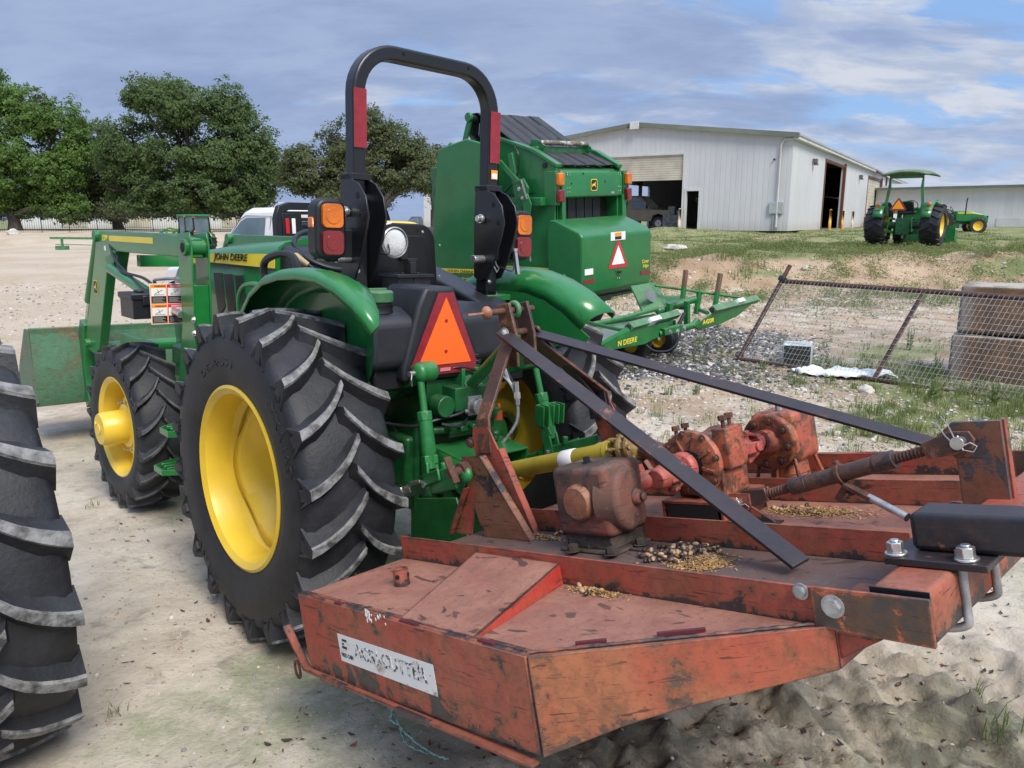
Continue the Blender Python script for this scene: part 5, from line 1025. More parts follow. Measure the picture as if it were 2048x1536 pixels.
# skid shoe along the lower left edge, turned up at the front, with a shackle
mb = MB(); mb.prism([(-.026,.02,.012), (.004,.02,.012), (.004,-1.12,.012), (-.026,-1.12,.012)], (0,0,-.010)); mb.prism([(-.026,.02,.012), (-.026,.02,.002), (-.026,.125,.130), (-.026,.125,.143)], (.030,0,0)); K('skid_shoe', mb, MR, bevel=.002)
mb = MB(); [mb.cut() and mb.b2((-.0275,y,-.004), (-.012,y-.17,.0125)) for y in (-.10,-.55)]; K('skid_bar', mb, MRR, bevel=.002)
mb = MB(); mb.tube([(-.02,.075+.018*cos(t),-.005+.03*sin(t)) for t in [2*pi*i/20 for i in range(20)]], .005, 8, True); K('shackle', mb, RUST)
for a, b_, z in (((-.02,-.25),(-.02,-.29),0), ((-.02,-.62),(-.02,-.70),0), ((-.015,-.96),(-.015,-1.02),0), ((.075,-1.205),(.122,-1.26),0), ((.20,-1.345),(.27,-1.43),0)):
    mb = MB(); mb.bar((a[0]+.02,a[1],DZ+.008), (b_[0]+.02,b_[1],DZ+.008), .012, .007); K('weld_slot', mb, simple('dark red weld', (.10,.015,.02), .5))
# welded bead along the deck edge
mb = MB(); P0 = [(.012,0,DZ+.004), (.012,-1.13,DZ+.004), (.432,-1.64,DZ+.004)]
pp = []
for a, b_ in zip(P0, P0[1:]):
    for i in range(60): t = i/60; pp.append((a[0]+(b_[0]-a[0])*t+R.uniform(-.0012,.0012), a[1]+(b_[1]-a[1])*t, a[2]+R.uniform(0,.0015)))
mb.tube(pp, [.0045+R.uniform(-.0012,.0012) for _ in pp], 6); K('weld_bead', mb, MRR)
# rails: angle iron
RX = (.430, .880, 1.46, 1.91)
for i, x in enumerate(RX):
    mb = MB(); y0, y1 = (0.0,-1.665) if i in (0, 3) else (-.17,-1.665); s = 1
    mb.b2((x-.004,y0,DZ+.0005), (x+.004,y1,DZ+.085)); mb.b2((x+.0041,y0-.05,DZ+.001), (x+.055,y1,DZ+.007)); K('deck_rail', mb, MRR, bevel=.0015)
mb = MB(); mb.prism([(.434,.0,DZ+.001), (.50,.03,DZ+.001), (.50,.03,DZ+.005), (.434,.0,DZ+.005)], (0,-.01,0)); K('rail_foot', mb, MRR)
# raised channel over the left side deck
mb = MB(); h = .058
V = [(.424,-.45,DZ+.062), (.424,-.84,DZ+.062), (.012,-.93,DZ+.008), (.012,-.60,DZ+.008)]
mb.prism(V, (0,0,-.005)); mb.prism([(.424,-.84,DZ+.062), (.012,-.93,DZ+.008), (.012,-.93,DZ+.0), (.424,-.84,DZ+.0)], (0,.005,0)); mb.prism([(.424,-.45,DZ+.062), (.012,-.60,DZ+.008), (.012,-.60,DZ+.0), (.424,-.45,DZ+.0)], (0,-.005,0)); K('sloped_channel', mb, MDK, smooth=False)
mb = MB(); mb.prism([(.4235,-.846,DZ+.060), (.02,-.934,DZ+.006), (.02,-.934,DZ+.0), (.4235,-.846,DZ+.002)], (0,-.002,0)); K('channel_face', mb, worn('bright red paint', ((.48,.03,.025), (.42,.05,.035)), chip=.66, rustk=.2, dustk=.2))
mb = MB(); mb.lathe((.22,-.30,DZ), (0,0,1), [(.026,0), (.026,.055), (.021,.055), (.021,.0)], 28); K('pipe_stub', mb, MRR); mb = MB(); [mb.cyl((.22+.0262*cos(a),-.30+.0262*sin(a),DZ+.033), (.22+.0268*cos(a),-.30+.0268*sin(a),DZ+.033), .008, n=14) for a in (rad(-150), rad(-60))]; K('pipe_hole', mb, DARK)
# sticker with worn letters
m, nt, b, o = newmat('worn sticker'); v = ocoord(nt)
c = mix(nt, mr(nt, noi(nt, v, 14, 8, .7), .55, .68), (.66,.66,.64), (.34,.24,.17)); c = mix(nt, mr(nt, noi(nt, v, 30, 6, .7), .63, .66), c, (.16,.06,.04)); lk(nt, c, b.inputs['Base Color']); b.inputs['Roughness'].default_value = .6
STK = m
m, nt, b, o = newmat('worn lettering'); v = ocoord(nt); k = mr(nt, noi(nt, vscale(nt, v, (1,26,34)), 2.2, 5, .6), .46, .50); lk(nt, mix(nt, k, (.03,.03,.03), (.60,.60,.58)), b.inputs['Base Color']); WL = m
mb = MB(); quad(mb, (-.0085,-.242,.084), (0,-1,0), (0,0,1), .515, .088, .001); sk = K('name_sticker', mb, STK)
text('AGRI-CUTTER', (-.0098,-.335,.112), (0,-1,0), (0,0,1), .385, .044, 'sticker_lettering', WL, sk, .0006, 0, .03)
text('FRED CAIN', (-.0098,-.252,.100), (0,-1,0), (0,0,1), .07, .013, 'sticker_lettering', TINK, sk, .0006, 0, .01)
mb = MB(); [quad(mb, (-.0098,-.262-.003*i,.128+.012*i), (0,-1,0), (0,0,1), (.03,.012,.028)[i], (.008,.006,.007)[i], .0006) for i in range(3)]; K('sticker_emblem', mb, TINK, sk)
r = random.Random(4); mb = MB()
for _ in range(26): y = -.44-.03*r.random()-.10*r.random()*(r.random() > .6); z = DZ-.02+.035*r.random(); mb.ell((-.0088,y,z), (.0008,.0018+.002*r.random(),.006*r.random()+.003), 6, 4)
K('paint_splash', mb, WHP)
# ---- left / right A plates, hitch pins ----
for s, X0, X1 in ((0, .745, .80), (1, WD-.745, WD-.80)):
    for X in (X0, X1):
        mb = MB(); w = .008 if s == 0 else -.008
        ft = -.04 if X == X0 else .05
        Q5 = [(-.10,DZ), (-.36,DZ), (-.145,.585), (-.04,.585), (-.02,.53), (-.04,.47)] if X == X0 else [(-.13,DZ), (-.33,DZ), (-.20,.60), (-.16,.69), (-.07,.69), (-.05,.63)]; mb.prism([(X,y_,z_) for y_, z_ in Q5], (w,0,0)); e1, e2 = Q5[1], Q5[2]; mb.prism([(X,e1[0],e1[1]), (X,e2[0],e2[1]), (X,e2[0]-.008,e2[1]), (X,e1[0]-.008,e1[1])], (w*4,0,0)); K('hitch_plate', mb, MRR if X == X1 else worn('brown chipped plate', ((.26,.10,.055), (.20,.10,.06)), chip=.54, rustk=.6), bevel=.0015)
    xx = X0; mb = MB(); w = -.03 if s == 0 else .03
    mb.prism([(xx,-.10,DZ+.19), (xx,-.06,DZ+.20), (xx,.09,DZ+.002), (xx,-.02,DZ+.002)], (.006,0,0)); mb.bar((xx+w*.6,-.06,DZ+.20), (xx+w*.6,.09,DZ+.004), .03, .006, (0,1,1)); K('gusset', mb, MRS, bevel=.001)
    sg_ = -1 if s == 0 else 1
    mb = MB(); mb.cyl((xx-sg_*.06,-.07,.535), (xx+sg_*.10,-.07,.535), .019, n=18); mb.cyl((xx+sg_*.008,-.07,.535), (xx+sg_*.045,-.07,.535), .034, n=24); K('hitch_pin', mb, RUST, bevel=.002)
    mb = MB(); mb.tube([(xx+sg_*.10,-.07+.03*cos(t),.535+.03*sin(t)) for t in [2*pi*i/24 for i in range(24)]], .004, 8, True) if s else mb.bar((xx+sg_*.09,-.10,.50), (xx+sg_*.09,-.06,.60), .03, .008); K('lynch_pin', mb, GALV if s else RUST)
    mb = MB(); mb.hexbolt((X0+(-.0005 if s == 0 else .0005),-.115,.64), (sg_,0,0), .016, .016); K('plate_bolt', mb, RUST)
# ---- mast ----
MXc = WD/2-.05                          # mast centre (slightly left of the deck centre)
for X in (MXc-.06, MXc+.045):
    mb = MB(); mb.prism([(X,-.03,.90), (X,-.035,1.17), (X,-.11,1.17), (X,-.125,1.03), (X,-.105,.90)], (.014,0,0)); K('mast_plate', mb, worn('dark rubbed steel', ((.055,.045,.042), (.035,.033,.036)), (.12,.06,.035), .56, .2, .45), bevel=.002)
# bent strap: leans out from the mast to the left and right hitch plates
for s in (0, 1):
    e = Vector((.80 if s == 0 else WD-.80,-.125,.665)); t = Vector((MXc-.05 if s == 0 else MXc+.05,-.07,1.03)); k = e+Vector((0,-.01,.10)) if 0 else e+Vector((.01 if s == 0 else -.01,-.005,.055))
    mb = MB(); mb.rsweep([e-Vector((0,0,.08)), k, t], .075, .012, (0,1,.0)); K('mast_strap', mb, worn('strap brown black', ((.045,.035,.034), (.10,.05,.04)), (.12,.05,.03), .60, .15, .42), bevel=.002)
mb = MB(); a = Vector((MXc-.035,-.09,1.06)); 
mb.cyl((MXc-.09,-.075,1.045), (MXc+.09,-.075,1.045), .015, n=16); K('mast_bolt', mb, RUST); mb = MB(); mb.hexbolt((MXc-.075,-.075,1.045), (-1,0,0), .02, .02); K('mast_nut', mb, GALV)
mb = MB(); mb.cyl((MXc+.075,-.075,1.045), (MXc+.12,-.075,1.045), .016, n=14); K('pin_end', mb, simple('orange rust pin', (.24,.07,.04), .6))
mb = MB(); mb.cyl((MXc-.15,-.075,1.14), (MXc+.11,-.075,1.14), .013, n=14); K('top_pin', mb, RUST); mb = MB(); mb.ell((MXc-.155,-.075,1.14), (.022,.026,.028), 16, 10); mb.bar((MXc-.17,-.075,1.14), (MXc-.26,-.075,1.14), .014, .008); K('pin_knob', mb, simple('copper rust', (.33,.15,.09), .6, .2, .3, 20, .2))
mb = MB(); q = quad(mb, (.932,-.093,.905), (.75,0,.66), (-.66,0,.75), .04, .022, .001) if 0 else None
# lower link pads (short black brackets at the right plates)
mb = MB(); mb.b2((WD-.83,-.16,.60), (WD-.82,-.05,.74)); K('brace_bracket', mb, BLKS, bevel=.001); mb = MB(); mb.hexbolt((WD-.831,-.10,.665), (-1,0,0), .016, .016); K('plate_bolt', mb, GALV)
mb = MB(); mb.rsweep([(MXc+.07,-.09,1.06), (WD-.84,-.10,.70), (WD-.82,-.10,.62)], .05, .01, (0,1,0)); K('mast_strap', mb, BLKS, bevel=.001)
# long rear braces
mb = MB(); mb.bar((MXc-.075,-.06,1.055), (.725,-1.44,DZ+.028), .012, .062, (1,0,.3)); K('rear_brace', mb, BLKS, bevel=.0015)
mb = MB(); mb.bar((MXc+.07,-.06,1.045), (1.63,-1.60,DZ+.130), .012, .062, (1,0,.3)); K('rear_brace', mb, BLKS, bevel=.0015)
# ---- gearboxes ----
# left: muddy box with a round cap
gx, gy = .78, -.70
mb = MB(); mb.b2((gx-.085,gy-.12,.318), (gx+.115,gy+.12,.55)); K('gearbox', mb, GBM, bevel=.022, seg=3)
mb = MB(); mb.lathe((gx,gy-.05,.43), (.25,-1,0), [(.108,-.0), (.108,.078), (.095,.09), (.0,.10)], 36); mb.cyl((gx+.03,gy-.14,.43), (gx+.035,gy-.165,.43), .03, .022, 18); mb.cyl((gx+.035,gy-.165,.43), (gx+.038,gy-.18,.43), .016, n=6); K('gearbox_cover', mb, GBM, bevel=.006)
mb = MB(); mb.lathe((gx-.075,gy+.0,.435), (-1,0,0), [(.062,0), (.062,.018), (.055,.03), (.052,.034), (.001,.036)], 36); K('gearbox_cap', mb, worn('orange brown cap', ((.30,.09,.05), (.30,.16,.09)), (.12,.06,.04), .6, .4))
mb = MB(); mb.b2((gx-.09,gy-.125,DZ), (gx+.13,gy+.125,DZ+.012)); mb.b2((gx-.07,gy-.10,DZ+.01), (gx+.10,gy+.10,.34))
for dx_, dy_ in ((-.075,-.11), (-.075,.105), (.10,-.11), (.10,.105), (-.075,-.0)): mb.prism([(gx+dx_,gy+dy_,DZ+.01), (gx+dx_+.016,gy+dy_,DZ+.01), (gx+dx_*.7+.016,gy+dy_*.75,.38), (gx+dx_*.7,gy+dy_*.75,.38)], (0,.014,0))
K('gearbox_foot', mb, DRT, bevel=.006)
mb = MB(); mb.hexbolt((gx+.0,gy+.02,.55), (0,0,1), .012, .02); K('filler_plug', mb, BLK); mb = MB(); [mb.hexbolt((gx+a,gy+b_,DZ+.012), (0,0,1), .019, .022) for a, b_ in ((.02,-.145), (-.11,.04), (-.10,-.12))]; mb.b2((gx-.02,gy-.17,DZ), (gx+.06,gy-.12,DZ+.008)); K('foot_bolt', mb, DRT, bevel=.001)
# centre gearbox on a square tube pedestal
cx_, cy_ = 1.20, -.86
mb = MB(); P4 = [(cx_-.15,DZ+.004), (cx_-.15,DZ+.085), (cx_+.14,DZ+.085), (cx_+.14,DZ+.004)]
for a, b_ in (((cx_-.13,cy_-.13,DZ+.001), (cx_+.15,cy_+.12,DZ+.008)), ((cx_-.13,cy_-.13,DZ+.078), (cx_+.15,cy_+.12,DZ+.086)), ((cx_+.142,cy_-.13,DZ+.008), (cx_+.15,cy_+.12,DZ+.078)), ((cx_-.13,cy_+.112,DZ+.008), (cx_+.142,cy_+.12,DZ+.078)), ((cx_-.13,cy_-.13,DZ+.008), (cx_+.142,cy_-.122,DZ+.078)) ): mb.b2(a, b_)
K('gearbox_pedestal', mb, MRR, bevel=.004)
mb = MB(); mb.b2((cx_-.1302,cy_-.11,DZ+.010), (cx_-.1295,cy_+.10,DZ+.076)); K('pedestal_opening', mb, DARK)
mb = MB(); quad(mb, (cx_-.02,cy_-.1325,DZ+.012), (1,0,0), (0,0,1), .05, .06, .001); K('pedestal_label', mb, WHP); mb = MB(); quad(mb, (cx_-.015,cy_-.134,DZ+.018), (1,0,0), (0,0,1), .036, .012, .0006); quad(mb, (cx_-.005,cy_-.134,DZ+.05), (1,0,0), (0,0,1), .02, .01, .0006); K('label_print', mb, TINK)
mb = MB(); zc = .475
mb.lathe((cx_-.09,cy_,zc), (1,0,0), [(.0,-.012), (.04,-.012), (.045,-.0), (.10,.0), (.112,.004), (.118,.012), (.118,.028), (.105,.032), (.098,.05), (.092,.17), (.098,.185), (.105,.20), (.10,.215), (.0,.22)], 44)
mb.b2((cx_-.06,cy_-.105,DZ+.087), (cx_+.10,cy_+.09,zc-.03)); mb.b2((cx_-.05,cy_-.135,zc-.03), (cx_+.06,cy_-.075,zc+.115)); mb.b2((cx_-.05,cy_+.055,zc-.03), (cx_+.06,cy_+.115,zc+.085)); mb.lathe((cx_+.01,cy_+.08,zc), (0,1,0), [(.085,0), (.09,.04), (.07,.06), (.05,.12)], 30); K('centre_gearbox', mb, GBX, bevel=.008)
mb = MB()
for k in range(8): a = k*pi/4+.3; mb.bar((cx_-.094,cy_+.045*cos(a),zc+.045*sin(a)), (cx_-.092,cy_+.10*cos(a),zc+.10*sin(a)), .012, .010, (1,0,0))
K('gearbox_rib', mb, GBX, bevel=.002)
mb = MB(); [mb.hexbolt((cx_-.084,cy_+.106*cos(a),zc+.106*sin(a)), (-1,0,0), .010, .012) for a in [k*pi/4+.6 for k in range(8)]]; K('cover_bolt', mb, RUST)
mb = MB()
for x_, y_, z_ in ((-.03,-.115,.115), (.035,-.10,.115), (-.03,.085,.085), (.035,.09,.085)): mb.cyl((cx_+x_,cy_+y_,zc+z_-.01), (cx_+x_,cy_+y_,zc+z_+.03), .0075, n=10); mb.cyl((cx_+x_,cy_+y_,zc+z_+.025), (cx_+x_,cy_+y_,zc+z_+.042), .015, n=6)
K('gearbox_stud', mb, RUST)
# cross shafts with universal joints, ribbed boots, to both outer boxes
def joint(c, ax, r, mat, parent=ct):
    c = Vector(c); a = Vector(ax).normalized(); _, u, w_ = orth(a); mb = MB()
    mb.cyl(c-a*.095, c-a*.045, r*.62, r*.75, 22); mb.cyl(c+a*.045, c+a*.095, r*.75, r*.62, 22)
    for s1, v in ((-1, u), (1, w_)):
        for e in (-1, 1): mb.prism([c+a*s1*.055+v*e*r*.45-w_*0+(u if v is w_ else w_)*r*.42, c+a*s1*.055+v*e*r*.45-(u if v is w_ else w_)*r*.42, c-a*s1*.018+v*e*r*.92-(u if v is w_ else w_)*r*.34, c-a*s1*.018+v*e*r*.92+(u if v is w_ else w_)*r*.34], v*e*.014); mb.cyl(c+v*e*r*.75, c+v*e*r*1.12, r*.36, n=16)
    mb.cyl(c-u*r, c+u*r, r*.26, n=12); mb.cyl(c-w_*r, c+w_*r, r*.26, n=12); return mb.build('universal_joint', mat, parent, bevel=.004)
PK = worn('pink red paint', ((.50,.085,.075), (.44,.12,.08)), (.09,.035,.025), .62, .2, .5)
joint((1.005,cy_+.005,.468), (1,0,.06), .056, PK); joint((1.455,-.875,.468), (1,0,0), .054, PK); joint((1.37,-.872,.468), (1,0,0), .050, PK)
def boot(a, b_, r):
    a = Vector(a); b_ = Vector(b_); n = 9; mb = MB(); pr = []
    for i in range(n*2+1): pr.append((r*(1 if i % 2 else .86), (b_-a).length*i/(n*2)))
    mb.lathe(a, b_-a, pr, 28); return mb.build('rubber_boot', BLK, ct)
boot((1.075,cy_,.472), (1.115,cy_,.474), .052); boot((1.30,-.87,.47), (1.335,-.87,.47), .048); boot((1.52,-.875,.468), (1.55,-.875,.466), .036)
mb = MB(); mb.cyl((.88,gy-.08,.455), (.96,cy_+.02,.466), .032, n=20); mb.lathe((1.06,cy_,.47), (1,0,0), [(.03,-.02), (.05,-.015), (.058,.0), (.056,.016)], 28); K('cross_shaft', mb, PK, bevel=.002)
# right gearbox
rx_, ry_ = 1.72, -.88
mb = MB(); mb.lathe((rx_-.12,ry_,.455), (1,0,0), [(.0,-.01), (.04,-.012), (.05,.0), (.105,.0), (.112,.006), (.112,.022), (.10,.026), (.10,.06)], 40); K('gearbox_cover', mb, GBX, bevel=.003)
mb = MB(); mb.b2((rx_-.07,ry_-.095,.36), (rx_+.12,ry_+.10,.565)); K('gearbox', mb, GBX, bevel=.03, seg=4)
mb = MB(); mb.cyl((rx_+.02,ry_,DZ), (rx_+.02,ry_,.38), .08, .07, 24)
for dx_, dy_ in ((-.09,-.10), (-.09,.09), (.11,-.10), (.11,.09), (-.09,0)): mb.prism([(rx_+dx_,ry_+dy_,DZ+.01), (rx_+dx_+.016,ry_+dy_,DZ+.01), (rx_+dx_*.7+.016,ry_+dy_*.75,.40), (rx_+dx_*.7,ry_+dy_*.75,.40)], (0,.014,0))
mb.b2((rx_-.11,ry_-.12,DZ), (rx_+.14,ry_+.12,DZ+.012)); K('gearbox_foot', mb, GBX, bevel=.006)
mb = MB(); [mb.hexbolt((rx_-.121,ry_+.086*cos(a),.455+.086*sin(a)), (-1,0,0), .012, .012) for a in [k*pi/4+.2 for k in range(8)]]; K('cover_bolt', mb, RUST)
mb = MB(); [mb.hexbolt((rx_-.09+a,ry_-.13+b_,DZ+.002), (0,0,1), .016, .02) for a, b_ in ((0,0), (.1,0))]; mb.hexbolt((rx_,ry_,.565), (0,0,1), .012, .02); K('foot_bolt', mb, GALV)
mb = MB(); mb.cyl((1.55,-.877,.466), (1.60,-.88,.457), .045, .05, 24); K('cross_shaft', mb, PK)
# ---- yellow drive shaft to the tractor ----
a = Vector((1.165,.25,.425)); b_ = Vector((1.18,-.46,.512)); d = (b_-a).normalized()
mb = MB(); mb.tube([a, a+d*.01, a+d*.015, b_-d*.10, b_-d*.07, b_], [.030,.033,.038,.040,.046,.046], 28); K('drive_shaft_guard', mb, YSH)
mb = MB(); mb.tube([a-d*.0, a+d*.008], .046, 24); mb.tube([b_-d*.03+Vector((.03,0,.03))*0, b_+d*.0], .05, 24); mb.ell(a+Vector((-.02,0,.05)), (.008,.004,.008), 8, 6); K('guard_collar', mb, YSH, bevel=.001)
mb = MB(); mb.tube([b_-d*.29, b_-d*.285, b_-d*.215, b_-d*.21], [.0395,.042,.0425,.040], 28); K('shaft_sticker', mb, WHP)
mb = MB(); mb.lathe(b_+d*.06, d, [(.03,-.02), (.055,-.015), (.062,.0), (.062,.012), (.05,.016), (.05,.035), (.066,.038), (.066,.052), (.05,.056), (.03,.09)], 36); K('slip_clutch', mb, YCL, bevel=.001)
mb = MB()
for k in range(8): a_ = k*pi/4+.2; _, u, w_ = orth(d); p = b_+d*.045+(u*cos(a_)+w_*sin(a_))*.056; mb.cyl(p-d*.02, p+d*.07, .006, n=8); mb.cyl(p+d*.065, p+d*.078, .011, n=6); mb.cyl(p-d*.022, p-d*.01, .010, n=6)
K('clutch_spring', mb, YCL)
joint(b_+d*.005, d, .045, YCL); mb = MB(); mb.cyl(b_+d*.14, Vector((1.205,cy_+.18,.49)), .04, n=20); K('input_hub', mb, GBX, bevel=.002)
# ---- cross tube, end plates, clamp, tail beam ----
mb = MB(); mb.b2((.445,-1.865,.248), (2.0,-1.745,.36)); K('cross_tube', mb, MRR, bevel=.014, seg=3)
mb = MB(); mb.b2((.4405,-1.864,.249), (.4445,-1.746,.359)); K('tube_end', mb, BLK)
for x in (.424, 1.905):
    mb = MB(); mb.prism([(x,-1.628,.262), (x,-1.628,.352), (x,-1.872,.354), (x,-1.872,.256)], (-.009,0,0)); K('end_plate', mb, worn('blackened plate', ((.045,.052,.055), (.09,.06,.04)), (.26,.07,.03), .57, .1, .45, 9, 7, None, .6), bevel=.0015)
mb = MB(); mb.hexbolt((.4145,-1.675,.315), (-1,0,0), .019, .014); mb.hexbolt((.425,-1.60,.335), (-1,0,0), .014, .012); K('plate_bolt', mb, GALV)
mb = MB(); mb.prism([(.436,-1.666,.247), (.436,-1.76,.247), (.436,-1.666,.19)], (.006,0,0)); K('tube_bracket', mb, MRS)
for x, y0, y1 in ((.50,-1.62,-1.73), (.98,-1.62,-1.73), (1.6,-1.62,-1.73)): mb = MB(); mb.b2((x,y0,DZ+.002), (x+.16,y1,DZ+.02)); K('tube_pad', mb, MRR, bevel=.001)
bx = .69
mb = MB(); mb.b2((bx-.115,-1.93,.3625), (bx+.14,-1.725,.3785)); K('clamp_plate', mb, BLKS, bevel=.002)
mb = MB(); mb.b2((bx-.055,-3.4,.379), (bx+.055,-1.765,.465)); K('tail_beam', mb, BLKS, bevel=.014, seg=3)
mb = MB(); mb.b2((bx-.056,-1.632,.379), (bx+.056,-1.627,.489)) if 0 else mb.b2((bx-.045,-1.7665,.388), (bx+.045,-1.7645,.456)); K('beam_end', mb, BLK)
for x in (bx-.088, bx+.11):
    mb = MB(); pts = [(x,-1.742,.40), (x,-1.742,.26)]+[(x,-1.807+.065*cos(t),.245-.022*sin(t)) for t in [pi*i/12 for i in range(13)]]+[(x,-1.872,.26), (x,-1.872,.40)]; mb.tube(pts, .0095, 12); K('u_bolt', mb, GALV)
    mb = MB(); [(mb.cut(), mb.cyl((x,y,.379), (x,y,.385), .024, n=20), mb.cyl((x,y,.385), (x,y,.408), .0185, n=6), mb.cyl((x,y,.408), (x,y,.413), .010, n=12)) for y in (-1.742,-1.885)]; K('clamp_nut', mb, CHR, bevel=.0015)
# tail wheel fork at the end of the beam (outside the picture, stands on the ground)
mb = MB(); mb.cyl((bx,-3.34,.465), (bx,-3.34,.30), .04, n=16); mb.b2((bx-.1,-3.45,.27), (bx+.1,-3.25,.30)); mb.bar((bx-.09,-3.4,.28), (bx-.09,-3.62,-.45), .01, .09); mb.bar((bx+.09,-3.4,.28), (bx+.09,-3.62,-.45), .01, .09); K('tail_fork', mb, BLKS)
mb = MB(); mb.lathe((bx,-3.62,-.45), (1,0,0), [(.10,-.07), (.2,-.08), (.235,-.05), (.235,.05), (.2,.08), (.10,.07)], 32); K('tail_wheel', mb, RUB)
# upright plate and turnbuckle
ux = 1.19
mb = MB(); mb.prism([(ux,-1.69,DZ+.005), (ux,-1.69,.47), (ux,-1.64,.53), (ux,-1.69,.575), (ux,-1.81,.575), (ux,-1.81,.36), (ux,-1.86,.28)], (.014,0,0)); K('turnbuckle_plate', mb, worn('rust brown plate', ((.22,.075,.045), (.17,.085,.05)), (.035,.035,.04), .545, .2, .5), bevel=.002)
mb = MB(); mb.b2((ux+.0141,-1.815,.30), (ux+.045,-1.805,.575)); K('plate_flange', mb, MRR, bevel=.001)
mb = MB(); mb.cyl((ux+.03,-1.66,.29), (ux+.05,-1.66,.29), .05, n=24); K('plate_boss', mb, MRR)
a = Vector((ux-.005,-1.0,.33)); b_ = Vector((ux-.005,-1.715,.525)); d = (b_-a).normalized(); Ln = (b_-a).length; _, u, w_ = orth(d, (0,0,1))
mb = MB(); mb.tube([a+d*.20, a+d*.205, b_-d*.205, b_-d*.20], [.022,.026,.026,.022], 26); mb.tube([a+d*.195, a+d*.255], .0275, 26); mb.tube([b_-d*.255, b_-d*.195], .0275, 26); K('turnbuckle_barrel', mb, worn('brown black barrel', ((.075,.045,.036), (.055,.042,.04)), (.022,.022,.024), .56, .1, .5), bevel=.001)
mb = MB()
for p0, s in ((a, 1), (b_, -1)):
    P5 = []
    for i in range(26): t = .07+.135*i/25; P5.append(p0+d*s*t)
    mb.cut(); mb.tube(P5, [.0165 if i % 2 else .0135 for i in range(26)], 16)
K('turnbuckle_thread', mb, RUST)
for p0, s in ((a, 1), (b_, -1)):
    mb = MB(); pr = []
    for e in (-.016, .006): mb.prism([p0+d*s*.105+u*e*0+w_*.022+Vector((e,0,0)), p0+d*s*.02+w_*.034+Vector((e,0,0)), p0-d*s*.028+w_*.02+Vector((e,0,0)), p0-d*s*.034-w_*.005+Vector((e,0,0)), p0-d*s*.02-w_*.028+Vector((e,0,0)), p0+d*s*.03-w_*.032+Vector((e,0,0)), p0+d*s*.105-w_*.022+Vector((e,0,0))], (.010,0,0))
    K('clevis', mb, worn('clevis steel', ((.06,.04,.035), (.035,.033,.036)), (.14,.06,.035), .58, .1, .45), bevel=.002)
    mb = MB(); mb.cyl(p0-Vector((.045,0,0)), p0+Vector((.045,0,0)), .014, n=20); mb.cyl(p0-Vector((.052,0,0)), p0-Vector((.045,0,0)), .018, n=20); mb.tube([p0+Vector((-.038,0,.02)), p0+Vector((-.040,-.01,-.02)), p0+Vector((-.04,-.035,-.026)), p0+Vector((-.04,-.045,-.01)), p0+Vector((-.04,-.03,.0)), p0+Vector((-.04,-.01,-.01))], .0022, 6); K('clevis_pin', mb, CHR, bevel=.001)
mb = MB(); p0 = b_; mb.tube([p0+Vector((-.04,.0,-.01)), p0+Vector((-.04,.02,.05)), p0+Vector((-.04,.035,.075)), p0+Vector((-.04,.05,.06)), p0+Vector((-.04,.03,.02)), p0+Vector((-.04,.005,-.012))], .0022, 6); K('hairpin_clip', mb, GALV)
m1 = a.lerp(b_, .50)
mb = MB(); mb.tube([m1-d*.006, m1+d*.006], .034, 24); mb.bar(m1-w_*.03, m1-w_*.065-d*0+Vector((-.01,-.02,0)), .03, .010); mb.bar(m1+w_*.028, m1+w_*.042, .02, .012); K('turnbuckle_lug', mb, RUST, bevel=.001)
mb = MB(); h0 = m1-w_*.03+Vector((-.02,-.01,0)); h1 = Vector((ux-.06,-1.56,.315)); hm = h0.lerp(h1, .45); mb.bar(h0, hm, .028, .012); mb.bar(h0+Vector((0,.03,-.05)), h0+Vector((0,.0,-.01)), .012, .02); K('handle_strap', mb, RUST, bevel=.001)
mb = MB(); mb.cyl(hm-(h1-h0)*.05, h1, .0115, n=14); K('turnbuckle_handle', mb, GALV); mb = MB(); mb.cyl(h1, h1+(h1-hm)*.03, .013, n=12); K('handle_tip', mb, BLK)
mb = MB(); mb.prism([(ux-.008,-.96,DZ+.085), (ux-.008,-1.05,.36), (ux-.008,-1.0,.36), (ux-.008,-.94,.36)], (.014,0,0)) if 0 else mb.prism([(ux-.03,-.99,DZ+.086), (ux-.03,-.99,DZ+.002), (ux-.03,-1.13,DZ+.002)], (.012,0,0)); mb.b2((ux-.03,-1.04,DZ+.03), (ux-.018,-.96,.36)); K('turnbuckle_lug_plate', mb, MRR, bevel=.001)
mb = MB(); mb.b2((ux-.12,-1.14,DZ+.001), (ux+.0,-1.0,DZ+.006)); K('deck_pad', mb, BLKS)
# right side: channel, bolts on rear plate, short strap
mb = MB(); V = [(1.916,-.45,DZ+.062), (1.916,-.84,DZ+.062), (2.328,-.93,DZ+.008), (2.328,-.60,DZ+.008)]; mb.prism(V, (0,0,-.005)); mb.prism([(1.916,-.84,DZ+.062), (2.328,-.93,DZ+.008), (2.328,-.93,DZ), (1.916,-.84,DZ)], (0,.005,0)); K('sloped_channel', mb, MDK)
mb = MB(); mb.prism([(1.92,-1.50,DZ+.005), (1.92,-1.66,DZ+.08), (1.92,-1.70,DZ+.06), (1.92,-1.60,DZ)], (.01,0,0)); K('side_strap', mb, BLKS); mb = MB(); mb.hexbolt((1.919,-1.62,DZ+.045), (-1,0,0), .016, .014); K('plate_bolt', mb, GALV)
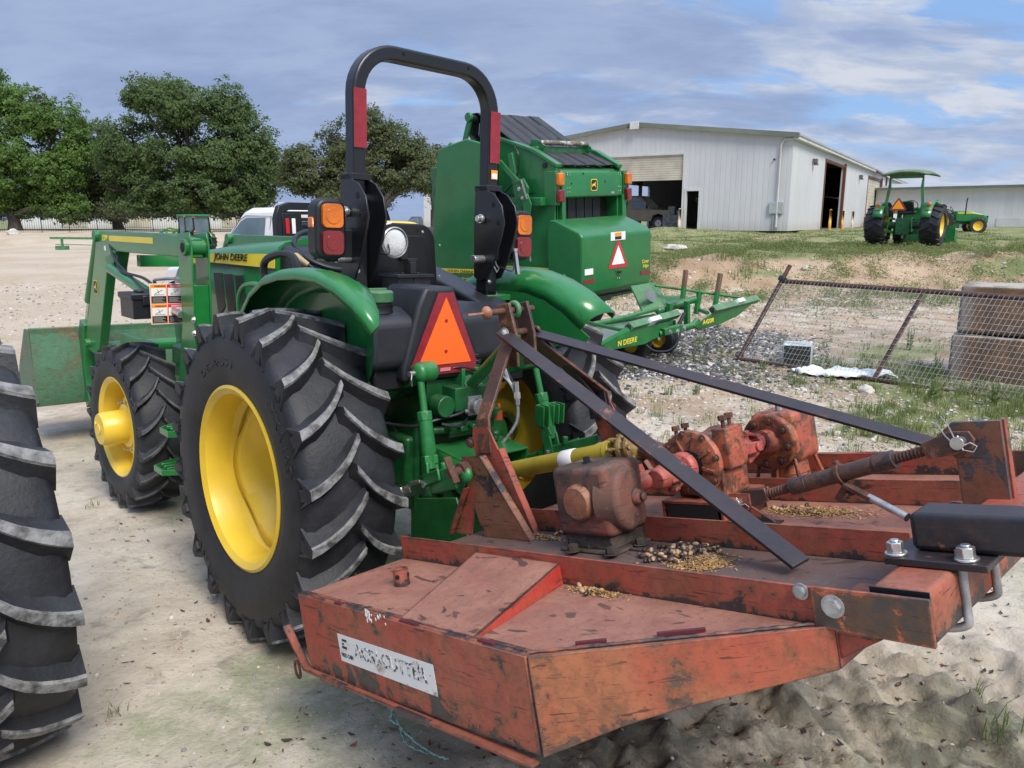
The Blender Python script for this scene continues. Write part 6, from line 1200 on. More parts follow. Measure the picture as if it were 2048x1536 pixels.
# top link of the tractor (tractor part): from the mast down to the housing
tl0 = TM.inverted() @ (CM @ Vector((MXc-.0,-.055,1.03))); tl1 = Vector((0,-.42,1.10)); d = (tl0-tl1).normalized()
mb = MB(); mb.tube([tl1+d*.04, tl1+d*.06, tl0-d*.10, tl0-d*.08], [.018,.026,.026,.018], 18); mb.ell(tl0, (.02,.03,.03), 14, 8); mb.ell(tl1, (.02,.03,.03), 14, 8); P_('top_link', mb, G2)
mb = MB(); mb.tube([tl0-d*.10, tl0-d*.02], .013, 12); mb.tube([tl1+d*.05, tl1], .013, 12); P_('top_link_thread', mb, RUST); mb = MB(); a_ = CM @ Vector((MXc,-.075,1.14)); a_ = TM.inverted() @ a_; mb.tube([a_+Vector((0,.03*cos(t),.03*sin(t))) for t in [2*pi*i/20 for i in range(20)]], .012, 10, True); P_('hook_eye', mb, GL)
# ---- acorns and chaff lying on the deck ----
AC = [simple('tan acorn', (.42,.27,.14), .35, 0, .15, 30), simple('dark acorn', (.045,.028,.022), .3, 0, .3, 30), simple('brown acorn', (.15,.08,.05), .35, 0, .3, 30)]
acm = []
for i, m_ in enumerate(AC):
    mb = MB(); mb.lathe((0,0,0), (1,0,0), [(.0005,-.0095), (.004,-.0085), (.0062,-.004), (.0068,.001), (.0058,.006), (.003,.0095), (.0005,.0115)], 12); o = mb.build('acorn', m_); acm.append(o.data); bpy.data.objects.remove(o)
CR = CM.to_3x3(); pil = (('piled by the left gearbox', .78, -1.03, .085, .10, 118), ('beside the left hitch plates', .80, -.235, .035, .05, 16), ('below the sloped channel', .40, -.99, .02, .05, 6), ('beside the turnbuckle foot', 1.34, -1.09, .04, .09, 16), ('under the left gearbox front', .86, -.42, .03, .06, 6))
r = random.Random(31)
for lab, cx0, cy0, sx_, sy_, n in pil:
    for k in range(n):
        x = cx0+r.gauss(0, sx_*.6); y = cy0+r.gauss(0, sy_*.6); hh = max(0, .018*(1-((x-cx0)/sx_)**2-((y-cy0)/sy_)**2)) if n > 50 else 0
        o = bpy.data.objects.new('acorn', acm[r.choice((0, 0, 1, 1, 2))]); COL.objects.link(o)
        o.matrix_world = Matrix.Translation(CM @ Vector((x, y, DZ+.008+hh*r.random()))) @ Matrix.Rotation(r.random()*6.3, 4, 'Z') @ Matrix.Rotation(r.uniform(-.5, .5), 4, 'Y')
        cn = {0: 'tan', 1: 'dark', 2: 'brown'}[acm.index(o.data)]; tag(o, 'small %s acorn on the red cutter deck, %s' % (cn, lab), 'acorn', cn+' acorns '+lab)
mb = MB()
for cx0, cy0, sx_, sy_, n, ang in ((.73,-1.12,.055,.075,2600,0), (.80,-.34,.022,.10,1300,0), (.40,-.985,.016,.075,800,0), (1.32,-1.17,.05,.14,2300,0), (.95,-.72,.03,.10,500,0), (1.05,-.55,.04,.10,500,0)):
    for k in range(n):
        x = cx0+r.gauss(0, sx_*.55); y = cy0+r.gauss(0, sy_*.55); hh = .012*max(0, 1-((x-cx0)/sx_)**2-((y-cy0)/sy_)**2)
        a_ = r.random()*6.3; l = r.uniform(.002,.006); dd = Vector((cos(a_), sin(a_), r.uniform(-.3,.3)))*l; ss = Vector((-sin(a_), cos(a_), r.uniform(-.6,.6)))*l*.35; p = CM @ Vector((x, y, DZ+.002+hh*r.random()+.001))
        mb.mi = r.choice((0, 0, 0, 1, 2)); mb.add([p-dd-ss, p+dd-ss, p+dd+ss, p-dd+ss], [(0,1,2,3)])
o = mb.build('acorn_chaff', [simple('chaff', (.33,.18,.055), .8), simple('pale chaff', (.45,.30,.13), .8), simple('dark chaff', (.12,.06,.03), .8)], fix=False); o['kind'] = 'stuff'
# ================= near tyre of the next tractor =================
NM = frame((-1.99, 2.57, 0), 42.6)
nt_ = thing('parked_tractor', 'tractor at the left edge of which only one worn black rear tyre shows', 'tractor', NM)
t = ag_tyre(.76, .45, .40, 18, .050, .24, .046).build('rear_tyre', [RUB, LUG], nt_, ang=40); t.location = (0,0,.76); t.rotation_euler = (rad(3),0,0)
rear_rim(nt_, (.01,0,.76), 1)
mb = MB(); mb.cyl((-.1,0,.78), (-.75,0,.78), .12, n=24); mb.b2((-.80,-.35,.55), (-.74,.6,1.2)); mb.build('axle_housing', GD, nt_, bevel=.01)
# green twine and stick in front of the cutter
tw = gh(-.6, 2.1)
def gp_(px, py, dz=.006):
    d = CH/(( py-440)/FPX); p = at(px, py, 1); c0 = Vector((0,0,CH)); v = (p-c0); k = (CH-.0)/(-v.z); q = c0+v*k; return Vector((q.x, q.y, gz(q.x, q.y)+dz))
TWM = simple('green white twine', (.36,.55,.46), .6, 0, .4, 60)
for pts, r_ in (([(715,1395), (722,1410), (745,1420), (770,1425), (785,1440), (782,1460), (800,1475), (815,1495), (845,1515), (880,1533), (900,1540)], .0036), ([(770,1425), (790,1450), (800,1480), (812,1510), (830,1520), (860,1530)], .0024), ([(745,1421), (775,1422), (788,1436), (778,1452), (790,1470)], .0018)):
    P = [gp_(*q) for q in pts]; out = []
    for i in range(len(P)-1):
        for k in range(6): out.append(P[i].lerp(P[i+1], k/6)+Vector((R.uniform(-.003,.003), R.uniform(-.003,.003), R.uniform(0,.006))))
    mb = MB(); mb.tube(out, r_, 6)
    if r_ > .003: o = mb.build('baling_twine', TWM); tag(o, 'tangled pale green baling twine on the mud in front of the red cutter', 'twine'); tw0 = o
    else: mb.build('twine_strand', TWM, tw0)
# ================= round baler =================
BMx = frame((1.0, 10.92, 0.0), 46, -2.5)
ba = thing('round_baler', 'tall green round baler with black belts and a white reflector triangle', 'baler', BMx)
Q = lambda nm, mb, m, par=ba, **k: mb.build(nm, m, par, **k)
mb = MB(); hp = [(.02,.86), (.0,.93), (.0,1.66), (.06,1.73), (.50,1.90), (.62,1.90), (.62,.80), (.40,.74), (.12,.80)]
mb.prism([(.04,y,z) for y, z in hp], (1.69,0,0)); Q('rear_hood', mb, GB, bevel=.028, seg=3)
mb = MB(); mb.prism([(.030,y,z) for y, z in [(.10,.80), (.02,.92), (.02,1.64), (.10,1.71), (.5,1.86), (.62,1.86), (.62,.82), (.4,.78)]], (-.006,0,0)); mb.cut(); mb.prism([(1.74,y,z) for y, z in [(.10,.80), (.02,.92), (.02,1.64), (.10,1.71), (.5,1.86), (.62,1.86), (.62,.82), (.4,.78)]], (.006,0,0)); Q('hood_side', mb, GB)
mb = MB(); mb.prism([(.645,-.004,1.20), (.645,-.004,1.17), (1.10,-.004,1.17), (1.10,-.004,1.20), (.90,-.004,1.56), (.845,-.004,1.56)], (0,-.003,0)); s_ = Q('reflector_border', mb, simple('bright red reflective', (.50,.03,.04), .4)); mb = MB(); mb.prism([(.715,-.008,1.225), (1.03,-.008,1.225), (.873,-.008,1.50)], (0,-.002,0)); Q('reflector_triangle', mb, WHP, s_)
mb = MB(); quad(mb, (.69,-.004,1.575), (1,0,0), (0,0,1), .36, .12, .002); s_ = Q('warning_label', mb, WHP); mb = MB(); quad(mb, (.79,-.007,1.635), (1,0,0), (0,0,1), .16, .05, .001); Q('label_band', mb, WSG, s_); mb = MB(); quad(mb, (.79,-.007,1.585), (1,0,0), (0,0,1), .16, .045, .001); Q('label_picture', mb, TINK, s_)
mb = MB(); quad(mb, (.06,-.004,1.01), (1,0,0), (0,0,1), .25, .055, .002); quad(mb, (1.45,-.004,1.01), (1,0,0), (0,0,1), .26, .055, .002); Q('reflective_tape', mb, REDR)
mb = MB(); quad(mb, (.085,-.004,1.13), (1,0,0), (0,0,1), .19, .085, .002); Q('white_plate', mb, WHP, bevel=.0)
text('Cover', (1.49,-.004,1.185), (1,0,0), (0,0,1), .18, .055, 'hood_lettering', YD, ba, .001, .2, .01); text('Edge', (1.51,-.004,1.105), (1,0,0), (0,0,1), .15, .06, 'hood_lettering', YD, ba, .001, .2, .01)
mb = MB(); mb.cyl((.87,-.01,1.11), (.87,-.06,1.11), .012, n=8); mb.bar((.82,-.03,1.115), (.92,-.03,1.11), .02, .02); Q('hood_latch', mb, BLK); mb = MB(); [mb.hexbolt((x,-.004,1.02), (0,-1,0), .012, .008, False) for x in (.85,.90)]; mb.hexbolt((.022,.32,1.12), (-1,0,0), .015, .01); Q('hood_bolt', mb, CHR)
# gate above the hood
mb = MB(); mb.prism([(.22,y,z) for y, z in [(.50,2.20), (.50,2.50), (.53,2.58), (.62,2.63), (.80,2.66), (.80,2.20)]], (1.46,0,0)); Q('gate_cover', mb, GB, bevel=.03, seg=3)
mb = MB(); [mb.b2((x0,.49,1.85), (x1,.60,2.22)) for x0, x1 in ((.20,.28), (1.66,1.76))]; mb.prism([(.17,.56,1.85), (.17,.56,2.3), (.17,.9,2.5), (.17,.9,1.85)], (.02,0,0)); Q('gate_frame', mb, GB, bevel=.008)
deer(ba, (.945,.495,2.375), (1,0,0), (0,0,1), .155)
mb = MB(); [mb.cyl((x,.4965,z), (x,.499,z), .014, n=12) for x, z in ((.70,2.54), (1.22,2.42), (.42,2.40))]; Q('gate_hole', mb, DARK); mb = MB(); [mb.hexbolt((x,.499,z), (0,-1,0), .010, .006, False) for x in (.33,.38,1.55,1.60) for z in (2.28,2.34,2.52,2.55)]+[mb.hexbolt((x,.66,2.64), (0,0,1), .014, .012, False) for x in (.4,.7,1.0,1.3,1.6)]; Q('gate_bolt', mb, CHR); mb = MB(); quad(mb, (1.36,.497,2.24), (1,0,0), (0,0,1), .09, .03, .001); Q('gate_label', mb, GALV)
for x0 in (.07, 1.70):
    mb = MB(); mb.b2((x0+.0,.50,2.10), (x0+.10,.72,2.58)); Q('lamp_bracket', mb, GB, bevel=.01)
    mb = MB(); mb.b2((x0,.42,2.37), (x0+.12,.50,2.55)); Q('amber_lamp', mb, AMB, bevel=.02); mb = MB(); mb.b2((x0,.42,2.14), (x0+.12,.50,2.32)); Q('red_lamp', mb, REDL, bevel=.02)
mb = MB(); [mb.b2((.40+.20*i,.72,1.84), (.58+.20*i,.735,2.26)) for i in range(5)]; Q('belt', mb, BELT)
mb = MB(); mb.b2((.28,.76,1.84), (1.66,.80,2.25)); mb.b2((.26,.60,1.78), (1.68,.80,1.86)); Q('gate_recess', mb, DARK)
# body: gate sides rising to the front, front body box
side = [(.55,.80), (.55,2.20), (.50,2.62), (.95,2.85), (1.60,3.06), (1.66,2.70), (1.66,.70)]
mb = MB(); mb.prism([(.10,y,z) for y, z in side], (.03,0,0)); mb.cut(); mb.prism([(1.60,y,z) for y, z in side], (.03,0,0)); Q('gate_side', mb, GB, bevel=.01)
mb = MB(); mb.prism([(.08,.50,2.62), (.08,.95,2.85), (.08,1.60,3.06), (.08,1.60,3.11), (.08,.92,2.90), (.08,.48,2.67)], (.12,0,0)); mb.cut(); mb.prism([(1.53,.50,2.62), (1.53,.95,2.85), (1.53,1.60,3.06), (1.53,1.60,3.11), (1.53,.92,2.90), (1.53,.48,2.67)], (.12,0,0)); mb.cut(); mb.bar((.0,1.3,2.86), (.0,1.1,1.9), .05, .10); mb.cut(); mb.b2((-.02,.7,2.10), (.10,1.55,2.22)); mb.cut(); mb.b2((.02,.62,1.14),(.10,1.6,1.16)); Q('side_frame', mb, GB, bevel=.01)
mb = MB(); mb.b2((.14,.9,.70), (1.60,3.3,2.75)); mb.b2((.25,1.0,2.75), (1.55,2.7,2.95)); Q('bale_chamber', mb, GD, bevel=.02)
mb = MB(); mb.prism([(-.30,y,z) for y, z in [(1.72,.95), (1.60,3.02), (1.92,3.10), (2.52,3.0), (2.60,2.9), (2.95,.85)]], (.05,0,0)); Q('side_shield', mb, GB, bevel=.02)
mb = MB(); mb.prism([(1.98,y,z) for y, z in [(1.72,.95), (1.60,3.02), (1.92,3.10), (2.52,3.0), (2.60,2.9), (2.95,.85)]], (.05,0,0)); mb.b2((1.63,1.7,.9), (1.98,2.7,1.2)); mb.b2((-.25,1.75,.9), (.12,2.7,1.2)); Q('side_shield', mb, GB)
mb = MB(); quad(mb, (-.353 if 0 else -.3012,2.90,1.085), (0,-1,.02), (0,0,1), 1.16, .065, .001); quad(mb, (.098,1.60,1.10), (0,-1,0), (0,0,1), 1.02, .105, .001); Q('yellow_stripe', mb, YD)
text('JOHN DEERE', (-.303,2.50,1.095), (0,-1,0), (0,0,1), .62, .05, 'shield_lettering', TINK, ba, .001, .2, .01); text('Silage Special', (-.303,2.35,1.00), (0,-1,0), (0,0,1), .4, .035, 'shield_lettering', YD, ba, .001, .2, .01)
mb = MB(); mb.prism([(.09,.7,.74), (.09,.7,1.05), (.09,1.2,1.05), (.09,1.2,.74)], (.02,0,0)); mb.b2((.04,.62,.80), (.10,.98,1.10)); Q('lower_panel', mb, GB, bevel=.008)
# belts over the top
bp = [(.55,2.66), (.60,2.685), (1.15,2.93), (1.35,3.02), (2.12,3.50), (2.22,3.50), (2.30,3.44), (2.34,3.2), (2.10,2.9)]
for i in range(6):
    mb = MB(); x0 = .14+.235*i; V = [(x, y, z+.008*sin(i*3)) for y, z in bp for x in (x0, x0+.222)]; mb.add(V, [(2*k, 2*k+1, 2*k+3, 2*k+2) for k in range(len(bp)-1)]); Q('belt', mb, BELT, solid=.010, ang=60)
mb = MB(); mb.cyl((.08,2.19,3.42), (1.62,2.19,3.42), .06, n=16); mb.cyl((.08,.72,2.66), (1.62,.72,2.66), .04, n=12); Q('belt_roller', mb, BLK)
mb = MB(); [mb.bar((x,2.19,3.44), (x,2.42,2.9), .04, .09) for x in (.06,1.62)]; [mb.bar((x,2.45,3.05), (x,2.75,2.85), .05, .10) for x in (-.1,1.7)]; mb.cyl((.0,2.19,3.44), (.06,2.19,3.44), .07, n=16); Q('tension_arm', mb, GB, bevel=.008)
for x in (.30, 1.38):
    mb = MB(); mb.prism([(x,1.20,2.93), (x,.98,2.84), (x,.90,2.95), (x,1.02,3.04), (x,1.16,3.06)], (.03,0,0)); mb.prism([(x-.08,1.1,2.92), (x-.08,1.0,2.86), (x+.08,1.0,2.86), (x+.08,1.1,2.92)], (0,0,.02)); Q('roller_bracket', mb, GB, bevel=.006)
mb = MB(); mb.cyl((.30,.98,3.0), (1.40,.98,3.0), .033, n=14); Q('top_roller', mb, worn('scuffed roller', ((.20,.20,.17), (.10,.14,.08)), (.3,.3,.28), .55, .1)); mb = MB(); mb.bar((1.66,1.9,3.0), (1.66,.85,2.72), .03, .14); Q('side_rail', mb, GB)
# latch linkage with chain and spring at the left
mb = MB(); mb.bar((-.03,1.50,2.75), (-.03,1.05,2.38), .04, .07); mb.prism([(-.05,1.12,2.22), (-.05,1.16,2.45), (-.05,1.02,2.50), (-.05,.92,2.36), (-.05,.95,2.18)], (.03,0,0)); mb.prism([(-.09,1.02,2.28), (-.09,.90,2.28), (-.09,.83,2.12), (-.09,.88,1.92), (-.09,.98,1.92)], (.02,0,0)); Q('gate_latch', mb, GB, bevel=.004)
mb = MB(); mb.bar((-.1,1.0,2.48), (-.1,.9,2.2), .02, .02); mb.hexbolt((-.05,1.1,2.35), (-1,0,0), .022, .02); mb.hexbolt((-.09,1.0,2.22), (-1,0,0), .02, .02); Q('latch_bolt', mb, CHR)
mb = MB()
for k in range(15):
    z = 1.90-.028*k if k < 6 else 1.72-.028*k; o_ = [Vector((.011*cos(t), 0, .019*sin(t))) for t in [2*pi*i/10 for i in range(10)]]; rot = Matrix.Rotation(pi/2*(k % 2), 3, 'Z'); mb.tube([Vector((-.09,.90-.002*k,z))+rot @ p for p in o_], .0045, 5, True)
Q('latch_chain', mb, GALV); mb = MB(); mb.tube([(-.09+.03*cos(t), .895+.03*sin(t), 1.73-.16*t/40) for t in [i*.5 for i in range(81)]], .007, 6); Q('latch_spring', mb, GB)
hose([(-.02,1.2,2.95), (-.04,1.1,2.8), (.0,1.2,2.5), (.05,1.5,2.3)], .012, BLK, 'hose', ba); hose([(.06,.9,2.28), (.04,1.2,2.27), (.05,1.5,2.27)], .012, BLK, 'hose', ba)
# under-frame and wheels
mb = MB(); mb.b2((.0,.35,.70), (1.75,.46,.80)); mb.cyl((.0,.2,.74), (1.75,.2,.74), .03, n=12); mb.b2((.1,.7,.55), (1.65,.9,.75)); mb.b2((.75,3.3,.6), (.95,5.2,.75)); Q('chassis', mb, GD, bevel=.01)
for x, s in ((.02, -1), (1.78, 1)):
    mb = MB(); mb.lathe((x,1.45,.42), (1,0,0), [(.22,-.14), (.30,-.17), (.38,-.165), (.425,-.13), (.43,-.09), (.422,-.085), (.43,-.08), (.432,-.03), (.424,-.025), (.432,-.02), (.432,.02), (.424,.025), (.432,.03), (.43,.08), (.422,.085), (.43,.09), (.425,.13), (.38,.165), (.30,.17), (.22,.14)], 56); Q('tyre', mb, RUB)
    mb = MB(); mb.lathe((x,1.45,.42), (1,0,0), [(.235,-.15), (.225,-.13), (.19,-.05), (.08,-.02), (.01,-.05)], 36); mb.lathe((x,1.45,.42), (1,0,0), [(.235,.15), (.225,.13), (.19,.05), (.08,.02), (.01,.05)], 36); Q('wheel_rim', mb, Y)
mb = MB(); [(mb.b2((x-.03,5.0,-.03), (x+.03,5.06,.7))) for x in (.85,)]; Q('jack_stand', mb, GB)
# ================= bale accumulator =================
AMx = frame((1.0, 10.92, 0.0), 46, 0)
ac = thing('bale_accumulator', 'low green bale accumulator with tilted wings and grey trays behind the baler', 'bale accumulator', AMx)
U = lambda nm, mb, m, par=ac, **k: mb.build(nm, m, par, **k)
def bpt(px, py, y):       # point of the accumulator plane y = const
    Mi = AMx.inverted(); o_ = Mi @ Vector((0,0,CH)); d_ = (Mi.to_3x3() @ (at(px, py, 1)-Vector((0,0,CH)))); k = (y-o_.y)/d_.y; return o_+d_*k
def bl(x, y, z): return Vector((x, y, z))
TRY = simple('galvanised tray', (.42,.45,.47), .35, .6, .15, 3)
A0 = bpt(1155,645,-.25); A1 = bpt(1318,622,-.55); A2 = bpt(1390,598,-.85)
mb = MB(); mb.tube([bpt(1150,655,-.2), bpt(1235,638,-.4), bpt(1318,617,-.6)], .032, 14); mb.tube([bpt(1318,622,-.62), bpt(1390,598,-.85)], .055, 18); mb.ell(bpt(1318,622,-.62), (.06,.06,.06), 14, 10); U('cross_pipe', mb, G2)
def plate(pts, m, nm, th_=(0,0,-.02), **k): mb = MB(); mb.prism(pts, th_); return U(nm, mb, m, **k)
# left wing: flat top member and the lettered sloping plate
a, b_, c_, d_ = bpt(1263,664,-1.25), bpt(1355,628,-1.05), bpt(1352,641,-1.05), bpt(1268,681,-1.25)
def box4(P, t, nm, m): mb = MB(); mb.prism(P, t); return U(nm, mb, m, bevel=.006)
lw0 = bpt(1258,654,-1.30); lw1 = bpt(1354,628,-.95)
mb = MB(); mb.bar(lw0, lw1, .10, .09, (0,-.7,.7)); U('wing_beam', mb, GL, bevel=.006)
mb = MB(); mb.bar(lw0+Vector((-.01,-.01,0)), lw0+Vector((-.004,-.004,0)), .07, .06); U('beam_opening', mb, DARK)
mb = MB(); mb.prism([bpt(1262,660,-1.32), bpt(1205,690,-1.25), bpt(1222,700,-1.25), bpt(1290,688,-1.3), bpt(1320,672,-1.1), bpt(1350,640,-1.0)], (0,.03,-.01)); U('wing_plate', mb, G2, bevel=.003)
mb = MB(); mb.prism([bpt(1205,690,-1.26), bpt(1200,686,-1.25), bpt(1255,655,-1.30), bpt(1262,660,-1.32)], (0,.02,0)); U('wing_edge', mb, G, bevel=.002)
text('N DEERE', bpt(1236,693,-1.345), bpt(1274,683,-1.345)-bpt(1236,693,-1.345), (0,0,1), (bpt(1274,683,-1.345)-bpt(1236,693,-1.345)).length, .065, 'wing_lettering', YD, ac, .002, .1, .01)
mb = MB(); mb.bar(bpt(1296,645,-1.22), bpt(1316,639,-1.15), .06, .115, (0,-.7,.7)); U('wing_label', mb, WHP)
rw0 = bpt(1425,620,-1.55); rw1 = bpt(1513,598,-1.35)
mb = MB(); mb.bar(rw0, rw1, .10, .09, (0,-.7,.7)); U('wing_beam', mb, GL, bevel=.006); mb = MB(); mb.bar(rw0+Vector((-.01,-.01,0)), rw0+Vector((-.004,-.004,0)), .07, .06); mb.bar(rw1+Vector((.004,.0,0)), rw1+Vector((.01,0,0)), .07, .06); U('beam_opening', mb, DARK)
mb = MB(); mb.prism([bpt(1428,625,-1.56), bpt(1388,652,-1.45), bpt(1400,660,-1.45), bpt(1440,648,-1.5), bpt(1475,632,-1.45), bpt(1510,603,-1.4)], (0,.03,-.01)); U('wing_plate', mb, G2, bevel=.003)
text('A420R', bpt(1405,650,-1.60), bpt(1428,644,-1.60)-bpt(1405,650,-1.60), (0,0,1), (bpt(1428,644,-1.60)-bpt(1405,650,-1.60)).length, .062, 'wing_lettering', YD, ac, .002, .1, .01)
mb = MB(); mb.bar(bpt(1471,606,-1.47), bpt(1484,603,-1.44), .06, .115, (0,-.7,.7)); U('wing_label', mb, WHP)
# trays, posts, rails
mb = MB(); mb.prism([bpt(1150,664,-.1), bpt(1316,628,-.4), bpt(1330,640,-.9), bpt(1270,672,-1.1), bpt(1190,690,-.7)], (0,0,-.02)); U('tray', mb, TRY)
mb = MB(); [mb.bar(bpt(1150,px,-.15-.05*k), bpt(1310,px-24,-.5-.05*k), .03, .05) for k, px in enumerate((655,663,672))]; U('tray_rail', mb, GL, bevel=.003)
mb = MB(); mb.prism([bpt(1262,572,-.1), bpt(1300,566,-.3), bpt(1328,610,-.6), bpt(1285,622,-.4)], (0,.03,0)); U('end_panel', mb, G2, bevel=.004)
mb = MB(); q0, q1 = bpt(1303,590,-.5), bpt(1303,590,-.52); P7 = [bpt(1303+14*cos(t)+5*sin(t), 592+3*cos(t)+13*sin(t), -.47) for t in [2*pi*i/20 for i in range(20)]]; mb.prism(P7, (0,-.004,0)); U('bare_patch', mb, TRY)
mb = MB(); mb.prism([bpt(1300,566,-.3), bpt(1310,566,-.3), bpt(1335,602,-.6), bpt(1328,610,-.6)], (0,.05,0)); mb.prism([bpt(1332,592,-.5), bpt(1372,590,-.7), bpt(1375,622,-.8), bpt(1330,612,-.6)], (0,.02,0)); U('end_panel', mb, G2)
RB = worn('rust brown post', ((.20,.11,.075), (.15,.10,.06)), (.02,.12,.03), .60, .1)
for (x0,y0,x1,y1), w_ in (((1372,540,1365,596), .07), ((1441,547,1430,612), .075), ((1400,580,1392,628), .08)):
    a = bpt(x0,y0,-.9 if x0 < 1440 else -1.1); b_ = bpt(x1,y1,-.9 if x0 < 1440 else -1.1); m_ = b_.lerp(a, .42)
    mb = MB(); mb.bar(m_, a, w_, w_*.7, (0,1,0)); U('guide_post', mb, RB if x0 != 1400 else G2, bevel=.004); mb = MB(); mb.bar(b_, m_, w_, w_*.7, (0,1,0)); U('post_foot', mb, G2, bevel=.004)
mb = MB(); mb.cyl(bpt(1310,571,-.5), bpt(1492,597,-1.35), .02, n=10); mb.cut(); mb.cyl(bpt(1145,638,-.1), bpt(1242,660,-1.2), .025, n=10); mb.cut(); mb.cyl(bpt(1400,620,-1.0), bpt(1415,626,-1.3), .03, n=10); U('guide_rail', mb, G2)
for (x, y0, y1, yy) in ((1172,592,652,-.3), (1339,606,660,-.75), (1374,602,655,-.95)):
    mb = MB(); mb.bar(bpt(x,y0,yy), bpt(x,y1,yy), .07, .07, (0,1,0)); U('support_post', mb, G2, bevel=.004)
mb = MB(); mb.tube([bpt(1318,668,-1.1), bpt(1345,660,-1.2), bpt(1385,652,-1.3), bpt(1395,640,-1.3)], .045, 10); mb.bar(bpt(1325,664,-1.15), bpt(1362,655,-1.25), .1, .09); mb.bar(bpt(1215,690,-.6), bpt(1310,672,-.9), .1, .1); U('rear_frame', mb, G2, bevel=.005)
mb = MB(); mb.cyl(bpt(1355,655,-1.1), bpt(1368,628,-1.0), .028, n=12); U('damper', mb, BLK); mb = MB(); [mb.hexbolt(bpt(x,y,-1.42), (0,-1,0), .025, .02) for x, y in ((1340,664), (1355,662), (1368,656), (1435,652))]; U('frame_bolt', mb, GALV)
for px, py in ((1268,690), (1322,690)):
    c_ = bpt(px,py,-.8); c_.z = .24; mb = MB(); mb.lathe(c_, (1,0,0), [(.12,-.085), (.19,-.10), (.235,-.085), (.245,-.06), (.238,-.055), (.245,-.05), (.245,-.02), (.238,-.015), (.245,-.01), (.245,.03), (.238,.035), (.245,.04), (.235,.085), (.19,.10), (.12,.085)], 40); U('tyre', mb, RUB)
    mb = MB(); mb.lathe(c_, (1,0,0), [(.13,-.09), (.11,-.03), (.03,-.06)], 28); U('wheel_rim', mb, Y)
hose([bpt(1290,688,-1.2), bpt(1310,702,-1.3), bpt(1340,700,-1.4), bpt(1358,680,-1.4), bpt(1360,665,-1.3)], .014, BLK, 'hose', ac)
mb = MB(); [mb.bar(bpt(x0,y0,-.6), bpt(x0+2,y0+34,-.6), .03, .1) for x0, y0 in ((1290,640), (1345,640))]; mb.bar(bpt(1180,690,-.5), bpt(1300,700,-.6), .12, .12); U('axle_frame', mb, GD)
# ================= small background tractors =================
def bg_wheel(par, c, R, w, rim, Nl, name='tyre', col=None):
    mb = MB(); x, y, z = c; mb.lathe(c, (1,0,0), [(rim,-w*.4), (rim+.03,-w*.5), (R*.86,-w*.52), (R*.95,-w*.42), (R*.95,w*.42), (R*.86,w*.52), (rim+.03,w*.5), (rim,w*.4)], 40)
    for s in (-1, 1):
        for k in range(Nl):
            t = 2*pi*k/Nl+(pi/Nl if s > 0 else 0); P = lambda xx, r, a: Vector((x+xx, y+r*cos(a), z+r*sin(a)))
            mb.bar(P(0, R*.96, t), P(s*w*.5, R*.955, t+.24), .09*R, .09*R, (0, cos(t), sin(t)))
    mb.build(name, RUB, par); s = 1
    mb = MB(); mb.lathe(c, (1,0,0), [(rim+.005,-w*.42), (rim*.93,-w*.3), (rim*.8,-w*.12), (.05,-w*.06), (.01,-w*.14)], 32); mb.lathe(c, (1,0,0), [(rim+.005,w*.42), (rim*.93,w*.3), (rim*.8,w*.12), (.05,w*.06), (.01,w*.14)], 32); mb.build('wheel_rim', Y, par)
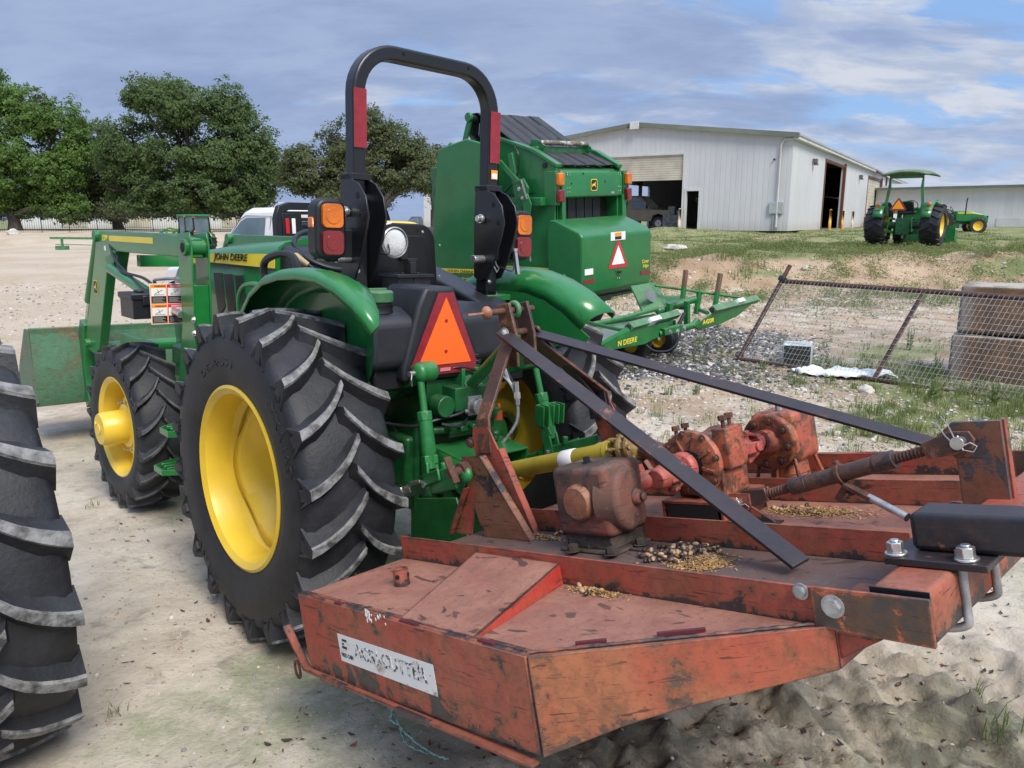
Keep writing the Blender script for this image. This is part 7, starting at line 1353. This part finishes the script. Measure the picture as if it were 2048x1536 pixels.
def bg_tractor(nm, lab, M, R=.7, fr=.45, wb=2.0, tr_=.62, cab=False, canopy=False, loader=True, smv=True, wide=.42):
    t = thing(nm, lab, 'tractor', M, 'green tractors parked in the yard'); q = lambda n, mb, m, **k: mb.build(n, m, t, **k)
    for s in (-1, 1): bg_wheel(t, (s*(tr_+.08), 0, R), R, wide, R*.55, 16); bg_wheel(t, (s*.62, wb, fr), fr, .26, fr*.56, 14)
    mb = MB(); mb.b2((-.22,-.35,R*.55), (.22,1.0,R*1.35)); mb.cyl((-tr_,0,R), (tr_,0,R), .12, n=16); mb.b2((-.16,.9,.5), (.16,wb+.3,.8)); mb.cyl((-.6,wb,fr), (.6,wb,fr), .07, n=12)
    [(mb.bar((s*.3,-.2,R*1.3), (s*.34,-.7,R*1.35), .05, .07), mb.bar((s*.34,-.7,R*1.35), (s*.38,-.75,R*.75), .04, .04), mb.bar((s*.25,0,R*.6), (s*.42,-.9,R*.75), .05, .08)) for s in (-1, 1)]; q('chassis', mb, GD, bevel=.01)
    z0 = R*1.75
    mb = MB(); mb.prism([(-.30,.75,z0-.45), (-.30,.75,z0+.10), (-.30,1.5,z0+.08), (-.30,wb+.35,z0-.08), (-.30,wb+.55,z0-.3), (-.30,wb+.55,z0-.5)], (.60,0,0)); q('bonnet', mb, G, bevel=.06, seg=3)
    mb = MB(); mb.prism([(-.306,.85,z0-.04), (-.306,.85,z0+.02), (-.306,1.5,z0+.01), (-.306,wb+.3,z0-.12), (-.306,1.5,z0-.04)], (.612,0,0)); q('bonnet_stripe', mb, YD)
    mb = MB(); mb.b2((-.2,wb+.3,z0-.5), (.2,wb+.565,z0-.15)); q('grille', mb, BLK)
    for s in (-1, 1):
        mb = MB(); pts = arcpts((0, R), R+.09, 20, 160, 12, lambda y, z: (y, z)); V = [(s*x, y, z) for x in (tr_-.20, tr_+.12) for y, z in pts]; n = len(pts)
        mb.add(V, [(i, i+1, n+i+1, n+i) for i in range(n-1)]); q('fender', mb, G, solid=.02)
        mb = MB(); mb.b2((s*tr_-.09,-.62,z0-.06), (s*tr_+.09,-.57,z0)); q('tail_lamp', mb, REDL, bevel=.01)
        mb = MB(); mb.ell((s*tr_,-.5,z0+.17), (.07,.03,.07), 16, 10); mb.cyl((s*tr_,-.5,z0), (s*tr_,-.5,z0+.1), .012, n=8); q('turn_lamp', mb, AMB)
    if smv:
        mb = MB(); mb.prism([(-.23+.1,-.66,z0-.03), (.23+.1,-.66,z0-.03), (.25+.1,-.66,z0+.02), (.03+.1,-.66,z0+.37), (-.03+.1,-.66,z0+.37), (-.25+.1,-.66,z0+.02)], (0,.02,0)) if 0 else mb.prism([(-.35,-.66,z0-.03), (.11,-.66,z0-.03), (.13,-.66,z0+.02), (-.09,-.66,z0+.37), (-.15,-.66,z0+.37), (-.37,-.66,z0+.02)], (0,.02,0)); b = q('slow_vehicle_border', mb, simple('dark red edge', (.20,.03,.03), .5))
        mb = MB(); mb.prism([(-.31,-.664,z0+.02), (.07,-.664,z0+.02), (-.12,-.664,z0+.33)], (0,-.004,0)); q('slow_vehicle_triangle', mb, ORG2)
    mb = MB(); mb.b2((-.24,-.1,z0-.15), (.24,.35,z0-.02)); mb.prism([(-.24,-.1,z0-.02), (.24,-.1,z0-.02), (.22,-.16,z0+.28), (-.22,-.16,z0+.28)], (0,.08,0)); q('seat', mb, BLK, bevel=.04)
    mb = MB(); c = Vector((0,.62,z0+.15)); mb.tube([c+Vector((.19*cos(a), -.08*sin(a), .17*sin(a))) for a in [2*pi*i/24 for i in range(24)]], .014, 6, True); mb.cyl((0,.85,z0-.1), c, .02, n=8); q('steering_wheel', mb, BLK)
    if canopy:
        mb = MB(); path = [(-.52,-.35,z0-.2), (-.56,-.42,z0+.25), (-.50,-.42,z0+.75), (-.50,-.42,z0+1.08), (.50,-.42,z0+1.08), (.50,-.42,z0+.75), (.56,-.42,z0+.25), (.52,-.35,z0-.2)]; mb.rsweep(path, .07, .09, (0,1,0)); q('roll_bar', mb, GL, bevel=.01)
        mb = MB(); V = lambda u, v: Vector(((u-.5)*1.42, -.75+1.75*v, z0+1.17+.10*(1-(2*u-1)**2)+.04*(1-(2*v-1)**2)-(.06 if u in (0, 1) or v in (0, 1) else 0))); mb.grid(V, 10, 8); q('canopy', mb, simple('faded canopy', (.13,.20,.11), .6, 0, .2, 3), solid=.04)
    if cab:
        h = z0+1.05; mb = MB(); [mb.bar((x,y0,z0-.3), (x*.96,y1,h), .07, .07) for x in (-.6,.6) for y0, y1 in ((-.42,-.35), (.35,.35), (.98,.85))]; q('cab_frame', mb, BLK)
        mb = MB(); mb.b2((-.60,-.35,z0-.25), (.60,.85,h-.02)); q('cab_glass', mb, GLS); mb = MB(); mb.b2((-.68,-.48,h), (.68,1.02,h+.13)); q('cab_roof', mb, G, bevel=.05); mb = MB(); mb.b2((-.66,-.44,h-.05), (-.5,-.40,h+.0)); mb.b2((.5,-.44,h-.05), (.66,-.40,h+.0)); mb.b2((-.70,.2,h-.02), (-.66,.34,h+.06)); q('cab_lamp', mb, AMB)
        mb = MB(); mb.prism([(-.72,-.3,z0+.1), (-.72,-.5,z0+.1), (-.72,-.4,z0+.35)], (-.03,0,0)); q('side_marker', mb, BLK)
    if loader:
        for s in (-1, 1):
            mb = MB(); mb.b2((s*.48-.06,1.0,.6), (s*.48+.06,1.2,z0+.25)); mb.rsweep([(s*.48,1.1,z0+.2), (s*.48,1.9,z0+.32), (s*.48,2.7,z0+.12), (s*.48,3.4,.45)], .07, .15, (1,0,0)); mb.cyl((s*.48,1.15,z0-.2), (s*.48,2.3,z0+.1), .035, n=10); q('loader_arm', mb, G, bevel=.005)
            mb = MB(); mb.cyl((s*.48,2.65,z0+.25), (s*.48,3.5,.75), .03, n=10); q('cylinder_rod', mb, CHR)
            mb = MB(); mb.prism([(s*.48-.08,1.95,z0+.30), (s*.48-.08,1.3,z0+.22), (s*.48-.08,1.95,z0+.26)], (.16,0,0)); q('arm_stripe', mb, YD)
        mb = MB(); mb.prism([(-.9,3.35,.65), (-.9,3.35,.05), (-.9,3.95,.02), (-.9,3.9,.06), (-.9,3.4,.12), (-.9,3.4,.65)], (1.8,0,0)); mb.b2((-.9,3.35,.05), (-.87,3.8,.5)); mb.b2((.87,3.35,.05), (.9,3.8,.5)); q('bucket', mb, G2)
    return t
def gframe(px, D, a, z=None, roll=0): p = at(px, 455, D); return frame((p.x, p.y, gz(p.x, p.y) if z is None else z), a, roll)
bg_tractor('tractor', 'old green tractor with canopy and orange triangle standing on the bank', gframe(1810, 26.2, -40), .68, .46, 1.9, .78, canopy=True, wide=.58)
bg_tractor('tractor', 'green tractor seen from the side far behind the canopy tractor', gframe(1874, 41, -106), .62, .42, 1.75, loader=False, smv=False)
cbt = bg_tractor('tractor', 'small green cab tractor with loader far left behind the pickup', gframe(395, 46, 62, None), .62, .42, 1.8, cab=True, smv=False); cbt.scale = (.98,)*3
ht = bg_tractor('tractor', 'green tractor mostly hidden behind the lamp and roll bar of the big tractor', gframe(742, 15.5, 62), .80, .5, 2.1, loader=False, smv=False)
mb = MB(); mb.b2((-.95,.6,1.93), (-.75,.64,2.02)); mb.cyl((-.85,.62,1.7), (-.85,.62,1.93), .012, n=8); mb.build('mirror', BLK, ht, bevel=.02)
mb = MB(); mb.tube([(-.14,1.5,1.1), (-.14,1.5,2.0)], .03, 8)
mb = MB(); mb.tube([(.30,1.2,1.0), (.33,1.2,1.75), (.36,1.22,1.85)], .03, 8); mb.build('exhaust_pipe', BLK, [o for o in bpy.data.objects if o.get('label', '').startswith('green tractor seen')][0])
# ================= pickups =================
def loft(mb, secs):       # secs: list of closed loops
    n = len(secs[0]); V = [p for s in secs for p in s]
    mb.add(V, [(i*n+j, i*n+(j+1) % n, (i+1)*n+(j+1) % n, (i+1)*n+j) for i in range(len(secs)-1) for j in range(n)]+[tuple(range(n-1, -1, -1)), tuple((len(secs)-1)*n+j for j in range(n))])
def pickup(lab, M, paint, flatbed=False, name='pickup_truck', wheelc=None):
    t = thing(name, lab, 'pickup truck', M); q = lambda n, mb, m, **k: mb.build(n, m, t, **k)
    mb = MB(); W1 = .93       # lower body front clip + doors; y forward, rear of cab at y=0
    mb.prism([(-W1,-.02,.55), (-W1,-.02,1.25), (-W1,1.55,1.25), (-W1,2.75,1.18), (-W1,2.88,1.0), (-W1,2.88,.5), (-W1,2.55,.5), (-W1,2.45,.85), (-W1,2.1,.95), (-W1,1.75,.85), (-W1,1.65,.5), (-W1,0,.5)], (2*W1,0,0)); q('body', mb, paint, bevel=.07, seg=3)
    mb = MB(); loft(mb, [[(-.90,y0,1.23), (-.90,y1,1.23), (.90,y1,1.23), (.90,y0,1.23)] for y0, y1 in ((.0,1.62),)]+[[(-.84,.02,1.6), (-.84,1.30,1.6), (.84,1.30,1.6), (.84,.02,1.6)], [(-.74,.08,2.0), (-.74,.90,2.0), (.74,.90,2.0), (.74,.08,2.0)], [(-.66,.14,2.07), (-.66,.80,2.07), (.66,.80,2.07), (.66,.14,2.07)]]); q('cab', mb, paint, bevel=.03, seg=2)
    for s in (-1, 1):
        def S(y, z): k = (z-1.23)/.37; x = .905-.06*min(k, 1)-max(0, (z-1.6)/.4)*.10; return (s*(x+.004), y, z)
        mb = MB(); mb.prism([S(.30,1.27), S(1.42,1.27), S(1.22,1.58), S(.92,1.88), S(.80,1.93), S(.36,1.93)], (s*.004,0,0)); q('side_window', mb, GLS)
        mb = MB(); mb.rsweep([S(.24,.62), S(.24,1.95), S(.82,1.96), S(.96,1.90), S(1.50,1.25), S(1.52,.62)], .006, .006, (1,0,0)); q('door_seam', mb, BLK)
        mb = MB(); mb.b2((s*1.02,1.36,1.28), (s*1.22,1.44,1.56)); mb.b2((s*.9,1.38,1.32), (s*1.05,1.42,1.36)); q('door_mirror', mb, BLK, bevel=.03); mb = MB(); mb.b2((s*1.04,1.352,1.31), (s*1.20,1.359,1.53)); q('mirror_glass', mb, CHR)
        mb = MB(); mb.b2((s*.935,.38,1.08), (s*.955,.58,1.12)); q('door_handle', mb, paint)
        for y in (2.1,) + ((-1.6,) if 1 else ()):
            mb = MB(); mb.lathe((s*.80,y,.40), (1,0,0), [(.22,-.11), (.37,-.12), (.40,-.08), (.40,.08), (.37,.12), (.22,.11)], 32); q('tyre', mb, RUB); mb = MB(); mb.lathe((s*.80,y,.40), (s,0,0), [(.225,.10), (.2,.06), (.06,.05), (.01,.08)], 24); q('wheel_rim', mb, GALV)
    mb = MB(); mb.prism([(-.72,1.60,1.27), (.72,1.60,1.27), (.66,.97,1.93), (-.66,.97,1.93)], (0,.01,.01)); mb.prism([(-.68,.0,1.35), (.68,.0,1.35), (.66,.03,1.88), (-.66,.03,1.88)], (0,-.012,0)); q('windscreen', mb, GLS)
    mb = MB(); mb.b2((-.9,2.86,.5), (.9,2.98,.68)); mb.b2((-.6,2.86,.75), (.6,2.90,1.05)); q('bumper', mb, GALV, bevel=.02)
    mb = MB(); mb.b2((-.4,-2.9,.5), (-.3,2.6,.62)); mb.cut(); mb.b2((.3,-2.9,.5), (.4,2.6,.62)); q('chassis', mb, BLK)
    if flatbed:
        mb = MB(); mb.b2((-1.05,-2.7,.95), (1.05,-.12,1.03)); q('flat_bed', mb, BLKP, bevel=.01)
        mb = MB(); mb.rsweep([(-.98,-.18,1.0), (-.98,-.18,1.92), (-.93,-.18,2.04), (-.80,-.18,2.08), (.80,-.18,2.08), (.93,-.18,2.04), (.98,-.18,1.92), (.98,-.18,1.0)], .08, .10, (0,1,0)); [mb.b2((-.92,-.20,1.12+.085*k), (.92,-.17,1.165+.085*k)) for k in range(11)]; mb.b2((-.93,-.23,1.62), (-.62,-.17,1.99)); mb.b2((.62,-.23,1.62), (.93,-.17,1.99)); q('headache_rack', mb, BLKP, bevel=.008)
        for x, m_ in ((-.86, REDL), (-.76, CLR), (.83, REDL), (.71, CLR)): mb = MB(); mb.b2((x-.028,-.245,1.72), (x+.028,-.23,1.92)); q('rack_lamp', mb, simple('bright red lens', (.55,.01,.02), .3) if m_ is REDL else WHP, bevel=.03)
    else:
        mb = MB(); mb.prism([(-W1,-2.6,.55), (-W1,-2.6,1.25), (-W1,-.06,1.25), (-W1,-.06,.55), (-W1,-1.1,.55), (-W1,-1.2,.85), (-W1,-1.6,.95), (-W1,-2.0,.85), (-W1,-2.1,.55)], (.06,0,0)); mb.prism([(W1,-2.6,.55), (W1,-2.6,1.25), (W1,-.06,1.25), (W1,-.06,.55), (W1,-1.1,.55), (W1,-1.2,.85), (W1,-1.6,.95), (W1,-2.0,.85), (W1,-2.1,.55)], (-.06,0,0)); mb.b2((-.9,-2.62,.6), (.9,-2.56,1.25)); mb.b2((-.9,-2.6,.6), (.9,-.1,.7)); q('bed', mb, paint, bevel=.03)
        mb = MB(); mb.b2((-.85,-2.75,.5), (.85,-2.62,.68)); q('rear_bumper', mb, GALV, bevel=.02)
        for s in (-1, 1): mb = MB(); mb.b2((s*.93,-2.64,.85), (s*.80,-2.60,1.2)); q('tail_lamp', mb, simple('bright red lens', (.55,.01,.02), .3), bevel=.01)
    return t
p = at(538, 455, 10.2); pickup('white flatbed pickup with a black louvred rack behind the big tractor', frame((p.x+.98*cos(rad(53)), p.y+.98*sin(rad(53)), 0), 53), WHT, True)
pickup('dusty tan pickup parked inside the open bay of the metal shop', BM @ Matrix.Translation((-10.2, 2.6, 0)) @ Matrix.Rotation(rad(-90), 4, 'Z'), simple('tan paint', (.20,.17,.12), .4, 0, .1, 2))
pickup('white pickup with a red tail lamp at the far right behind the bank', gframe(1928, 60, 98, 0), WHT)
p = at(845, 452, 62); pickup('tiny dark pickup far away to the right of the seat back', frame((p.x, p.y, .1), 100), simple('dark paint', (.05,.06,.07), .4)).scale = (1,1,1)
# machinery silhouettes inside the shop
mb = MB(); mb.b2((-5.7,2.0,.3), (-4.4,5,1.6)); mb.cyl((-5.5,2.3,.6), (-5.2,2.3,.6), .6, n=24); mb.bar((-5.75,1.6,1.9), (-4.9,1.6,1.3), .05, .08); mb.bar((-5.75,1.5,1.75), (-4.9,1.5,1.15), .05, .06); o = mb.build('hay_machine', G, bevel=.03); o.matrix_world = BM; tag(o, 'dark green machine with yellow arms seen through the shop walk-in door', 'machine')
mb = MB(); mb.b2((-7.7,1.4,0), (-6.4,2.2,.9)); mb.b2((-7.4,1.5,.9), (-7.0,2.0,1.4)); mb.b2((-6.9,1.6,.9), (-6.5,2.0,1.15)); o = mb.build('workbench', simple('cluttered grey bench', (.16,.16,.15), .6, 0, .4, 6), bevel=.02); o.matrix_world = BM; tag(o, 'cluttered grey bench inside the bay right of the tan pickup', 'workbench')
# ================= leaning wire panel, concrete blocks =================
cb0 = gp_(1893, 756, 0); cb1 = gp_(2110, 778, 0); az = math.degrees(math.atan2(cb1.y-cb0.y, cb1.x-cb0.x)); BK = frame((cb0.x, cb0.y, cb0.z-.04), az)
CBM, nt, b, o = newmat('stained concrete'); v = ocoord(nt); c = mix(nt, mr(nt, noi(nt, v, 2.2, 8, .6), .38, .62), (.20,.115,.06), (.14,.088,.05)); c = mix(nt, mr(nt, noi(nt, v, 6, 9, .7), .60, .66), c, (.26,.22,.17)); g = nd(nt, 'ShaderNodeNewGeometry'); s = nd(nt, 'ShaderNodeSeparateXYZ'); lk(nt, g.outputs['Normal'], s.inputs[0]); sp_ = nd(nt, 'ShaderNodeSeparateXYZ'); lk(nt, v, sp_.inputs[0])
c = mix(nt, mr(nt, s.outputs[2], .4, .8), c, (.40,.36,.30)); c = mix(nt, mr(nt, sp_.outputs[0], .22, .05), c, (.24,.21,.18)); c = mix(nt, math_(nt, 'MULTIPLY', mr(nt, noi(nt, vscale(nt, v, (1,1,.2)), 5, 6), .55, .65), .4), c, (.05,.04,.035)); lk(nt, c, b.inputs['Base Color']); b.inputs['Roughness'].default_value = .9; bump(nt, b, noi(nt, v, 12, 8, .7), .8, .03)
for i, (x0, x1, y0, z0, lab) in enumerate(((0,1.85,0,0,'stained concrete block at the bottom of its stack behind the wire panel'), (.04,1.82,.02,.60,'stained concrete block on top of its stack behind the wire panel'), (1.9,3.7,.05,0,'stained lower concrete block at the right edge of the photo'), (1.86,3.6,.03,.6,'stained upper concrete block at the right edge of the photo'))):
    mb = MB(); mb.prism([(0,0,.012), (x1-x0,0,.012), (x1-x0,0,.585), (0,0,.585)], (0,.75,0)); o = mb.build('concrete_block', CBM, bevel=.035, seg=3); o.matrix_world = BK @ Matrix.Translation((x0,y0,z0)); tag(o, lab, 'concrete block', 'stacked concrete blocks')
Aq = gp_(1477, 722, .03); Bq = gp_(1747, 762, .03); e = (Bq-Aq).normalized(); c0 = Vector((0,0,CH)); rv = at(1563, 562, 1)-c0
k = (e.dot(Aq-c0))/(e.dot(rv))*.95; Cq = c0+rv*k; upv = (Cq-Aq).normalized(); hgt = (Cq-Aq).length
if not .8 < hgt < 2.2: print('PANEL', hgt)
fp = thing('wire_panel', 'leaning rusty pipe panel with welded wire mesh', 'fence panel', Matrix.Translation(Aq)); LP_ = 3.9; nrm = e.cross(upv).normalized()
mb = MB(); mb.tube([upv*hgt-e*.0, upv*hgt+e*LP_], .030, 12); mb.tube([Vector((0,0,0)), e*LP_], .030, 12); mb.build('rail', PIPE, fp)
for i in range(4):
    mb = MB(); x = (Bq-Aq).length*i if i < 3 else LP_; mb.tube([e*x, e*x+upv*(hgt+(.24 if i == 0 else 0))], .028, 12); mb.build('post', PIPE, fp)
mb = MB()
n_ = int(LP_/.051)
for i in range(n_): j = R.uniform(-.003,.003); mb.tube([e*(.03+i*.051+j)-nrm*-.032, e*(.03+i*.051)+upv*hgt-nrm*-.032], .0025, 4)
for i in range(int(hgt/.075)+1): mb.tube([upv*(.02+i*.075)-nrm*-.034, e*LP_+upv*(.02+i*.075)-nrm*-.034], .0025, 4)
mb.build('wire_mesh', GALV, fp, fix=False)
mb = MB(); mb.lathe(upv*(hgt+.03), upv, [(.03,-.03), (.055,-.03), (.06,0), (.055,.03), (.03,.03)], 20); mb.build('rubber_ring', BLK, fp)
g = gp_(1592, 735, 0); tt = thing('plastic_tote', 'pale plastic tote lying on its side behind the wire panel', 'tote', frame(g, -20, 0, 0))
mb = MB(); mb.box((0,.16,.16), (.38,.32,.30)); mb.build('tote_body', simple('pale plastic', (.50,.54,.54), .5), tt, .04, 3); mb = MB(); mb.box((0,-.001,.16), (.33,.01,.25)); mb.build('tote_opening', simple('dark tote hollow', (.025,.032,.02), .8), tt, .003)  # flat dark panel stands in for the shade inside the open tote
g = gp_(1685, 752, .01); mb = MB()
def sh(u, v):
    x = (u-.5)*1.15; y = (v-.5)*.42*(1.2-abs(u-.5)); return Vector((g.x+x*.97, g.y+y-.22*x, g.z+.02+.13*abs(mnoise.noise(Vector((u*4, v*4, 2))))+.05*abs(mnoise.noise(Vector((u*11, v*9, 5))))))
mb.grid(sh, 40, 18); o = mb.build('plastic_sheet', simple('white plastic', (.62,.66,.70), .35, 0, .1, 8), solid=.003, fix=False, ang=50); tag(o, 'crumpled white plastic sheet on the ground behind the wire panel', 'plastic sheet')
def rock(lab, px, py, s, m, seed, sq=.6, D=None):
    r = random.Random(seed); g = gp_(px, py, 0) if D is None else at(px, py, D)
    if D: g.z = gz(g.x, g.y)
    mb = MB(); mb.ell((0,0,0), (1,1,1), 18, 12); mb.v = [tuple(Vector(p)*(1+.35*mnoise.noise(Vector(p)*1.6+Vector((seed,0,0))))) for p in mb.v]; mb.v = [(p[0]*s, p[1]*s*.8, p[2]*s*sq) for p in mb.v]
    o = mb.build('rock', m, ang=40); o.location = (g.x, g.y, g.z+s*sq*.3); o.rotation_euler = (0,0,r.random()*6); tag(o, lab, 'rock')
rock('pale angular stone in front of the wire panel', 1732, 785, .10, PB[0], 1); rock('flat white stone on the grassy bank left of the canopy tractor', 1352, 478, .42, PB[0], 2, .35, 27)
rock('pale boulder on the dirt ridge at the far left', 27, 470, .55, PB[0], 3, .6, 62); rock('pale stone on the bank above the pipe end', 1612, 530, .14, PB[0], 4, .6, 21.5); rock('brown flat rock in the shadow below the red cutter', 1240, 1425, .035, simple('mud stone', (.12,.09,.06), .8), 5, .5)
rock('small pale rock in the mud at the lower right', 1925, 1375, .018, PB[3], 6, .4)
# leafy milkweed like plants near the panel
def plant(lab, px, py, h, n, seed, m=None):
    r = random.Random(seed); g = gp_(px, py, 0); t = thing('weed_plant', lab, 'plant', Matrix.Translation(g), 'tall weeds by the wire panel'); mb = MB(); lf = MB()
    for k in range(n):
        a = r.random()*6.3; q = r.uniform(0, .07)*(n > 1); b0 = Vector((cos(a)*q, sin(a)*q, 0)); hh = h*r.uniform(.7, 1); tp = b0+Vector((r.uniform(-.04,.04), r.uniform(-.04,.04), hh)); mb.tube([b0, b0.lerp(tp, .5), tp], .004, 5)
        for j in range(int(hh/.03)):
            c_ = b0.lerp(tp, (j+1.5)/(hh/.03+2)); an = j*2.0+r.random(); d = Vector((cos(an), sin(an), .5)).normalized(); l = .065*r.uniform(.7,1.1)*(1.2-.5*j/(hh/.03)); s = d.cross(Vector((0,0,1))).normalized()*l*.28; lf.mi = r.choice((0,1)); lf.add([c_, c_+d*l*.5+s, c_+d*l, c_+d*l*.5-s], [(0,1,2,3)])
    mb.build('stem', GM[1], t); lf.build('leaves', [GM[0], GM[1]], t, fix=False, smooth=False)
for i, (lab, px, py, h, n) in enumerate((('pale upright leafy weed behind the wire panel', 1660, 678, .34, 1), ('bushy green weed between the pipe posts of the panel', 1822, 700, .36, 7), ('bushy green weed left of the concrete blocks', 1868, 760, .38, 6), ('small leafy weed in front of the lower panel rail', 1664, 770, .15, 4), ('leafy weed at the left foot of the wire panel', 1520, 742, .14, 4), ('broad weed right of the panel foot', 1868, 800, .30, 5), ('tall weed in front of the concrete blocks', 1985, 815, .30, 6))): plant(lab, px, py, h, n, 50+i)
# green implement beam lying on the dirt ridge far left
g0 = at(100, 476, 50); g1 = at(215, 477, 50); mb = MB(); z = g0.z
im = thing('implement_beam', 'thin green implement beam lying along the far left dirt ridge', 'implement', Matrix.Translation(g0)); d = g1-g0
mb.bar((0,0,0), d*1.9, .10, .14); mb.bar((.3,0,-.4), d*1.9+Vector((0,0,-.5)), .05, .05); mb.build('beam', GL, im); mb = MB(); [mb.b2((d.x*k-.06,-.06,-.62), (d.x*k+.06,.06,0)) for k in (.2,.8,1.3)]; mb.b2((d.x*.18-.3,-.2,-.75), (d.x*.18+.4,.2,-.5)); mb.build('foot', GL, im)
# clean-up: nothing unused stays
for o in list(bpy.data.objects):
    if o.type == 'CURVE': bpy.data.objects.remove(o)
bpy.context.view_layer.update()
